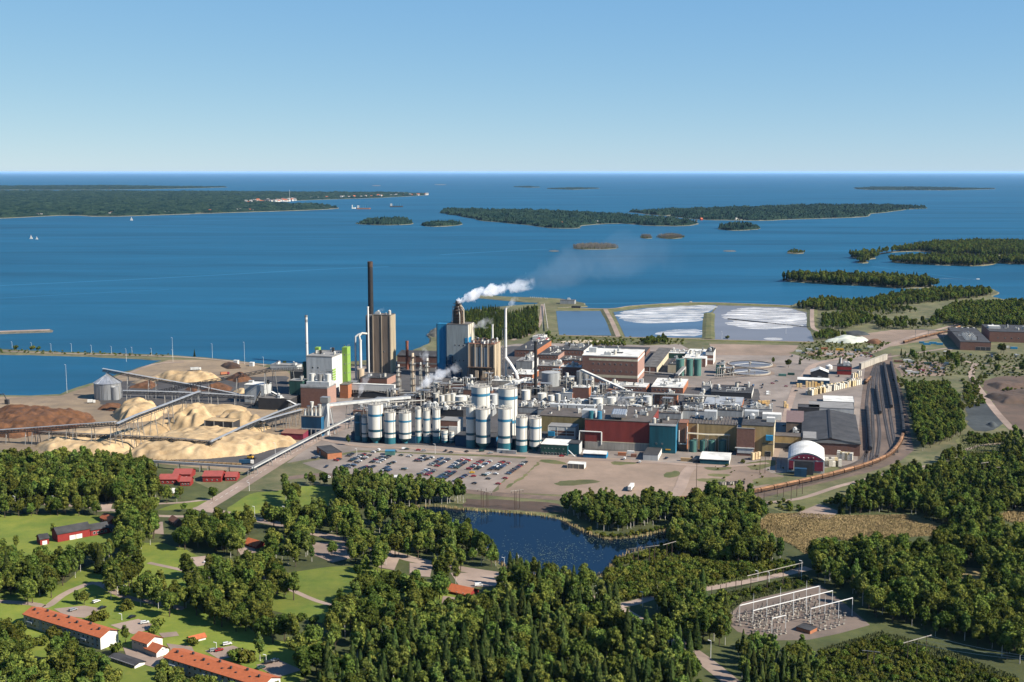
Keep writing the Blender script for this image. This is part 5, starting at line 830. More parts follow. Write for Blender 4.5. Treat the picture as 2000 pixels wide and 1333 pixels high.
# ================================================================== railway
TRK = [[(1690,905),(1694,860),(1692,800),(1700,740),(1712,708)],[(1700,912),(1706,860),(1704,800),(1706,740),(1716,708)],[(1712,900),(1718,850),(1714,800),(1712,750),(1719,708)],[(1745,890),(1735,850),(1726,800),(1720,750),(1722,708)],[(1752,885),(1745,850),(1737,800),(1728,740),(1725,708)],[(1560,950),(1640,930),(1690,912),(1712,890)],[(1640,915),(1670,905),(1690,890),(1698,860)]]
for k, t in enumerate(TRK):
    P = cat_rom(px(*t), 8); mb = MB()
    for i, p in enumerate(P[:-1]):
        d = (P[i+1]-p); d.z = 0; nn = Vector((-d.y,d.x,0)).normalized()
        for sg in (-.75,.75): mb.bar(p+nn*sg+ZV*.45, P[i+1]+nn*sg+ZV*.45, .28, .3, 0)
        mb.add([p+nn*1.5+ZV*.36, P[i+1]+nn*1.5+ZV*.36, P[i+1]-nn*1.5+ZV*.36, p-nn*1.5+ZV*.36], [(3,2,1,0)], 1)
    tag(link('railway_track', mb.mesh('railway_track',['rail','asphalt_dark'])), ['leftmost track of the rail yard','second track of the rail yard','third track of the rail yard','fourth track of the rail yard','fifth track of the rail yard','siding leaving the long train curve','short siding by the bale stacks'][k], 'railway track')
def wagon_meshes(nm, body, roof, L_=13.2, W_=2.9, H_=3.9):
    b = MB(); b.obox((-L_/2,-W_/2,1.1), L_, W_, H_-2.0, 0, E1, E2, True, True)
    for k in range(9): x = -L_/2+.2+k*(L_-.4)/8; b.obox((x-.12,-W_/2-.07,1.1), .24, W_+.14, H_-2.0, 0, E1, E2)
    r = MB(); n = 6; pr = [(W_/2*1.03*math.cos(math.pi*(1-i/n)), H_-.9+.9*math.sin(math.pi*i/n)) for i in range(n+1)]
    for s0 in range(6):
        x0 = -L_/2+s0*L_/6+.05; x1 = x0+L_/6-.1; r.add([(x0,y,z) for y,z in pr]+[(x1,y,z) for y,z in pr], [(i+1,i,n+1+i,n+2+i) for i in range(n)]+[tuple(range(n,-1,-1)), tuple(range(n+1,2*n+2))])
    bg_ = MB(); bg_.obox((-1.6,-1.1,.55), 3.2, 2.2, .5, 0, E1, E2, True, True)
    for x in (-.95,.95):
        for y in (-1,1): bg_.tube((x,y*1.0,.92),(x,y*.85,.92),.45,10,0)
    return b.mesh(nm+'_body',[body]), r.mesh(nm+'_roof',[roof]), bg_.mesh(nm+'_bogie',['wagon_dark'])
WB = wagon_meshes('brown_wagon','wagon_brown','wagon_rust'); WD = wagon_meshes('dark_wagon','wagon_dark','wagon_dark')
def train(pts, meshes, gap, label, group, name='freight_wagon'):
    P = cat_rom(pts, 12); L_ = [0]
    for a, b in zip(P, P[1:]): L_.append(L_[-1]+(b-a).length)
    def at(s):
        for i in range(len(P)-1):
            if L_[i+1] >= s: return P[i].lerp(P[i+1], (s-L_[i])/max(1e-6,L_[i+1]-L_[i]))
        return P[-1]
    s = 7; k = 0
    while s < L_[-1]-6.5:
        a = at(s-4.5); b = at(s+4.5); c = (a+b)/2; d = b-a; o = tag(link(name, None, (c.x,c.y,.45)), label(k), 'wagon', group); o.rotation_euler = (0,0,math.atan2(d.y,d.x))
        link('body', meshes[0], (0,0,0), o); link('roof', meshes[1], (0,0,0), o)
        for x in (-4.3,4.3): link('bogie', meshes[2], (x,0,0), o)
        s += gap; k += 1
    return k
ORD = ['first','second','third','fourth','fifth','sixth','seventh','eighth','ninth','tenth','eleventh','twelfth','thirteenth','fourteenth','fifteenth','sixteenth','seventeenth','eighteenth','nineteenth','twentieth','twenty-first','twenty-second','twenty-third','twenty-fourth','twenty-fifth','twenty-sixth','twenty-seventh','twenty-eighth','twenty-ninth','thirtieth']+['later']*60
train(px((1325,981),(1400,976),(1460,968),(1530,954),(1600,938),(1680,917),(1732,896),(1756,872),(1764,850)), WB, 14.0, lambda k: 'rusty brown freight wagon, %s from the left in the curving train'%ORD[k], 'wagons of the curving brown train')
for pts, lb in [([(1765,850),(1762,820),(1756,780),(1748,745),(1740,712)],'long outermost dark train'),([(1741,799),(1736,770),(1730,735),(1727,714)],'dark train left of the outermost one'),([(1719,811),(1716,790),(1711,760)],'short dark train in mid yard'),([(1700,882),(1697,840),(1693,798)],'dark train beside the warehouse')]: train(px(*pts), WD, 14.0, lambda k, lb=lb: 'black freight wagon, %s from the near end, %s'%(ORD[k],lb), 'wagons of the '+lb)
train(px((1765,672),(1800,662),(1840,652),(1880,640)), WB, 14.0, lambda k: 'brown wagon, %s of the far train near the brick factory'%ORD[k], 'wagons of the far train'); train(px((1690,752),(1697,744),(1702,738)), WB, 14, lambda k: 'single brown wagon beside the white bales', 'shunted wagons')
# ================================================================== cars
def car_mesh(kind):
    L_, W_, H_ = [(4.4,1.8,1.45),(4.6,1.8,1.5),(4.8,1.9,1.9)][kind]; b = MB()
    pr = [[(-.5,.28),(-.5,.62),(-.42,.68),(-.30,.70),(-.20,1.0),(.12,1.0),(.26,.68),(.46,.60),(.5,.45),(.5,.28)],[(-.5,.28),(-.5,.7),(-.47,.98),(.10,1.0),(.25,.68),(.46,.60),(.5,.45),(.5,.28)],[(-.5,.25),(-.5,.95),(-.48,1.0),(.28,1.0),(.40,.62),(.49,.55),(.5,.4),(.5,.25)]][kind]
    n = len(pr); vs = []
    for sg in (-1,1):
        for x, z in pr: vs.append((x*L_, sg*W_/2*(1 if z < .72 else .82), z*H_))
    b.add(vs, [tuple(range(n-1,-1,-1)), tuple(range(n,2*n))]); b.add(vs, [(i,(i+1)%n,n+(i+1)%n,n+i) for i in range(n)])
    g = [(-.24,.93),(-.31,.72),(.22,.72),(.11,.93)] if kind == 0 else [(-.46,.93),(-.47,.70),(.22,.70),(.10,.93)] if kind == 1 else [(.05,.92),(.05,.66),(.36,.66),(.27,.92)]
    for sg in (-1,1): b.add([(x*L_, sg*(W_/2*(.84+.14*(.93-z)/.23)+.02), z*H_) for x, z in g], [(0,1,2,3) if sg < 0 else (3,2,1,0)], 1)
    x0, z0, x1, z1 = (.125,.97,.245,.71) if kind == 0 else (.11,.97,.24,.71) if kind == 1 else (.285,.97,.39,.65)
    b.add([(x0*L_+.04,-W_*.39,z0*H_),(x0*L_+.04,W_*.39,z0*H_),(x1*L_+.04,W_*.45,z1*H_),(x1*L_+.04,-W_*.45,z1*H_)], [(3,2,1,0)], 1)
    xr, xq = ((-.205,-.295) if kind == 0 else (-.475,-.492) if kind == 1 else (-.49,-.502)); b.add([(xr*L_-.05,-W_*.39,.96*H_),(xr*L_-.05,W_*.39,.96*H_),(xq*L_-.05,W_*.44,.73*H_),(xq*L_-.05,-W_*.44,.73*H_)], [(0,1,2,3)], 1)
    for x in (-.31,.31):
        for y in (-1,1): b.tube((x*L_,y*W_*.51,.32),(x*L_,y*W_*.36,.32),.33,8,2)
    return b.mesh('car_form_%d'%kind, ['car_paint','glass_dark','tyre'])
CARM = [car_mesh(k) for k in range(3)]; CARC = [((.012,.012,.015),'black',6),((.02,.03,.06),'dark blue',4),((.045,.05,.055),'dark grey',5),((.30,.31,.32),'silver',3),((.75,.75,.73),'white',2.2),((.32,.012,.015),'red',2.4),((.02,.06,.05),'dark green',1.5),((.10,.035,.03),'maroon',1.2),((.05,.11,.22),'blue',1.5)]
def car(P, ang, label, group, c=None, kind=None):
    c = c or random.choices(CARC,[x[2] for x in CARC])[0]; o = tag(link('parked_car', CARM[random.randrange(2) if kind is None else kind], (P.x,P.y,.06+SHEETZ[0])), label(c[1]) if callable(label) else label, 'car', group); o.rotation_euler = (0,0,ang); o.color = (*c[0],1); return o
ROWS = [((683,903),(714,888),.8),((696,906),(728,888),.6),((722,907),(748,893),.7),((738,906),(762,892),.7),((758,909),(774,903),.7),((782,892),(786,890),1),((797,894),(804,891),1),((812,903),(830,892),.8),((820,903),(848,894),.75),((840,911),(866,895),.9),((852,913),(880,897),.9),((878,916),(906,897),.95),((890,917),(918,899),.95),((915,919),(944,900),.95),((930,919),(958,902),.9),((956,920),(984,903),.95),((970,920),(996,904),.9),((992,928),(1027,904),.95),
 ((665,916),(684,909),.9),((678,917),(696,909),.7),((702,918),(720,912),.6),((722,916),(734,911),.8),((744,922),(760,913),.7),((754,923),(764,918),.6),((785,921),(796,915),.6),((818,930),(838,918),.75),((830,932),(852,919),.8),((851,938),(878,922),.95),((866,938),(890,922),.85),((888,943),(912,929),.6),((944,931),(958,925),.8),((960,931),(972,926),.6),((925,947),(930,944),.9),((972,948),(976,945),.9),((952,938),(960,934),.5),((986,937),(990,934),.8),((700,925),(735,927),.3),((629,913),(650,914),.5),((612,898),(622,893),.7),((655,902),(664,898),.6),((680,893),(690,887),.7),((632,888),(638,885),.8)]
nrow = 0
for a, b_, f in ROWS:
    A = G(*a); Bq = G(*b_); d = (Bq-A); f = min(1,f+.12); n = max(1, int(d.length/2.6)); d.normalize(); nrow += 1; xr = 'left' if a[0] < 760 else 'middle' if a[0] < 880 else 'right'; tr_ = 'front' if a[1] > 909 and b_[1] > 905 else 'back'
    for k in range(n):
        if random.random() > f: continue
        car(A+d*(k+.5)*2.6, math.atan2(d.y,d.x)-math.pi/2+random.choice([0,math.pi])+random.uniform(-.03,.03), lambda c, k=k, nr=nrow: '%s car parked in row %d of the %s %s car park, place %d'%(c, nr, tr_, xr, k+1), 'cars in the mill car park')
for (x,y,a,c,lb) in [(143,1194,.9,3,'beside the flats lawn'),(200,1190,.9,0,'at the corner of the flats parking'),(258,1208,.9,0,'under the trees behind the flats'),(283,1219,.4,4,'at the playground parking'),(444,1261,.5,4,'highest at the second flats parking'),(418,1273,.6,3,'in pair at the second flats parking'),(428,1273,.6,5,'in pair with the silver car'),(525,1297,.5,0,'by the bottom parking'),(537,1293,.5,3,'beyond the bottom parking'),(510,1307,.7,6,'lowest of the flats cars'),(240,1149,.4,4,'under the lane trees'),(265,1148,.4,3,'half under trees by the lane'),(188,1178,1,4,'on the lawn path'),(640,935,.2,4,'behind the birch belt'),(775,934,.2,4,'at the tree edge of the car park'),(925,932,.1,5,'alone yellow'),(1097,893,.1,5,'on the pink gravel by the teal shed'),(790,879,.1,4,'on the service road'),(795,879,.1,6,'following on the service road'),(817,881,.1,5,'near the silo foot'),(828,882,.1,3,'behind the red car'),(958,887,.3,3,'under the middle silos'),(215,985,.1,0,'on the lane by the wood'),(1500,768,.2,4,'in the upper yard, first'),(1500,772,.2,4,'in the upper yard, second'),(1555,765,.3,0,'by the white road marks'),(935,1146,.2,4,'at the orange roofed garage'),(405,1100,.3,4,'at the park parking')]:
    car(G(x,y), a, 'small %s car %s'%(CARC[c][1],lb), 'single parked cars', CARC[c], 2 if c==4 and x>600 else None)

rv = random.Random(11)
for (x0,x1,y0,y1,n,lb) in [(1400,1540,745,762,12,'upper yard behind the workshop'),(1420,1530,775,800,10,'yard left of the warehouse'),(1540,1720,680,698,26,'storage plots beyond the upper yard'),(1755,1850,710,735,22,'vehicle plot beside the tracks'),(1880,1990,690,700,10,'forecourt of the brick factory'),(1600,1680,735,748,8,'lane by the red office'),(700,1000,880,886,8,'service road below the silos'),(1510,1560,815,845,5,'shaded yard by the mauve wing'),(1180,1480,895,905,9,'yard in front of the halls')]:
    for _ in range(n): car(G(rv.uniform(x0,x1),rv.uniform(y0,y1)), rv.choice([YAW,YAW+1.57,rv.uniform(0,6)]), lambda c, lb=lb: '%s vehicle standing in the %s'%(c,lb), 'vehicles in the '+lb, None, rv.choice([0,1,2,2]))
car(G(922,925), .1, 'only yellow car, in the middle of the car park', 'cars in the mill car park', ((.75,.42,.01),'yellow',1))
# ================================================================== bales and bundles
bale = MB(); bale.cbox((0,0,0),2.6,2.2,2.05,0,E1,E2); bale.cbox((0,0,2.1),2.5,2.25,2.0,0,E1,E2); bale.cbox((.05,0,4.15),2.6,2.2,1.8,0,E1,E2); BALE = bale.mesh('bale_stack_form',['bale_white'])
def bales(a, b_, n, rows, group, lab, tint=(1,1,1)):
    A = G(*a); Bq = G(*b_); d = (Bq-A)/max(1,n-1); back = Vector((-d.y,d.x,0)).normalized()*3.1
    for r_ in range(rows):
        for k in range(n):
            if random.random() < .12: continue
            q = A+d*k+back*r_; o = tag(link('bale_stack', BALE, (q.x,q.y,SHEETZ[0])), '%s, %s stack%s'%(lab, ORD[k] if n < 30 else 'a', '' if rows==1 else ' of row %d'%(r_+1)), 'bales', group); t = random.uniform(.75,1.05); w = random.random()
            o.color = (t*tint[0],t*tint[1]*(1 if w>.3 else .86),t*tint[2]*(1 if w>.3 else .6),1); o.rotation_euler = (0,0,math.atan2(d.y,d.x)+random.uniform(-.08,.08)); o.scale = (1,1,random.choice([.7,1,1,1.15]))
bales((1586,773),(1680,752),26,3,'pulp bales in the upper yard','white pulp bales in the diagonal row by the tracks'); bales((1558,757),(1605,757),9,1,'timber bundles under the long canopy','tan bundles below the long white canopy',(.9,.7,.42)); bales((1616,912),(1640,912),5,2,'bales right of the arched hall','pale bales right of the arched hall'); bales((1637,898),(1662,900),6,2,'bales below the warehouse','pale bales below the warehouse wall')
bales((1484,795),(1502,795),4,2,'bundles in the mill yard','tan bundles in the yard behind the paper hall',(.9,.68,.4)); bales((1533,796),(1537,798),2,1,'pair of bundles','tan bundle alone in the yard',(.9,.68,.4)); bales((1470,899),(1482,897),3,1,'bundles before the paper hall','tan bundles before the yellow annex',(.9,.72,.5)); bales((1665,740),(1680,735),5,1,'bales by the red office','bales past the red office')
for k in range(10):
    q = G(1405+k*5.2,949-k*.3); o = tag(link('concrete_ring', MB().cyl((0,0),1.2,0,2.4,12,cap=False).cyl((0,0),.95,0,2.4,12,cap=False).mesh('concrete_ring',['concrete' if k%3 else 'dark_steel']), (q.x,q.y,SHEETZ[0])), 'grey concrete ring, %s in the row on the gravel'%ORD[k], 'concrete ring', 'concrete rings on the pink gravel')
# ================================================================== houses in the foreground
def hb(name, label, fl, fr, yt, xside, wall, roof, side, rise=2.2, rt='gable', cat='building', wins=None, ridge='u', **k):
    u = (G(*fr)-G(*fl)).normalized(); v = ZV.cross(u); P = G(*fl); w = along(P,u,fr[0]); d = -xside if xside < 0 else min(30,abs(along(P+u*w,v,xside))); return B(name,label,cat,fl[0],fr[0],fl[1],yt,d,wall,roof,rt,u=u,v=v,side=side,rise=rise,ridge=ridge,over=.5,**k)
def flats(lb, fl, fr, yt, xs):
    b = hb('apartment_block',lb,fl,fr,yt,xs,'render_beige','roof_tile','render_white'); n = int(b.w/3.6)
    b.wins('f',n,2,1.5,1.4,1.3,2.8,a0=.01,a1=.99)
    for k in range(0,n,6): b.box('balcony',(k+1.1)/n,-.12,2.9,4.2,1.2,1.0,'blue_grey'); b.box('stair_bay',(k+3.6)/n,-.02,.2,2.2,.2,b.h-1,'blue_grey')
    for k in range(7):
        q = b.at(.07+.14*k,.5 if k%2 else .36,b.h+(2.0 if k%2 else 1.5)); b.T.part('chimney', MB().cbox(q,.9,.9,1.2,0,b.u,b.v), 'dark_steel', parent=b.roof)
    for k in range(6): b.T.part('roof_hatch', MB().cbox(b.at(.14+.14*k,.25,b.h+1.15),1.1,.8,.25,0,b.u,b.v), 'dark_steel', parent=b.roof)
    return b
flats('long two storey block of flats with orange roof and white gable',(47,1223),(197,1270),1199,232); flats('second block of flats with orange roof at the bottom edge',(322,1307),(512,1366),1283,548)
b = hb('semi_house','upper half of the white stepped house with orange roof',(258,1268),(288,1278),1247,318,'render_beige','roof_tile','render_white',cat='house'); b.wins('f',3,1,1,1,3.5); b.wins('r',3,1,.7,.7,5,a0=.3,a1=.7)
b = hb('semi_house','lower half of the white stepped house with orange roof',(283,1277),(306,1286),1265,330,'render_beige','roof_tile','render_white',cat='house'); b.wins('r',2,1,.8,.8,3,a0=.4,a1=.9)
hb('garage','long low garage with dark roof and white end',(213,1290),(263,1307),1283,283,'render_beige','roof_dark','render_white',rise=.8,cat='garage').wins('f',9,1,2,1.6,.3,a0=.02,a1=.98,nm='garage_door',m='roof_grey')
hb('hut','little white hut with orange roof on the lawn',(366,1252),(373,1257),1245,402,'render_white','roof_tile','render_white',rise=1.2,cat='hut',ridge='v')
b = hb('red_house','long dark roofed red wooden house with white doors',(113,1060),(177,1048),1043,-11,'falu_red','roof_dark','falu_red',cat='house',rise=3); b.wins('f',2,1,4,3,.1,m='render_white',nm='garage_door',a0=.35,a1=.75); b = hb('red_house','red wing with white framed windows right of the red house',(178,1048),(213,1042),1035,-10,'falu_red','roof_dark','falu_red',cat='house',rise=2.5); b.wins('f',4,1,1.6,1.6,1.2)
b = hb('red_house','small red outbuilding left of the red house',(79,1066),(96,1063),1053,-8,'falu_red','roof_dark','falu_red',cat='house',rise=2); b.wins('f',1,1,3,2.6,.1,m='render_white',nm='door'); hb('red_house','end piece of the red wing with dark roof',(212,1041),(224,1040),1033,-8,'falu_red','roof_dark','falu_red',cat='house',rise=2).wins('f',1,1,1.5,1.4,1)
for lb,fl,fr,yt,xs,w,rf in [('cottage with orange red roof above the red house',(196,1018),(214,1026),1010,232,'falu_red','roof_tile'),('brown roofed cottage beside the gravel square',(330,1022),(343,1030),1014,358,'brick','roof_rust'),('cottage with weathered orange roof among park trees',(476,1066),(500,1073),1060,520,'falu_red','roof_tile'),('long orange roofed garage by the park parking',(869,1158),(915,1168),1152,935,'falu_red','roof_tile'),
  ('red roofed nursery, left wing',(310,946),(345,946),936,-14,'falu_red','roof_red'),('red roofed nursery, upper wing',(338,936),(372,936),926,-16,'falu_red','roof_red'),('red roofed nursery, middle wing',(352,950),(372,950),940,-9,'falu_red','roof_red'),('red roofed house right of the nursery',(396,942),(432,942),930,-16,'falu_red','roof_red'),('smaller red roofed house by the main road',(440,940),(462,940),931,-12,'falu_red','roof_red'),('orange roofed porch house at the nursery drive',(318,968),(340,968),962,-7,'beige_wall','roof_white')]: hb('cottage',lb,fl,fr,yt,xs,w,rf,w,rise=2.4,cat='house').wins('f',3,1,1.2,1.2,1)
b = hb('gate_house','brick gate house with dark flat roof at the car park',(640,898),(668,895),887,-30,'brick_orange','roof_dark','brick_orange',rt='flat',rise=0,para=.5); b.wins('r',6,1,2,1.2,1.2); hb('gate_house','dark low office left of the brick gate house',(624,889),(648,888),881,-16,'grey_wall','roof_dark','grey_wall',rt='flat',para=.4); hb('bus_shelter','pale blue roofed shelter above the car park',(752,890),(771,890),882,-6,'tank_green','silo_blue','tank_green',rt='flat',para=.3,cat='shelter')
for k,(x,y,m,w_) in enumerate([(982,884,'light_grey',10),(995,886,'galv',12),(1150,890,'roof_rust',6),(1215,890,'brick_orange',7),(1232,887,'white_wall',6),(1238,893,'roof_rust',5),(1340,901,'timber',9),(1360,903,'dark_steel',8),(1625,887,'bright_blue',10),(1640,885,'bright_blue',9),(1810,674,'bright_blue',10),(1822,672,'bright_blue',10),(1835,674,'bright_blue',9),(1800,671,'silo_blue',7),(1528,735,'tank_green',9),(1545,733,'dark_green',8),(1755,708,'brick',11),(1772,706,'white_wall',10),(1780,709,'blue_grey',8),(1812,712,'dark_green',9),(1560,688,'white_wall',8),(1580,685,'light_grey',8),(1610,683,'brick_orange',9),(1640,685,'yellow_paint',10),(1675,686,'dark_green',10),(1700,680,'white_wall',8),(1620,694,'white_wall',9),(1660,694,'light_grey',10),(1690,692,'brick',8),(1585,695,'timber',8),(1850,690,'white_wall',9),(1765,722,'roof_grey',7),(1775,728,'white_wall',8),(1788,731,'light_grey',8),(1800,726,'maroon',7),(1840,722,'blue_grey',6),(1848,712,'white_wall',6),(1980,682,'bright_blue',9),(1965,680,'white_wall',8)]):
    P = G(x,y); mb = MB(); mb.cbox(P,w_,2.6,2.7); T = Thing('container','%s container %s'%({'light_grey':'grey','galv':'silver','roof_rust':'rust red','brick_orange':'orange','white_wall':'white','timber':'tan','dark_steel':'black','bright_blue':'blue','silo_blue':'steel blue','tank_green':'green','dark_green':'dark green','brick':'brown','blue_grey':'blue grey','yellow_paint':'yellow','roof_grey':'dark grey','maroon':'maroon'}[m], near(x,y)),'container',P,'containers and crates about the yards'); T.part('body', mb, m); T.part('door', MB().cbox(P+U*(w_/2+.05)+ZV*.2,.08,2.2,2.2), 'steel')
# loader, trucks
def truck(lb, x, y, ang, m, L_=14, cab='white_wall'):
    P = G(x,y); u = Vector((math.cos(ang),math.sin(ang),0)); v = ZV.cross(u); T = Thing('truck',lb,'truck',P); T.part('trailer', MB().cbox(P+ZV*1.1,L_,2.5,2.8,0,u,v), m); T.part('cab', MB().cbox(P+u*(L_/2+1.6)+ZV*.6,2.3,2.4,2.7,0,u,v), cab)
    for k in (-.4,-.3,.25,.6):
        for s in (-1,1): q = P+u*L_*k+v*s*1.15+ZV*.5; T.part('wheel', MB().tube(q-v*.15,q+v*.15,.5,8), 'tyre')
truck('white trailer truck at the foot of the largest chip pile',512,869,.35,'white_wall'); truck('second white trailer beside the chip spill',534,866,.2,'light_grey'); truck('white tank trailer under trees on the gravel',1232,957,1.3,'white_wall',12); truck('blue truck near the log train',478,907,.1,'navy_sheet',9); truck('pale lorry among the far chip piles',380,724,.4,'light_grey',10); truck('red machine lorry by the bark mound',437,733,.6,'brick_orange',8,'maroon'); truck('white van lorry by the metal silo',176,788,.2,'white_wall',5)
P = G(489,897); T = Thing('wheel_loader','yellow wheel loader on the dark yard below the chips','loader',P); T.part('body', MB().cbox(P+ZV*1,5,2.6,1.6), 'yellow_paint'); T.part('cab', MB().cbox(P+ZV*2.5+U*.3,1.8,1.8,1.6), 'glass_dark'); T.part('bucket', MB().cbox(P+U*4.2+ZV*.4,1.6,3.2,1.4), 'dark_steel'); T.part('arm', MB().bar(P+U*1.5+ZV*2,P+U*3.8+ZV*1.1,.6,.5), 'yellow_paint')
for a in (-1.6,1.7):
    for s in (-1,1): q = P+U*a+V*s*1.3+ZV*.85; T.part('wheel', MB().tube(q-V*.3,q+V*.3,.85,10), 'tyre')
P = G(14,790); T = Thing('log_crane','dark grapple crane beside the bark pile','crane',P); T.part('cab', MB().cbox(P,4,3,5), 'dark_steel'); T.part('boom', MB().path([P+ZV*4,P+Vector((-3,0,11)),P+Vector((-9,0,10)),P+Vector((-11,0,5))],.5,6), 'dark_steel'); T.part('grapple', MB().cyl(P+Vector((-11,0,0)),1.4,3,5,8,.4), 'dark_steel')
# log train along the wood yard
lg = MB()
for r_ in range(4):
    for k in range(6-r_): lg.tube((-5.5,(k-(5-r_)/2)*.42,.95+r_*.37),(5.5,(k-(5-r_)/2)*.42,.95+r_*.37),.2,6,0)
LGM = lg.mesh('log_load',['timber']); fl_ = MB(); fl_.cbox((0,0,.5),13,2.6,.35,0,E1,E2)
for x in (-6.2,-2,2,6.2): fl_.cbox((x,-1.25,.8),.15,.15,2,0,E1,E2); fl_.cbox((x,1.25,.8),.15,.15,2,0,E1,E2)
FLM = fl_.mesh('flat_wagon',['wagon_dark'])
for k in range(12):
    q = G(255+k*18.5,902+k*.8); o = tag(link('log_wagon', None, (q.x,q.y,.5)), 'flat wagon loaded with logs, %s from the left below the chip piles'%ORD[k], 'wagon', 'log wagons below the chip piles'); a = G(460,911)-G(255,902); o.rotation_euler = (0,0,math.atan2(a.y,a.x)); link('flat_bed', FLM, (0,0,0), o); link('log_load', LGM, (0,0,0), o)
# heaps at right
for lb,pts,h,m in [('white lime heap right of the settling basins',[(1610,668),(1640,660),(1690,662),(1700,668),(1660,672)],6,'lime'),('dark slag heap behind the lime heap',[(1640,652),(1680,649),(1700,655),(1660,657)],5,'coal_grey'),('reddish scrap heap by the far road',[(1688,670),(1700,665),(1722,668),(1715,674)],5,'bark'),('black coal heap on the grey patch',[(1926,830),(1940,824),(1950,832),(1940,838)],5,'coal_grey'),('brown spoil bank at the right edge',[(1920,775),(1990,765),(2060,770),(2060,790),(1960,790)],6,'earth_red'),('upper spoil bank at the right edge',[(1925,752),(1980,746),(2060,750),(2060,760),(1950,762)],5,'earth_red'),('bare stone mound among the conifers',[(948,616),(965,611),(985,613),(1000,619),(970,621)],6,'rock'),('rocky point jutting out beside the recovery boiler',[(836,655),(845,644),(858,644),(862,655),(850,660)],4,'rock')]: mound('heap',lb,px(*pts),h,m,rough=.6,cat='heap')
# ================================================================== substation, poles, lamps, wires
def post(x, yb, yt, r=.25):
    P = G(x,yb); return P, P+ZV*HT(P,yt)
def gantry(lb, a, b_, n, legs=True):
    (x0,y0b,y0t),(x1,y1b,y1t) = a, b_; P0,T0 = post(x0,y0b,y0t); P1,T1 = post(x1,y1b,y1t); T = Thing('steel_gantry',lb,'gantry',P0)
    T.part('beam', MB().bar(T0,T1,.34,.34), 'mast_white')
    for k in range(n):
        q = P0.lerp(P1,k/(n-1)); t = T0.lerp(T1,k/(n-1)); T.part('post', MB().bar(q-ZV*.2,t,.24,.24), 'mast_white')
        if 0 < k < n-1 and k%2: T.part('lightning_rod', MB().tube(t,t+ZV*5,.14,4,0,.05), 'mast_white')
gantry('rear white gantry of the substation',(1444,1218,1183),(1599,1179,1145),7); gantry('middle white gantry of the substation',(1470,1228,1193),(1625,1188,1154),7); gantry('right white gantry of the substation',(1583,1219,1189),(1664,1204,1168),4); gantry('small white portal of the substation',(1507,1245,1208),(1534,1238,1202),2)
ins = MB(); ins.cbox((0,0,0),1.1,1.1,.5,0,E1,E2); ins.tube((0,0,.5),(0,0,1.8),.14,5,0); ins.cyl((0,0),.2,1.8,3.6,8,.16,1); ins.cbox((0,0,1.6),1.6,.5,.4,0,E1,E2); INS = ins.mesh('insulator_form',['concrete','wagon_dark']); kq = 0
for r0,r1,n,rr in [((1448,1222),(1600,1185),17,3),((1475,1228),(1600,1200),13,2),((1590,1222),(1650,1205),7,3),((1480,1236),(1500,1232),3,2),((1512,1243),(1532,1239),4,2),((1600,1232),(1650,1222),6,1)]:
    A = G(*r0); Bq = G(*r1)
    for r_ in range(rr):
        for k in range(n):
            q = A.lerp(Bq,k/max(1,n-1))+Vector((random.uniform(-.8,.8)-r_*1.5,r_*5+random.uniform(-1,1),0)); o = tag(link('insulator_post', INS, (q.x,q.y,SHEETZ[0]-.05)), 'white and black insulator post standing in the substation yard', 'insulator', 'insulator posts of the substation'); o.scale = (1,1,random.uniform(.8,1.4)); o.rotation_euler = (0,0,random.uniform(0,3))
hb('switch_hut','orange brick hut with dark roof in the substation',(1555,1232),(1582,1240),1225,1596,'brick_orange','roof_dark','brick_orange',rt='flat',rise=0,para=.3,cat='hut')
def hframe(lb, feet, tops, bar=True, m='wood_pole'):
    T = Thing('power_pole',lb,'power pole',G(*feet[0])); tp = []
    for (x,y),yt in zip(feet,tops): P,t = post(x,y,yt); T.part('pole', MB().tube(P-ZV*.2,t,.24,6,0,.17), m); tp.append(t)
    if bar and len(tp) > 1:
        d = (tp[-1]-tp[0]); d.z = 0; d.normalize(); T.part('crossarm', MB().bar(tp[0]-d*3-ZV*.4,tp[-1]+d*3-ZV*.4,.28,.28), 'concrete'); 
        for k in range(3): q = tp[0].lerp(tp[-1],k/2)+d*(k-1)*2.5; T.part('insulator', MB().tube(q-ZV*.6,q-ZV*2,.14,5), 'glass_dark')
    elif bar: T.part('crossarm', MB().bar(tp[0]-U*1.5-ZV*.6,tp[0]+U*1.5-ZV*.6,.25,.25), m)
    return tp
q1 = hframe('tall three legged pole frame under the power line',[(1772,1293),(1790,1289),(1808,1286)],[1253,1247,1241]); q2 = hframe('two legged pole frame at the bottom right',[(1694,1300),(1706,1303)],[1272,1270])
q3 = hframe('pole frame at the right wood edge',[(1919,942),(1924,941)],[903,903]); q4 = hframe('paired poles by the scrubland path',[(1950,940),(1953,940)],[912,912]); hframe('left pole group on the bank above the pond',[(940,991),(944,992),(950,990),(953,991)],[955,962,954,962]); hframe('right pole group on the bank above the pond',[(1005,995),(1008,996),(1015,994)],[958,962,956])
q5 = hframe('pole frame at the near end of the pond',[(1237,1110),(1246,1111)],[1072,1068]); q6 = hframe('pole frame beside the yellow scrub',[(1268,1106),(1278,1106)],[1068,1064]); q7 = hframe('pole frame in front of the east wood',[(1302,1100),(1312,1098)],[1062,1058])
for k,(x,yb,yt) in enumerate([(1484,925,890),(1494,925,888),(1515,922,893),(1525,915,895),(1360,957,905),(1480,992,955),(1492,982,957),(1518,970,948),(1530,972,950),(1545,978,950),(1556,970,945),(1567,965,940)]): hframe('single dark wooden pole, %s along the railway'%ORD[k],[(x,yb)],[yt])
for k,(x,yb,yt) in enumerate([(1390,1163,1146),(1407,1160,1143),(1418,1157,1140),(1437,1153,1134),(1448,1150,1132)]): hframe('short fence pole, %s beside the gravel road'%ORD[k],[(x,yb)],[yt],False)
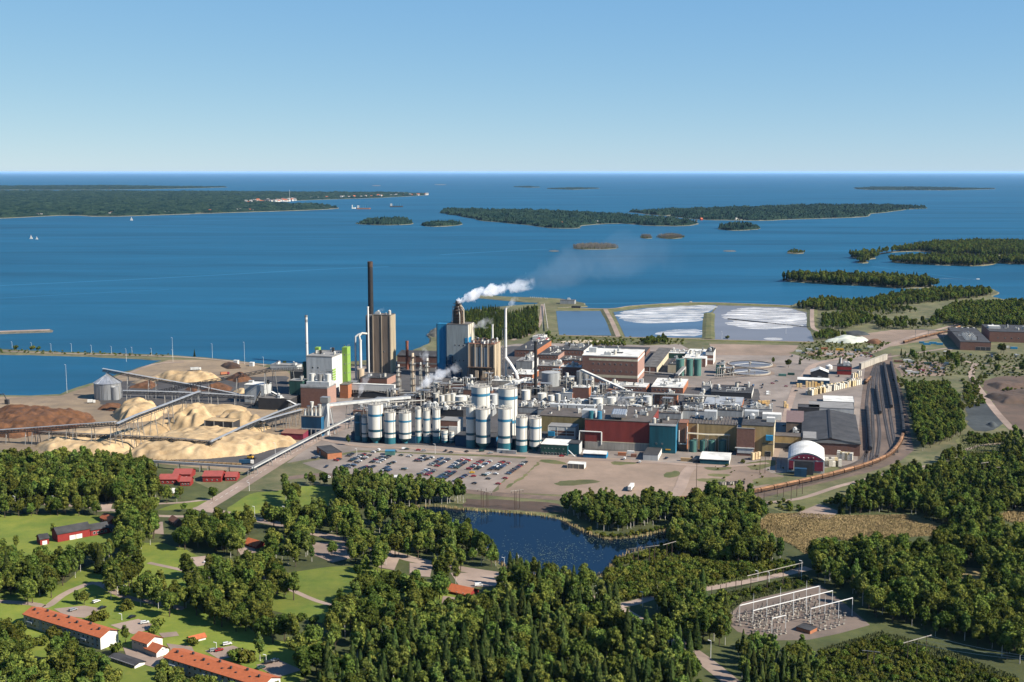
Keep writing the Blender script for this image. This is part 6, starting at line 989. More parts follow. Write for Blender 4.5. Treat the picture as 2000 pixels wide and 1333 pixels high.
hframe('row of four posts carrying a long beam by the gravel road',[(1466,1160),(1498,1151),(1529,1143),(1560,1135)],[1122,1114,1107,1100])
def wire(lb, a, b_, sag=1.5):
    pts = [a.lerp(b_,t/8)-ZV*(sag*4*(t/8)*(1-t/8)) for t in range(9)]; single('power_line', MB().path(pts,.06,3), ['mast_white'], lb, 'wire', a, 'overhead power lines')
far = [G(2080,1345)+ZV*13+Vector((k*4,0,0)) for k in range(3)]
for k in range(3): wire('pale overhead wire, %s of three at bottom right'%ORD[k], q1[k], far[k], 2)
LAMPS = [(24,682,668),(62,684,670),(100,686,672),(140,688,672),(179,690,675),(218,691,677),(258,692,679),(296,694,681),(337,698,684),(131,768,713),(338,707,660),(478,712,669),(415,700,672),(247,707,682),(515,717,698),(1165,1165,1145),(1255,1187,1157),(1305,1222,1212),(1388,1286,1252),(1478,1312,1297),(1565,1135,1096),(1480,1136,1116),(1502,1138,1118),(1174,1180,1148),(498,1022,990),(556,1024,990),(106,990,970),(30,990,970),(246,962,948),(538,900,866),(487,960,943),(1410,665,648),(1535,652,612),(1060,642,600),(238,1212,1200),(326,1234,1242),(423,1270,1256),(520,1296,1280),(872,1212,1196),(985,1103,1090),(1013,1113,1085),(697,895,877),(850,887,868)]
lm = MB(); lm.tube((0,0,-.2),(0,0,1),.012,6,0,.007); 
for k,(x,yb,yt) in enumerate(LAMPS):
    if yt >= yb: continue
    P,t = post(x,yb,yt); T = Thing('street_lamp','slim pale lamp post, %s'%(['along the harbour mole','by the wood yard','beside the woodland road','near the flats','at the ponds','by the mill road'][0 if k<9 else 1 if k<15 else 2 if k<27 else 4 if 30<k<34 else 3 if 33<k<38 else 5]),'lamp post',P,'lamp posts '+['of the harbour','of the yard','of the woods','of the roads'][0 if k<9 else 1 if k<15 else 2 if k<27 else 3]); T.part('pole', MB().tube(P-ZV*.2,t,.16,6,0,.1), 'mast_white'); T.part('lamp_head', MB().bar(t,t-U*1.6+ZV*.3,.4,.2), 'mast_white')
# ================================================================== boats and cottages far out
def sail(lb, x, y, h, m='render_white'):
    P = G(x,y,SEA); T = Thing('sailing_boat',lb,'boat',P); L_ = h*.7; hull = MB(); hull.add([P+Vector(q) for q in [(-L_/2,-1.5,0),(L_*.3,-1.5,0),(L_/2,0,.2),(L_*.3,1.5,0),(-L_/2,1.5,0),(-L_/2,-1.8,1.6),(L_*.32,-1.8,1.6),(L_*.6,0,2),(L_*.32,1.8,1.6),(-L_/2,1.8,1.6)]], [(0,1,6,5),(1,2,7,6),(2,3,8,7),(3,4,9,8),(4,0,5,9),(5,6,7,8,9)]); T.part('hull', hull, m); T.part('mast', MB().tube(P+ZV*1,P+ZV*h,.15,5), 'mast_white'); s = MB(); s.add([P+Vector((.2,0,2)),P+Vector((-L_*.45,.4,2.2)),P+Vector((.1,0,h*.96))],[(0,1,2)]); s.add([P+Vector((.4,0,2)),P+Vector((L_*.5,0,2)),P+Vector((.2,0,h*.8))],[(0,1,2)]); T.part('sail', s, m)
sail('white sailing boat off the settled island',257,431,20); sail('white sailing boat in the left bay',61,467,16); sail('smaller boat beside the left sailing boat',72,468,12)
def ship(lb, x, y, L_, hullm, top):
    P = G(x,y,SEA); T = Thing('cargo_ship',lb,'ship',P); T.part('hull', MB().add([P+Vector(q) for q in [(-L_/2,-7,0),(L_*.42,-7,0),(L_/2,0,0),(L_*.42,7,0),(-L_/2,7,0),(-L_/2,-7,8),(L_*.44,-7,8),(L_*.53,0,9),(L_*.44,7,8),(-L_/2,7,8)]], [(0,1,6,5),(1,2,7,6),(2,3,8,7),(3,4,9,8),(4,0,5,9),(5,6,7,8,9)]), hullm); T.part('bridge', MB().obox(P+Vector((-L_*.46,-6,8)),L_*.14,12,16,0,E1,E2), top)
    for k in range(4): T.part('deck_crane', MB().tube(P+Vector((-L_*.2+k*L_*.17,0,8)),P+Vector((-L_*.2+k*L_*.17,0,24)),1.2,6), 'silo_blue')
ship('red and white cargo ship at anchor beyond the oval island',710,409,90,'roof_rust','light_grey'); ship('dark cargo ship right of the white one',774,405,90,'roof_dark','light_grey'); ship('small white ferry left of the cargo ships',691,408,25,'render_white','render_white')
P = G(1910,546,SEA); T = Thing('motor_boat','small motor boat drawing a white wake at right','boat',P); T.part('hull', MB().cbox(P,7,2.5,1.6,0,E1,E2), 'render_white'); T.part('wake', MB().add([P+Vector((-3,1,.05)),P+Vector((-150,38,.05)),P+Vector((-150,34,.05)),P+Vector((-3,-1,.05))],[(3,2,1,0)]), 'foam')
ct = [MB().obox((-5,-3.5,0),10,7,4.5,0,E1,E2).add([(-5.5,-4,4.5),(5.5,-4,4.5),(5.5,0,8),(-5.5,0,8),(5.5,4,4.5),(-5.5,4,4.5)],[(0,1,2,3),(3,2,4,5)],1).add([(-5,-3.5,4.5),(-5,3.5,4.5),(-5,0,7.8)],[(2,1,0)],0).add([(5,-3.5,4.5),(5,3.5,4.5),(5,0,7.8)],[(0,1,2)],0).mesh('cottage_form',[a,r_]) for a,r_ in (('render_white','roof_mid'),('render_white','roof_tile'),('cream_wall','roof_dark'),('falu_red','roof_tile'))]
def cottages(pts, n, where, jit):
    for k in range(n):
        t = random.random()*(len(pts)-1); i = int(t); a, b_ = pts[i], pts[i+1]; P = G(a[0]+(b_[0]-a[0])*(t-i), a[1]+(b_[1]-a[1])*(t-i)-random.uniform(.3,jit)); s = random.uniform(.8,1.35)
        o = tag(link('cottage', random.choices(ct,[5,3,2,1])[0], P), 'tiny pale cottage '+where, 'house', 'cottages '+where); v_ = 1.7 if 'village' in where or 'tip' in where else 1; o.scale = (s*v_,s*v_,s*v_*1.3); o.rotation_euler = (0,0,random.uniform(-.5,.5))
cottages([(0,425),(60,423),(140,419),(220,421),(330,418),(480,413),(560,411),(640,407)],48,'on the near shore of the settled island',2.5); cottages([(480,398),(540,396),(580,394)],60,'in the village of the settled island',4); cottages([(600,391),(700,387),(760,385),(835,382)],45,'on the tip of the settled island',1.5); cottages([(960,432),(1080,441),(1140,438),(1200,435)],9,'on the middle island',1.5); cottages([(1290,440),(1340,441),(1380,429),(1440,430)],9,'on the strait by the spit island',1.5); cottages([(0,370),(200,370),(360,368)],8,'on the far strip island',.6)
single('radio_mast', MB().tube(G(566,395),G(566,395)+ZV*HT(G(566,395),371),.7,4), ['mast_white'], 'thin radio mast rising above the far village', 'mast', G(566,395))
# breakwater end buildings, aerator boom, wind vane
B('dock_shed','grey shed on the spit beyond the blue basin','shed',1094,1122,594,587,14,'grey_wall','roof_grey',vents=1); B('sluice_hut','dark sluice hut at the corner of the blue basin','hut',1116,1133,604,599,8,'dark_steel','roof_dark'); B('dike_hut','tiny white hut on the outer dike','hut',1347,1351,593,590,4,'white_wall','roof_white')
for k in range(9): sail('moored white boat, %s at the breakwater marina'%ORD[k],1036+k*4,583+.3*k,4) if k != 6 else None
P0 = G(1422,624); P1 = G(1580,640); T = Thing('aerator_boom','long dark boom with posts across the grey basin','boom',P0); T.part('boom', MB().bar(P0+ZV*1,P0.lerp(P1,.5)+ZV*1,3.2,1.0).bar(P0.lerp(P1,.5)+ZV*1,P1+ZV*1,1.4,.7), 'dark_steel')
for k in range(9): q = P0.lerp(P1,.1+k*.1); T.part('post', MB().tube(q-ZV*.3,q+ZV*1.6,.5,6), 'dark_steel')
piperun('pipe on posts beside the breakwater track',[(1070,648,642),(1066,620,615),(1063,598,594)],1,.8,'concrete')
# lily pads and reeds of the pond
lp = MB(); g = random.Random(5); PW = px(*POND)
for zx0,zy0,zx1,zy1,n in [(980,1050,1180,1100,260),(1140,1045,1300,1062,220),(880,1003,930,1025,160),(1000,1070,1120,1105,240),(900,1000,960,1012,120)]:
    for _ in range(n):
        q = G(g.uniform(zx0,zx1), g.gauss((zy0+zy1)/2,(zy1-zy0)/3.2))
        if inpoly(np.array([q.x]),np.array([q.y]),PW)[0]: r_ = g.uniform(.15,.42); lp.add([(q.x+r_*math.cos(a),q.y+r_*math.sin(a),PONDZ+.02) for a in (0,1.05,2.1,3.14,4.2,5.2)],[(0,1,2,3,4,5)])
mat('lily', (0.15,0.18,0.08), .6, var=.2); tag(link('lily_pads', lp.mesh('lily_pads',['lily'])), 'pale lily pads floating on the dark pond', kind='stuff')
def reed_mesh(name, pts_px, n, hmin, hmax, m, label, edge=None):
    P = px(*pts_px); xs = [p.x for p in P]; ys = [p.y for p in P]; X = RNG.uniform(min(xs),max(xs),n*3); Y = RNG.uniform(min(ys),max(ys),n*3); k = inpoly(X,Y,P)
    if edge: k &= edge_dist(X,Y,P) < edge; k |= (inpoly(X,Y,P)==False)&(edge_dist(X,Y,P)<edge*.6)
    X, Y = X[k][:n], Y[k][:n]; v = []; f = []
    for i,(x,y) in enumerate(zip(X,Y)):
        a = random.uniform(0,3.14); w = random.uniform(.12,.34); h = random.uniform(hmin,hmax); dx, dy = math.cos(a)*w, math.sin(a)*w; v += [(x-dx,y-dy,0),(x+dx,y+dy,0),(x+dx*.6+random.uniform(-.3,.3),y+dy*.6,h),(x-dx*.6,y-dy*.6,h*.9)]; f.append((4*i,4*i+1,4*i+2,4*i+3))
    me = bpy.data.meshes.new(name); me.from_pydata(v,[],f); me.materials.append(MATS[m]); me.update(); tag(link(name,me),label,kind='stuff')
mat('reed_leaf', (0.50,0.36,0.18), .95, col2=(0.27,0.21,0.085), scale=.15, detail=6); mat('weed_leaf', (0.14,0.15,0.045), .95, col2=(0.06,0.085,0.02), scale=.12, detail=6)
reed_mesh('reeds',[(1475,1030),(1500,1005),(1560,1003),(1640,1008),(1780,1006),(1850,1030),(1845,1045),(1780,1050),(1720,1052),(1690,1062),(1600,1050),(1575,1085),(1545,1065)],36000,.4,1.1,'reed_leaf','brown reeds filling the marsh field'); reed_mesh('reeds',[(1945,1010),(2000,990),(2060,988),(2060,1030),(1990,1028)],4000,.8,1.8,'reed_leaf','brown reeds at the right edge of the woods')
reed_mesh('reeds',POND,9000,1.2,2.6,'reed_leaf','reeds fringing the dark pond',edge=1.8)
reed_mesh('undergrowth',[(1600,1270),(1720,1235),(1830,1265),(1990,1325),(1990,1380),(1600,1380)],26000,.5,1.6,'weed_leaf','green weeds under the power line'); reed_mesh('undergrowth',[(1180,1125),(1300,1085),(1440,1100),(1560,1110),(1520,1122),(1380,1148),(1200,1178)],14000,.5,1.5,'weed_leaf','green weeds south of the pond'); reed_mesh('undergrowth',[(1390,1165),(1560,1128),(1600,1138),(1450,1178),(1410,1205)],8000,.4,1.3,'weed_leaf','weeds beside the gravel road'); reed_mesh('undergrowth',[(1870,850),(1980,860),(2080,870),(2080,930),(1900,925)],9000,.5,1.5,'weed_leaf','weeds of the scrubland')
# ================================================================== trees
leafmat('leaf_broad', (0.036,0.068,0.015), (0.145,0.175,0.034), 0.04, 0.45)
leafmat('leaf_birch', (0.044,0.082,0.020), (0.150,0.185,0.042), 0.04, 0.40)
leafmat('leaf_spruce', (0.020,0.040,0.013), (0.065,0.085,0.024), 0.03, 0.38)
leafmat('leaf_shrub', (0.060,0.095,0.016), (0.120,0.135,0.028), 0.045, 0.40)
leafmat('dead_twig', (0.17,0.15,0.12), (0.26,0.23,0.18), 0.01, 0.2)
mat('bark_trunk', (0.10,0.075,0.05), 0.95, var=0.3, scale=1.5); mat('bark_birch', (0.55,0.52,0.46), 0.9, var=0.35, scale=1.2)
def ico():
    t = (1+5**.5)/2; v = [Vector(p).normalized() for p in [(-1,t,0),(1,t,0),(-1,-t,0),(1,-t,0),(0,-1,t),(0,1,t),(0,-1,-t),(0,1,-t),(t,0,-1),(t,0,1),(-t,0,-1),(-t,0,1)]]
    f = [(0,11,5),(0,5,1),(0,1,7),(0,7,10),(0,10,11),(1,5,9),(5,11,4),(11,10,2),(10,7,6),(7,1,8),(3,9,4),(3,4,2),(3,2,6),(3,6,8),(3,8,9),(4,9,5),(2,4,11),(6,2,10),(8,6,7),(9,8,1)]
    return v, f
IV, IF = ico()
def lobe_tree(seed, lobes, n, size, core=0.78, squash=1.0):
    g = np.random.default_rng(seed); mb = MB()
    for (c, r) in lobes:
        k = [Vector(c)+Vector((v.x,v.y,v.z*squash))*r*core*g.uniform(.85,1.12) for v in IV]; mb.add(k, IF, 0)
    w = np.array([r*r for _,r in lobes]); w /= w.sum(); ch = g.choice(len(lobes), n, p=w)
    d = g.normal(size=(n,3)); d[:,2] += 0.25; d /= np.linalg.norm(d,axis=1)[:,None]
    C = np.array([lobes[i][0] for i in ch]); Rr = np.array([lobes[i][1] for i in ch])[:,None]*g.uniform(.78,1.12,(n,1))
    P = C + d*Rr*np.array([1,1,squash]); nm = d+g.normal(size=(n,3))*0.45; nm /= np.linalg.norm(nm,axis=1)[:,None]
    t = np.cross(nm, g.normal(size=(n,3))); t /= np.linalg.norm(t,axis=1)[:,None]; b = np.cross(nm,t); s = size*g.uniform(.6,1.25,(n,1))/2
    q = np.stack([P-t*s-b*s*.8, P+t*s-b*s*.6, P+t*s*.7+b*s, P-t*s*.8+b*s*.9],1).reshape(-1,3); o = len(mb.v)
    mb.v += [tuple(x) for x in q.tolist()]; mb.f += [(o+4*i,o+4*i+1,o+4*i+2,o+4*i+3) for i in range(n)]; mb.m += [0]*n
    return mb
def ell_lobes(seed, cz, rx, rz, n, r0, r1, top=0.0):
    g = np.random.default_rng(seed); out = [((0,0,cz),min(rx,rz)*.72)]
    for i in range(n):
        d = g.normal(size=3); d /= np.linalg.norm(d); k = 0.55+0.25*g.random(); z = d[2]*rz*k
        sh = 1-top*max(0,z/rz); out.append(((d[0]*rx*k*sh, d[1]*rx*k*sh, cz+z), g.uniform(r0,r1)*(1-0.35*top*max(0,z/rz))))
    return out
def trunk_mb(h, r, limbs, seed, spread):
    g = random.Random(seed); mb = MB(); z = 0; p = Vector((0,0,-.4))
    for k in range(4):
        q = Vector((g.uniform(-.15,.15), g.uniform(-.15,.15), h*(k+1)/4)); mb.tube(p, q, r*(1-.2*k), 6, 0, r*(1-.2*(k+1))); p = q
    for k in range(limbs):
        a = g.uniform(0,6.28); z0 = h*g.uniform(.35,.85); mb.tube((0,0,z0), (math.cos(a)*spread, math.sin(a)*spread, z0+h*.28), r*.35, 4, 0, r*.1)
    return mb
PROTO = {}
for i in range(8):
    cz = 10.2+random.uniform(-.6,.6); rx = random.uniform(4.0,5.2)
    PROTO.setdefault('broad',[]).append((trunk_mb(9,.38,6,i,2.6), lobe_tree(i, ell_lobes(i, cz+[0,.6,-.8,1.2,-.4,.2,-1.2,.8][i], rx*[1,.8,1.15,.7,1.05,.9,1.2,.75][i], [6.4,7.2,5.4,7.6,6,6.6,5,7.4][i], 20, 1.1,[2.7,2.2,2.6,2.0,2.9,2.3,2.5,1.9][i],[.2,.5,0,.6,.1,.4,0,.55][i]), 1500, 0.85, core=.68), 'bark_trunk','leaf_broad'))
for i in range(4):
    PROTO.setdefault('birch',[]).append((trunk_mb(14,.24,5,i+9,1.4), lobe_tree(20+i, ell_lobes(30+i, 10.6, 2.7, 7.0, 20, 0.95,1.6,0.55), 1100, 0.7), 'bark_birch','leaf_birch'))
def spruce_mb(seed, H=18, R0=3.0):
    g = np.random.default_rng(seed); mb = MB(); n = 9
    for k in range(n):
        z0 = 1.2+(H-1.5)*k/n; r = R0*(1-k/n)**.85*g.uniform(.85,1.12)+.15; h = (H/n)*1.7
        vs = [(r*.72*math.cos(a)*g.uniform(.8,1.1), r*.72*math.sin(a)*g.uniform(.8,1.1), z0-.2) for a in np.linspace(0,6.28,8,endpoint=False)]+[(0,0,min(z0+h,H))]
        mb.add(vs, [(i,(i+1)%8,8) for i in range(8)])
    for _ in range(900):
        u = g.random()**1.35; z = 1+(H-1.4)*u; r = R0*(1-u)**.85*g.uniform(.55,1.1)+.1; a = g.uniform(0,6.28); w = .32+.3*(1-u); L = .75+.5*(1-u)
        d = Vector((math.cos(a),math.sin(a),0)); t = Vector((-d.y,d.x,0)); p = d*(r-L*.5)+Vector((0,0,z+.25)); e = d*(r+L*.4)+Vector((0,0,z-.35+g.uniform(-.2,.2)))
        mb.add([p-t*w*.5, p+t*w*.5, e+t*w, e-t*w], [(0,1,2,3)])
    return mb
for i in range(3): PROTO.setdefault('spruce',[]).append((trunk_mb(16,.25,0,i,1), spruce_mb(40+i, 18+i, 2.7+.3*i), 'bark_trunk','leaf_spruce'))
for i in range(4):
    PROTO.setdefault('shrub',[]).append((trunk_mb(1.4,.10,5,i,1.0), lobe_tree(60+i, ell_lobes(70+i, 1.7, 2.1, 1.5, 9, .7,1.15), 420, 0.5, squash=.85), 'bark_trunk','leaf_shrub'))
for i in range(2):
    m_ = MB(); g = random.Random(i)
    for k in range(40):
        a = g.uniform(0,6.28); z = g.uniform(2,9); r = g.uniform(.8,2.2); m_.tube((0,0,z-1),(math.cos(a)*r,math.sin(a)*r,z+1.5),.26,3,0,.10)
    PROTO.setdefault('dead',[]).append((trunk_mb(10,.2,4,i,1.5), m_, 'dead_twig','dead_twig'))
PM = {}; PCOL = {}
for k, L_ in PROTO.items():
    c = bpy.data.collections.new('proto_'+k); PCOL[k] = c; PM[k] = []
    for i,(tm,cm,tmat,cmat) in enumerate(L_):
        PM[k].append((tm.mesh(k+'_trunk',[tmat]), cm.mesh(k+'_crown',[cmat])))
        j = MB(); j.v = list(tm.v); j.f = list(tm.f); j.m = [0]*len(tm.f); j.add(cm.v, cm.f, 1)
        c.objects.link(bpy.data.objects.new('%s_form_%d'%(k,i), j.mesh(k+'_form',[tmat,cmat])))
def scatter(name, pts, kind, label):
    # pts: (x,y,z,rot,scale); one object whose points carry the instances
    if not pts: return
    me = bpy.data.meshes.new(name); me.from_pydata([p[:3] for p in pts], [], [])
    ro = me.attributes.new('rot','FLOAT_VECTOR','POINT'); ro.data.foreach_set('vector', [a for p in pts for a in (0,0,p[3])])
    sc = me.attributes.new('scl','FLOAT_VECTOR','POINT'); sc.data.foreach_set('vector', [a for p in pts for a in (p[4]*random.uniform(.88,1.12),p[4]*random.uniform(.88,1.12),p[4])])
    o = tag(link(name, me), label, 'wood', kind='stuff')
    ng = bpy.data.node_groups.new(name,'GeometryNodeTree'); ng.interface.new_socket('Geometry',in_out='INPUT',socket_type='NodeSocketGeometry'); ng.interface.new_socket('Geometry',in_out='OUTPUT',socket_type='NodeSocketGeometry')
    n = ng.nodes; gi = n.new('NodeGroupInput'); go = n.new('NodeGroupOutput'); ip = n.new('GeometryNodeInstanceOnPoints'); ci = n.new('GeometryNodeCollectionInfo')
    ci.inputs['Collection'].default_value = PCOL[kind]; ci.inputs['Separate Children'].default_value = True; ci.inputs['Reset Children'].default_value = True
    def at(nm): a = n.new('GeometryNodeInputNamedAttribute'); a.data_type = 'FLOAT_VECTOR'; a.inputs['Name'].default_value = nm; return a.outputs['Attribute']
    rn = n.new('FunctionNodeRandomValue'); rn.data_type = 'INT'; rn.inputs[4].default_value = 0; rn.inputs[5].default_value = len(PROTO[kind])-1
    lk = ng.links.new; lk(gi.outputs[0], ip.inputs['Points']); lk(ci.outputs[0], ip.inputs['Instance']); ip.inputs['Pick Instance'].default_value = True
    lk(rn.outputs[2], ip.inputs['Instance Index']); lk(at('rot'), ip.inputs['Rotation']); lk(at('scl'), ip.inputs['Scale']); lk(ip.outputs[0], go.inputs[0])
    md = o.modifiers.new('trees','NODES'); md.node_group = ng; return o
# --- what stays in view between the trees (photo pixels)
OPEN = [
 [(0,1018),(185,1010),(192,1022),(130,1035),(225,1022),(222,1052),(130,1068),(68,1066),(40,1085),(0,1050)],[(195,1006),(228,1006),(228,1022),(195,1022)],
 [(330,985),(410,972),(420,985),(395,990),(330,998)],[(395,995),(640,838),(660,850),(500,960),(440,995)],[(450,992),(500,965),(545,962),(555,975),(500,990),(455,1003)],[(583,952),(650,955),(650,972),(590,975)],
 [(300,915),(465,915),(465,945),(400,950),(310,948)],[(486,1016),(555,1026),(560,1034),(486,1030)],[(610,1042),(690,1058),(690,1066),(612,1052)],
 [(870,1004),(960,1002),(1100,1018),(1140,1042),(1165,1052),(1300,1052),(1270,1070),(1225,1078),(1190,1086),(1100,1108),(1030,1095),(975,1080),(958,1050),(930,1020)],
 [(530,1168),(600,1180),(645,1205),(640,1214),(590,1212),(535,1190)],[(600,1130),(680,1128),(690,1140),(620,1175),(605,1165)],[(560,1104),(595,1112),(600,1122),(565,1120)],[(612,1090),(690,1096),(690,1104),(612,1100)],
 [(268,1072),(305,1072),(305,1094),(275,1094)],[(298,1108),(365,1124),(365,1132),(345,1135),(300,1118)],[(100,1168),(175,1105),(190,1112),(185,1122),(130,1160)],[(0,1160),(40,1162),(55,1180),(0,1180)],[(85,1180),(150,1150),(150,1158),(95,1190)],
 [(110,1188),(175,1165),(235,1175),(325,1198),(320,1208),(260,1205),(205,1215),(120,1200)],[(45,1188),(70,1186),(232,1236),(230,1270),(195,1272),(45,1228)],[(255,1230),(330,1240),(332,1285),(290,1285),(258,1270)],[(212,1270),(285,1288),(284,1305),(215,1298)],[(365,1234),(402,1234),(402,1256),(365,1258)],
 [(322,1265),(530,1310),(535,1333),(460,1333),(322,1300)],[(390,1236),(490,1244),(500,1262),(560,1275),(585,1295),(540,1318),(470,1285),(400,1262)],[(225,1300),(290,1310),(300,1333),(235,1333)],[(0,1182),(50,1184),(46,1215),(0,1205)],[(55,1245),(95,1265),(90,1290),(70,1280)],
 [(868,1143),(935,1150),(935,1168),(868,1162)],[(905,1120),(965,1124),(955,1150),(905,1145)],[(760,1088),(850,1102),(835,1120),(770,1110)],[(922,1108),(990,1114),(980,1124),(925,1118)],
 [(1480,1030),(1505,1010),(1600,1012),(1770,1010),(1845,1034),(1790,1044),(1700,1042),(1600,1046),(1570,1078),(1548,1062)],[(1960,1005),(2000,992),(2000,1025),(1960,1018)],[(1858,1118),(1885,1110),(1915,1114),(1910,1132)],
 [(1420,1208),(1448,1172),(1600,1140),(1665,1170),(1690,1218),(1620,1242),(1540,1240),(1440,1235)],[(1202,1184),(1280,1166),(1284,1178),(1240,1198),(1205,1192)],[(1374,1150),(1565,1112),(1565,1122),(1380,1162)],[(1358,1282),(1400,1300),(1450,1333),(1420,1333),(1360,1292)],
 [(1730,885),(1830,888),(1830,905),(1730,905)],[(1530,972),(1660,935),(1670,945),(1600,980),(1640,995),(1620,1012),(1560,985)],[(1885,870),(1960,866),(1950,880),(1890,885)],[(1470,975),(1660,940),(1660,930),(1480,960)],
 [(910,958),(1080,968),(1095,1000),(910,990)],[(1205,935),(1250,930),(1250,965),(1205,965)],[(488,1050),(517,1052),(517,1072),(475,1070)],[(328,1004),(352,1010),(352,1028),(330,1028)],[(368,1062),(395,1075),(395,1085),(372,1080)],
 [(680,1252),(660,1250),(655,1262),(685,1270)],[(0,1240),(1,1240),(1,1241)],[(1960,650),(2000,640),(2000,690),(1880,690),(1880,655)],[(1590,612),(1600,612),(1600,648),(1585,648)]]
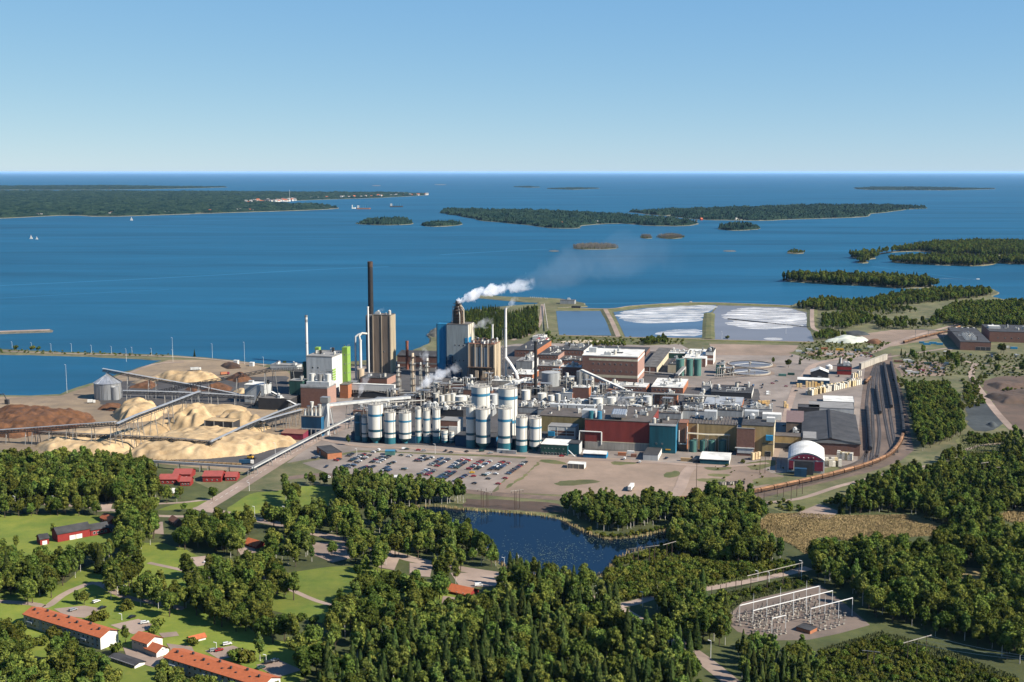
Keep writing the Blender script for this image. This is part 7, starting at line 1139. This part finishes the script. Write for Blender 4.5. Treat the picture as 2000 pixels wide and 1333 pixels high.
ZONES = [  # polygon of trunk feet, spacing (m), (kind,weight) mix, size range, which wood
 ([(-80,925),(60,912),(200,914),(290,925),(318,950),(318,978),(250,985),(60,985),(-80,985)],6.6,dict(broad=.8,birch=.14,spruce=.06),(.85,1.15),'in the wood before the chip piles'),
 ([(-30,1000),(205,998),(205,1010),(-30,1012)],6.5,dict(broad=1),(.7,.85),'in the row above the red house'),
 ([(225,1010),(300,1005),(305,1090),(260,1110),(225,1080)],6.5,dict(broad=.85,birch=.15),(.85,1.15),'in the clump beside the red house'),
 ([(300,952),(470,952),(470,966),(420,978),(330,988),(300,980)],7,dict(broad=.8,birch=.2),(.6,.85),'among the red roofed houses'),
 ([(330,1012),(400,996),(480,1002),(510,1040),(440,1090),(340,1075)],7,dict(broad=.9,birch=.1),(.8,1.1),'by the main road end'),
 ([(510,962),(548,958),(600,990),(650,1000),(640,1020),(560,1010),(500,1000),(470,1010),(470,998),(515,978)],7,dict(broad=.5,birch=.5),(.75,1.1),'between main road and pond'),
 ([(655,952),(700,950),(760,962),(830,968),(908,975),(908,985),(800,990),(720,998),(650,990)],4.6,dict(birch=.85,broad=.15),(.8,1.05),'in the birch belt below the car park'),
 ([(585,942),(655,944),(655,952),(585,950)],5.5,dict(birch=.5,broad=.5),(.5,.65),'in the low row by the car park'),
 ([(420,1020),(620,1010),(820,1025),(950,1065),(970,1110),(700,1130),(520,1110),(420,1085)],7.9,dict(broad=.65,birch=.35),(.55,1.1),'in the park west of the pond'),
 ([(200,1120),(500,1125),(700,1150),(960,1130),(940,1290),(800,1250),(640,1300),(600,1345),(560,1300),(480,1240),(330,1205),(200,1200)],8.0,dict(broad=.85,birch=.15),(.6,1.15),'in the park behind the flats'),
 ([(-60,1240),(60,1245),(215,1290),(225,1345),(330,1345),(560,1400),(-60,1400)],6.8,dict(broad=.85,birch=.15),(.7,1.05),'in the wood at the bottom left corner'),
 ([(-40,1090),(60,1090),(200,1078),(225,1100),(140,1155),(60,1185),(-40,1175)],7,dict(broad=.8,birch=.1,spruce=.1),(.75,1.05),'in the wood above the flats'),
 ([(900,1190),(960,1150),(1040,1118),(1130,1122),(1170,1185),(1250,1235),(1350,1295),(1370,1345),(1380,1410),(600,1410),(640,1305),(800,1250)],6.1,dict(broad=.3,birch=.38,spruce=.32),(.5,1.2),'in the dense wood at bottom centre'),
 ([(955,1092),(1090,1122),(1195,1104),(1195,1118),(1090,1142),(980,1130)],5.5,dict(broad=.4,birch=.6),(.6,.95),'on the near shore of the pond'),
 ([(800,1015),(850,1035),(920,1062),(955,1090),(900,1085),(780,1040)],6,dict(broad=.55,birch=.45),(.75,1.05),'on the west shore of the pond'),
 ([(1100,992),(1150,992),(1270,988),(1332,1000),(1332,1014),(1240,1037),(1175,1042),(1145,1020),(1100,1004)],4.6,dict(birch=.8,broad=.2),(.7,.98),'on the wooded point jutting into the pond'),
 ([(1335,1005),(1380,985),(1460,980),(1500,1005),(1480,1045),(1540,1075),(1565,1105),(1420,1108),(1320,1088),(1300,1068)],5.6,dict(broad=.55,birch=.45),(.75,1.08),'in the wood east of the pond'),
 ([(1610,1000),(1690,962),(1750,935),(1890,918),(2080,905),(2080,1000),(1960,1012),(1880,1040),(1850,1035),(1800,1008),(1720,1003),(1640,1008)],5.4,dict(broad=.55,birch=.4,spruce=.05),(.45,1.05),'in the wood above the reed field'),
 ([(1580,1095),(1700,1080),(1850,1062),(1950,1045),(2080,1035),(2080,1290),(1990,1300),(1900,1265),(1780,1232),(1705,1205),(1600,1140)],6.4,dict(broad=.75,birch=.25),(.5,1.2),'in the wood at the right edge'),
 ([(1768,762),(1850,758),(1870,790),(1885,850),(1800,885),(1785,840)],6,dict(broad=.7,birch=.3),(.6,.85),'in the strip wood beside the rail yard'),
 ([(1270,1190),(1370,1168),(1415,1205),(1425,1262),(1340,1270)],6,dict(broad=.5,birch=.4,spruce=.1),(.8,1.05),'between the road and the substation'),
 ([(1425,1262),(1580,1272),(1600,1345),(1620,1400),(1460,1400)],5.2,dict(birch=.5,spruce=.4,broad=.1),(.55,.85),'below the substation'),
 ([(1600,1285),(1720,1250),(1990,1335),(2050,1400),(1600,1400)],4.2,dict(shrub=1),(.6,1.3),'under the power line'),
 ([(1180,1125),(1300,1090),(1440,1115),(1380,1148),(1200,1178)],3.6,dict(shrub=1),(.8,1.7),'in the scrub south of the pond'),
 ([(1390,1165),(1560,1128),(1600,1138),(1450,1178),(1410,1205)],4.2,dict(shrub=1),(.5,1.1),'along the gravel road'),
 ([(1880,880),(1980,865),(2080,870),(2080,905),(1900,915)],4.6,dict(shrub=.92,birch=.08),(.6,1.5),'on the scrubland'),
 ([(1370,1085),(1560,1108),(1520,1120),(1380,1140)],4.0,dict(shrub=1),(.7,1.6),'above the gravel road'),
 ([(1500,985),(1600,962),(1700,938),(1760,915),(1780,912),(1680,955),(1600,1000),(1540,1000)],6,dict(shrub=1),(.6,1.2),'on the railway bank'),
 ([(905,615),(960,607),(1000,618),(1050,604),(1052,648),(1020,662),(940,668),(905,640)],6.2,dict(spruce=.8,broad=.2),(.45,.7),'in the conifer stand behind the boiler houses'),
 ([(1550,602),(1600,592),(1700,594),(1760,578),(1850,570),(1930,570),(1938,578),(1860,588),(1700,602),(1610,608)],8.0,dict(broad=.8,spruce=.2),(.6,.95),'on the wooded shore right of the ponds'),
 ([(1605,622),(1680,618),(1720,628),(1650,645),(1605,643)],7.5,dict(broad=.6,birch=.4),(.5,.8),'right of the settling basins'),
 ([(1700,628),(1860,634),(1800,642),(1720,645)],9,dict(shrub=.5,broad=.5),(.5,.9),'on the marsh behind the storage plots'),
 ([(1870,600),(2080,594),(2080,640),(1990,642),(1880,642),(1820,626)],8.0,dict(broad=.8,birch=.2),(.65,.95),'behind the brick factory'),
 ([(1640,605),(1740,603),(1800,610),(1720,617),(1640,614)],10,dict(shrub=.4,broad=.6),(.5,.8),'by the small inlet'),
 ([(1590,655),(1620,650),(1650,660),(1620,665),(1592,665)],7,dict(broad=1),(.4,.6),'by the lime heap'),
 ([(1250,668),(1300,664),(1306,672),(1260,676)],6,dict(broad=1),(.4,.6),'behind the paper hall'),([(1160,670),(1220,672),(1220,676),(1150,676)],6,dict(shrub=1),(.8,1.5),'on the back meadow'),
 ([(1760,905),(1880,890),(1890,905),(1770,918)],6,dict(broad=.5,shrub=.5),(.5,.8),'on the bank by the rail curve'),
 ([(1880,760),(1900,750),(1930,790),(1890,800)],7,dict(shrub=1),(.8,1.4),'beside the pale track'),([(1950,750),(2060,745),(2060,760),(1960,765)],7,dict(shrub=1),(.6,1.2),'on the dug-over ground'),

 ([(1190,1086),(1240,1078),(1300,1066),(1345,1050),(1352,1064),(1250,1095),(1200,1112)],3.4,dict(shrub=1),(.6,1.5),'on the near right bank of the pond'),([(1150,1046),(1190,1054),(1260,1046),(1335,1026),(1340,1020),(1255,1040),(1190,1048),(1145,1036)],4,dict(shrub=1),(.4,1.0),'on the far bank of the pond'),
 ([(1745,735),(1770,745),(1765,760),(1745,745)],7,dict(shrub=1),(.6,1.2),'by the vehicle plot'),([(1560,668),(1740,668),(1700,700),(1560,706)],8,dict(shrub=1),(.3,.9),'among the storage plots'),([(1760,690),(2060,690),(2060,740),(1880,735),(1760,740)],8,dict(shrub=.93,broad=.07),(.35,.9),'on the rough ground by the factory road'),
 ([(1890,850),(2060,850),(2060,870),(1890,870)],5,dict(shrub=1),(.5,1.4),'below the coal patch'),([(1880,740),(1930,735),(1900,790),(1885,800)],8,dict(shrub=1),(.5,1.2),'left of the pale track'),([(1060,655),(1340,664),(1340,674),(1060,672)],10,dict(shrub=1),(.4,1.0),'on the meadow before the ponds'),
 ([(1400,905),(1540,915),(1500,955),(1380,950)],15,dict(shrub=1),(.2,.5),'on the gravel by the arched hall'),([(0,683),(330,693),(330,697),(0,690)],9,dict(shrub=1),(.3,.8),'on the harbour mole'),([(1180,605),(1215,660),(1205,660),(1175,606)],9,dict(shrub=1),(.3,.6),'on the diagonal dike'),
]
for k_, pp in ISL2.items():
    ZONES.append((pp, 8.5 if not k_.startswith('bird') else 5, dict(broad=.75,spruce=.25) if not k_.startswith('bird') else dict(dead=.5,shrub=.5), (.7,1.3) if k_!='dot' else (.3,.5), 'on the '+ISL2_LAB[k_]))
OPW = [np.array(o,float) for o in OPEN]
def hides(p, h, hw):
    s = FPX/math.hypot(p.y, CAM_H)
    x0, y0 = PR(p); x1, y1 = PR(Vector((p.x,p.y,h)))
    xs = []; ys = []
    for t in (0.02,.25,.45,.65,.85):
        for e in (-.75,0,.75):
            xs.append(x0+(x1-x0)*t+e*hw*s*(0.3 if t<.2 else (.5 if t>.8 else 1))); ys.append(y0+(y1-y0)*t)
    for o in OPEN:
        if max(xs) < min(q[0] for q in o) or min(xs) > max(q[0] for q in o) or max(ys) < min(q[1] for q in o) or min(ys) > max(q[1] for q in o): continue
        if inpoly(xs, ys, o).sum() >= 2: return True
    return False
TH = dict(broad=17.0,birch=18.0,spruce=19.0,shrub=3.6,dead=11.0); TW = dict(broad=5.0,birch=2.8,spruce=2.4,shrub=2.2,dead=2.0)
PONDW = px(*POND)
TREES = []
for pp, sp, mix, (s0,s1), where in ZONES:
    P = px(*pp); xs = [p.x for p in P]; ys = [p.y for p in P]; ks = list(mix); ws = [mix[k] for k in ks]
    y = min(ys); row = 0
    while y < max(ys):
        x = min(xs)+(row%2)*sp*.5
        while x < max(xs):
            qx, qy = x+random.uniform(-.4,.4)*sp, y+random.uniform(-.4,.4)*sp
            if inpoly(np.array([qx]),np.array([qy]),P)[0]:
                k = random.choices(ks, ws)[0]; s = random.uniform(s0,s1); pt = Vector((qx,qy,0))
                if not hides(pt, TH[k]*s, TW[k]*s) and not inpoly(np.array([qx]),np.array([qy]),PONDW)[0]: TREES.append((k, pt, s, where))
            x += sp
        y += sp; row += 1
for (x,y,k,s) in [(680,870,'birch',.62),(508,1292,'birch',.95),(245,1192,'shrub',2.0),(150,1180,'broad',.5),(165,1182,'broad',.55),(85,1090,'broad',.55),(28,1095,'broad',.6),(32,1072,'broad',.55),(105,1048,'broad',.55),(300,1250,'broad',.5),(245,1258,'broad',.55),(378,1262,'shrub',1.4),(188,1215,'shrub',1.8),(203,1212,'shrub',1.7),(460,1292,'shrub',2.0),(480,1296,'shrub',2.0),(307,1232,'shrub',1.9),
   (60,1265,'shrub',1.8),(85,1262,'shrub',1.5),(108,1250,'shrub',2.2),(130,1262,'shrub',2.0),(225,1280,'shrub',1.8),(340,1330,'shrub',2.2),(315,1318,'shrub',1.6),(392,1340,'shrub',2),(360,1000,'broad',.45),(590,1215,'shrub',1.4),(615,1218,'shrub',1.4),(630,1000,'birch',.6),(480,1005,'birch',.5),(520,1010,'birch',.7),(1600,700,'broad',.7),(1540,718,'broad',.7),(1562,712,'spruce',.5),(1660,712,'broad',.6),(1640,715,'spruce',.7),(1510,712,'broad',.5),(1955,690,'broad',.8),(1960,692,'broad',.8),(1850,705,'shrub',2),(1070,655,'shrub',2.2),(1420,662,'shrub',1.5),(380,697,'spruce',.5),(30,683,'shrub',1.8),(65,684,'shrub',1.9),(75,684,'shrub',1.6),(790,878,'shrub',.7),
   (1760,695,'spruce',.5),(1768,697,'spruce',.4),(1778,693,'spruce',.45),(1790,697,'spruce',.4),(1805,698,'spruce',.5),(555,712,'shrub',1.4),(430,862,'spruce',.3),(1450,905,'shrub',.9),(1420,912,'shrub',.8)]:
    TREES.append((k, G(x,y), s, 'standing alone'))
TN = dict(broad='broadleaf_tree',birch='birch_tree',spruce='spruce_tree',shrub='shrub',dead='dead_tree'); TL = dict(broad='dark green round crowned tree',birch='slender pale green birch',spruce='dark pointed spruce',shrub='low green shrub',dead='bare grey dead tree')
LIM = dict(broad=300,birch=300,spruce=200,shrub=200,dead=60); cnt = {}; rest = {}
alone = {}
ZB = {}; SZ = {}
for pp, sp, mix, sr, where in ZONES: ZB[where] = ((max(0,min(q[0] for q in pp)),min(2000,max(q[0] for q in pp))),(min(q[1] for q in pp),min(1390,max(q[1] for q in pp)))); SZ[where] = sr
for k, p, s, where in sorted(TREES, key=lambda t: -t[2]*TH[t[0]]/t[1].length*(100 if t[3]=='standing alone' else 1)):
    x_, y_ = PR(p); inview = -30 < x_ < 2030 and PR(Vector((p.x,p.y,TH[k]*s)))[1] < 1333
    if not inview: 
        if -200 < x_ < 2200: rest.setdefault(k,[]).append((p.x,p.y,0,random.uniform(0,6.28),s))
        continue
    if cnt.get(k,0) < LIM[k]:
        cnt[k] = cnt.get(k,0)+1
        if where == 'standing alone':
            lab = dict(broad='round tree',birch='slim birch',spruce='pointed spruce',shrub='green shrub',dead='dead tree')[k]+' '+near(x_,y_,9); gp = 'single trees'
        else:
            zx, zy = ZB[where]; hp = (x_-zx[0])/max(1,zx[1]-zx[0]); vp = (y_-zy[0])/max(1,zy[1]-zy[0])
            big = 'big ' if k == 'shrub' else 'tall '; sz = 'small ' if s < SZ[where][0]+.33*(SZ[where][1]-SZ[where][0]) else big if s > SZ[where][0]+.67*(SZ[where][1]-SZ[where][0]) else ''
            lab = sz+TL[k].replace('dark green round crowned tree','round crowned tree').replace('slender pale green','slender')+' '+where+', '+('left','middle','right')[min(2,int(hp*3))]+' '+('rear','centre','front')[min(2,int(vp*3))]; gp = TL[k]+'s '+where
            if len(lab.split()) > 16: lab = lab.rsplit(',',1)[0]
            if len(lab.split()) > 16: lab = ' '.join(lab.split()[:16])
        e = tag(link(TN[k], None, p), lab, 'shrub' if k=='shrub' else 'tree', gp); e.rotation_euler = (0,0,random.uniform(0,6.28)); e.scale = (s*random.uniform(.9,1.1), s*random.uniform(.9,1.1), s)
        tm, cm = random.choice(PM[k]); link('trunk', tm, (0,0,0), e); link('crown', cm, (0,0,0), e)
    else: rest.setdefault(k,[]).append((p.x,p.y,0,random.uniform(0,6.28),s))
for k, pts in rest.items(): scatter('forest', pts, k, 'the many further '+TL[k]+'s of the woods')
print('TREES', len(TREES), cnt, {k:len(v) for k,v in rest.items()})
# ================================================================== air
hz = bpy.data.materials.new('air'); t_ = nt(hz); t_.nodes.remove(t_.nodes['Principled BSDF']); pv = t_.nodes.new('ShaderNodeVolumePrincipled')
pv.inputs['Color'].default_value = (0.42,0.68,1.0,1); pv.inputs['Density'].default_value = 0.0000065; pv.inputs['Anisotropy'].default_value = 0.1
t_.links.new(pv.outputs[0], t_.nodes['Material Output'].inputs['Volume'])
mb = MB(); HB = 430000.0; mb.add([(-HB,-HB,-6),(HB,-HB,-6),(HB,HB,-6),(-HB,HB,-6),(-HB,-HB,262),(HB,-HB,262),(HB,HB,262),(-HB,HB,262)], [(3,2,1,0),(4,5,6,7),(0,1,5,4),(1,2,6,5),(2,3,7,6),(3,0,4,7)])
tag(link('haze', mb.mesh('haze',[hz])), 'thin bluish summer haze over the whole bay', kind='stuff')
# ================================================================== steam
def plume(label, A, Bp, r0, r1, dens, nscale, fade=1.0, cut=.25, name='steam_plume', amp=4.2):
    A = Vector(A); Bp = Vector(Bp); d = Bp-A; L_ = d.length; m = bpy.data.materials.new('steam'); t = nt(m); n = t.nodes; K = t.links; n.remove(n['Principled BSDF'])
    tc = n.new('ShaderNodeTexCoord'); sx = n.new('ShaderNodeSeparateXYZ'); K.new(tc.outputs['Object'], sx.inputs[0])
    def mt(op, a, b=None, c=None):
        q = n.new('ShaderNodeMath'); q.operation = op
        for i, x in enumerate((a,b,c)):
            if x is None: continue
            if isinstance(x,(int,float)): q.inputs[i].default_value = x
            else: K.new(x, q.inputs[i])
        return q.outputs[0]
    xn = mt('DIVIDE', sx.outputs[0], L_); rr = mt('SQRT', mt('ADD', mt('MULTIPLY',sx.outputs[1],sx.outputs[1]), mt('MULTIPLY',sx.outputs[2],sx.outputs[2])))
    R_ = mt('MULTIPLY_ADD', mt('POWER', mt('MAXIMUM',xn,.0001), .7), r1-r0, r0); q = mt('DIVIDE', rr, R_)
    nz = n.new('ShaderNodeTexNoise'); nz.inputs['Scale'].default_value = nscale; nz.inputs['Detail'].default_value = 5; nz.inputs['Roughness'].default_value = .6; nz.inputs['Distortion'].default_value = .4; K.new(tc.outputs['Object'], nz.inputs['Vector'])
    v = mt('ADD', mt('SUBTRACT', 1.0, q), mt('MULTIPLY', mt('SUBTRACT', nz.outputs['Fac'], .5), amp)); v = mt('MAXIMUM', mt('SUBTRACT', v, mt('MULTIPLY_ADD', xn, .45*fade, cut)), 0.0); v = mt('MINIMUM', mt('MULTIPLY', v, 3.0), 1.0)
    f = mt('POWER', mt('MAXIMUM', mt('SUBTRACT', 1.0, xn), 0.0), fade); pv = n.new('ShaderNodeVolumePrincipled'); pv.inputs['Color'].default_value = (.98,.98,.99,1); pv.inputs['Anisotropy'].default_value = .2
    K.new(mt('MULTIPLY', mt('MULTIPLY', v, f), dens), pv.inputs['Density']); K.new(pv.outputs[0], n['Material Output'].inputs['Volume'])
    mb = MB(); N = 10; S = 6
    for i in range(S+1):
        x = L_*i/S; R2 = (r0+(r1-r0)*(max(i/S,.0001)**.7))*1.45
        mb.v += [(x, R2*math.cos(6.2832*k/N), R2*math.sin(6.2832*k/N)) for k in range(N)]
    for i in range(S):
        for k in range(N): mb.f.append((i*N+k, i*N+(k+1)%N, (i+1)*N+(k+1)%N, (i+1)*N+k)); mb.m.append(0)
    mb.f += [tuple(range(N-1,-1,-1)), tuple(range(S*N,S*N+N))]; mb.m += [0,0]
    o = tag(link(name, mb.mesh(name,[m]), A), label, kind='stuff'); o.rotation_euler = d.to_track_quat('X','Z').to_euler(); return o
def atd(x, y, Y): # point at depth Y that shows at photo pixel x, y
    a = (x-1000)/FPX; b = (666.5-y)/FPX; t = Y/(cP+b*sP); return Vector((a*t, Y, CAM_H+(b*cP-sP)*t))
Yr = RUSTTOP.y
plume('dense white steam plume from the scrubber tower', atd(892,588,Yr), atd(1046,545,Yr+10), 3.0, 11, .42, .075, 1.0, .08)
plume('faint drifting steam trailing over the bay', atd(1000,556,Yr+8), atd(1330,475,Yr+200), 5, 46, .0019, .018, .8, -.05, amp=2.4)
Y2 = G(987,742).y; plume('thin steam from the tall white stack', atd(988,602,Y2), atd(1013,582,Y2), 1.6, 6, .12, .15, .8)
Y3 = G(930,742).y; plume('puff of steam behind the recovery boiler', atd(925,637,Y3+30), atd(966,628,Y3+30), 3, 9, .10, .13, .9)
Y4 = G(815,800).y; plume('rolling white steam in front of the recovery boiler', atd(812,760,Y4), atd(896,712,Y4+20), 2.2, 10, .22, .11, .7)
Y5 = G(700,790).y; plume('slanting steam jet below the brown tower', atd(699,777,Y5), atd(724,724,Y5), 1.2, 6.5, .16, .16, .8)
Y6 = G(835,768).y; plume('steam curling round the gas towers', atd(832,712,Y6), atd(826,676,Y6), 4, 7, .10, .16, .8); Y7 = G(740,722).y; plume('wisp of steam on top of the brown tower', atd(732,613,Y7), atd(752,604,Y7), 1.5, 4, .10, .25, .8)
Y8 = G(1240,806).y; plume('thin steam lying over the red hall roof', atd(1245,803,Y8), atd(1180,778,Y8+20), 4, 12, .035, .09, .6)
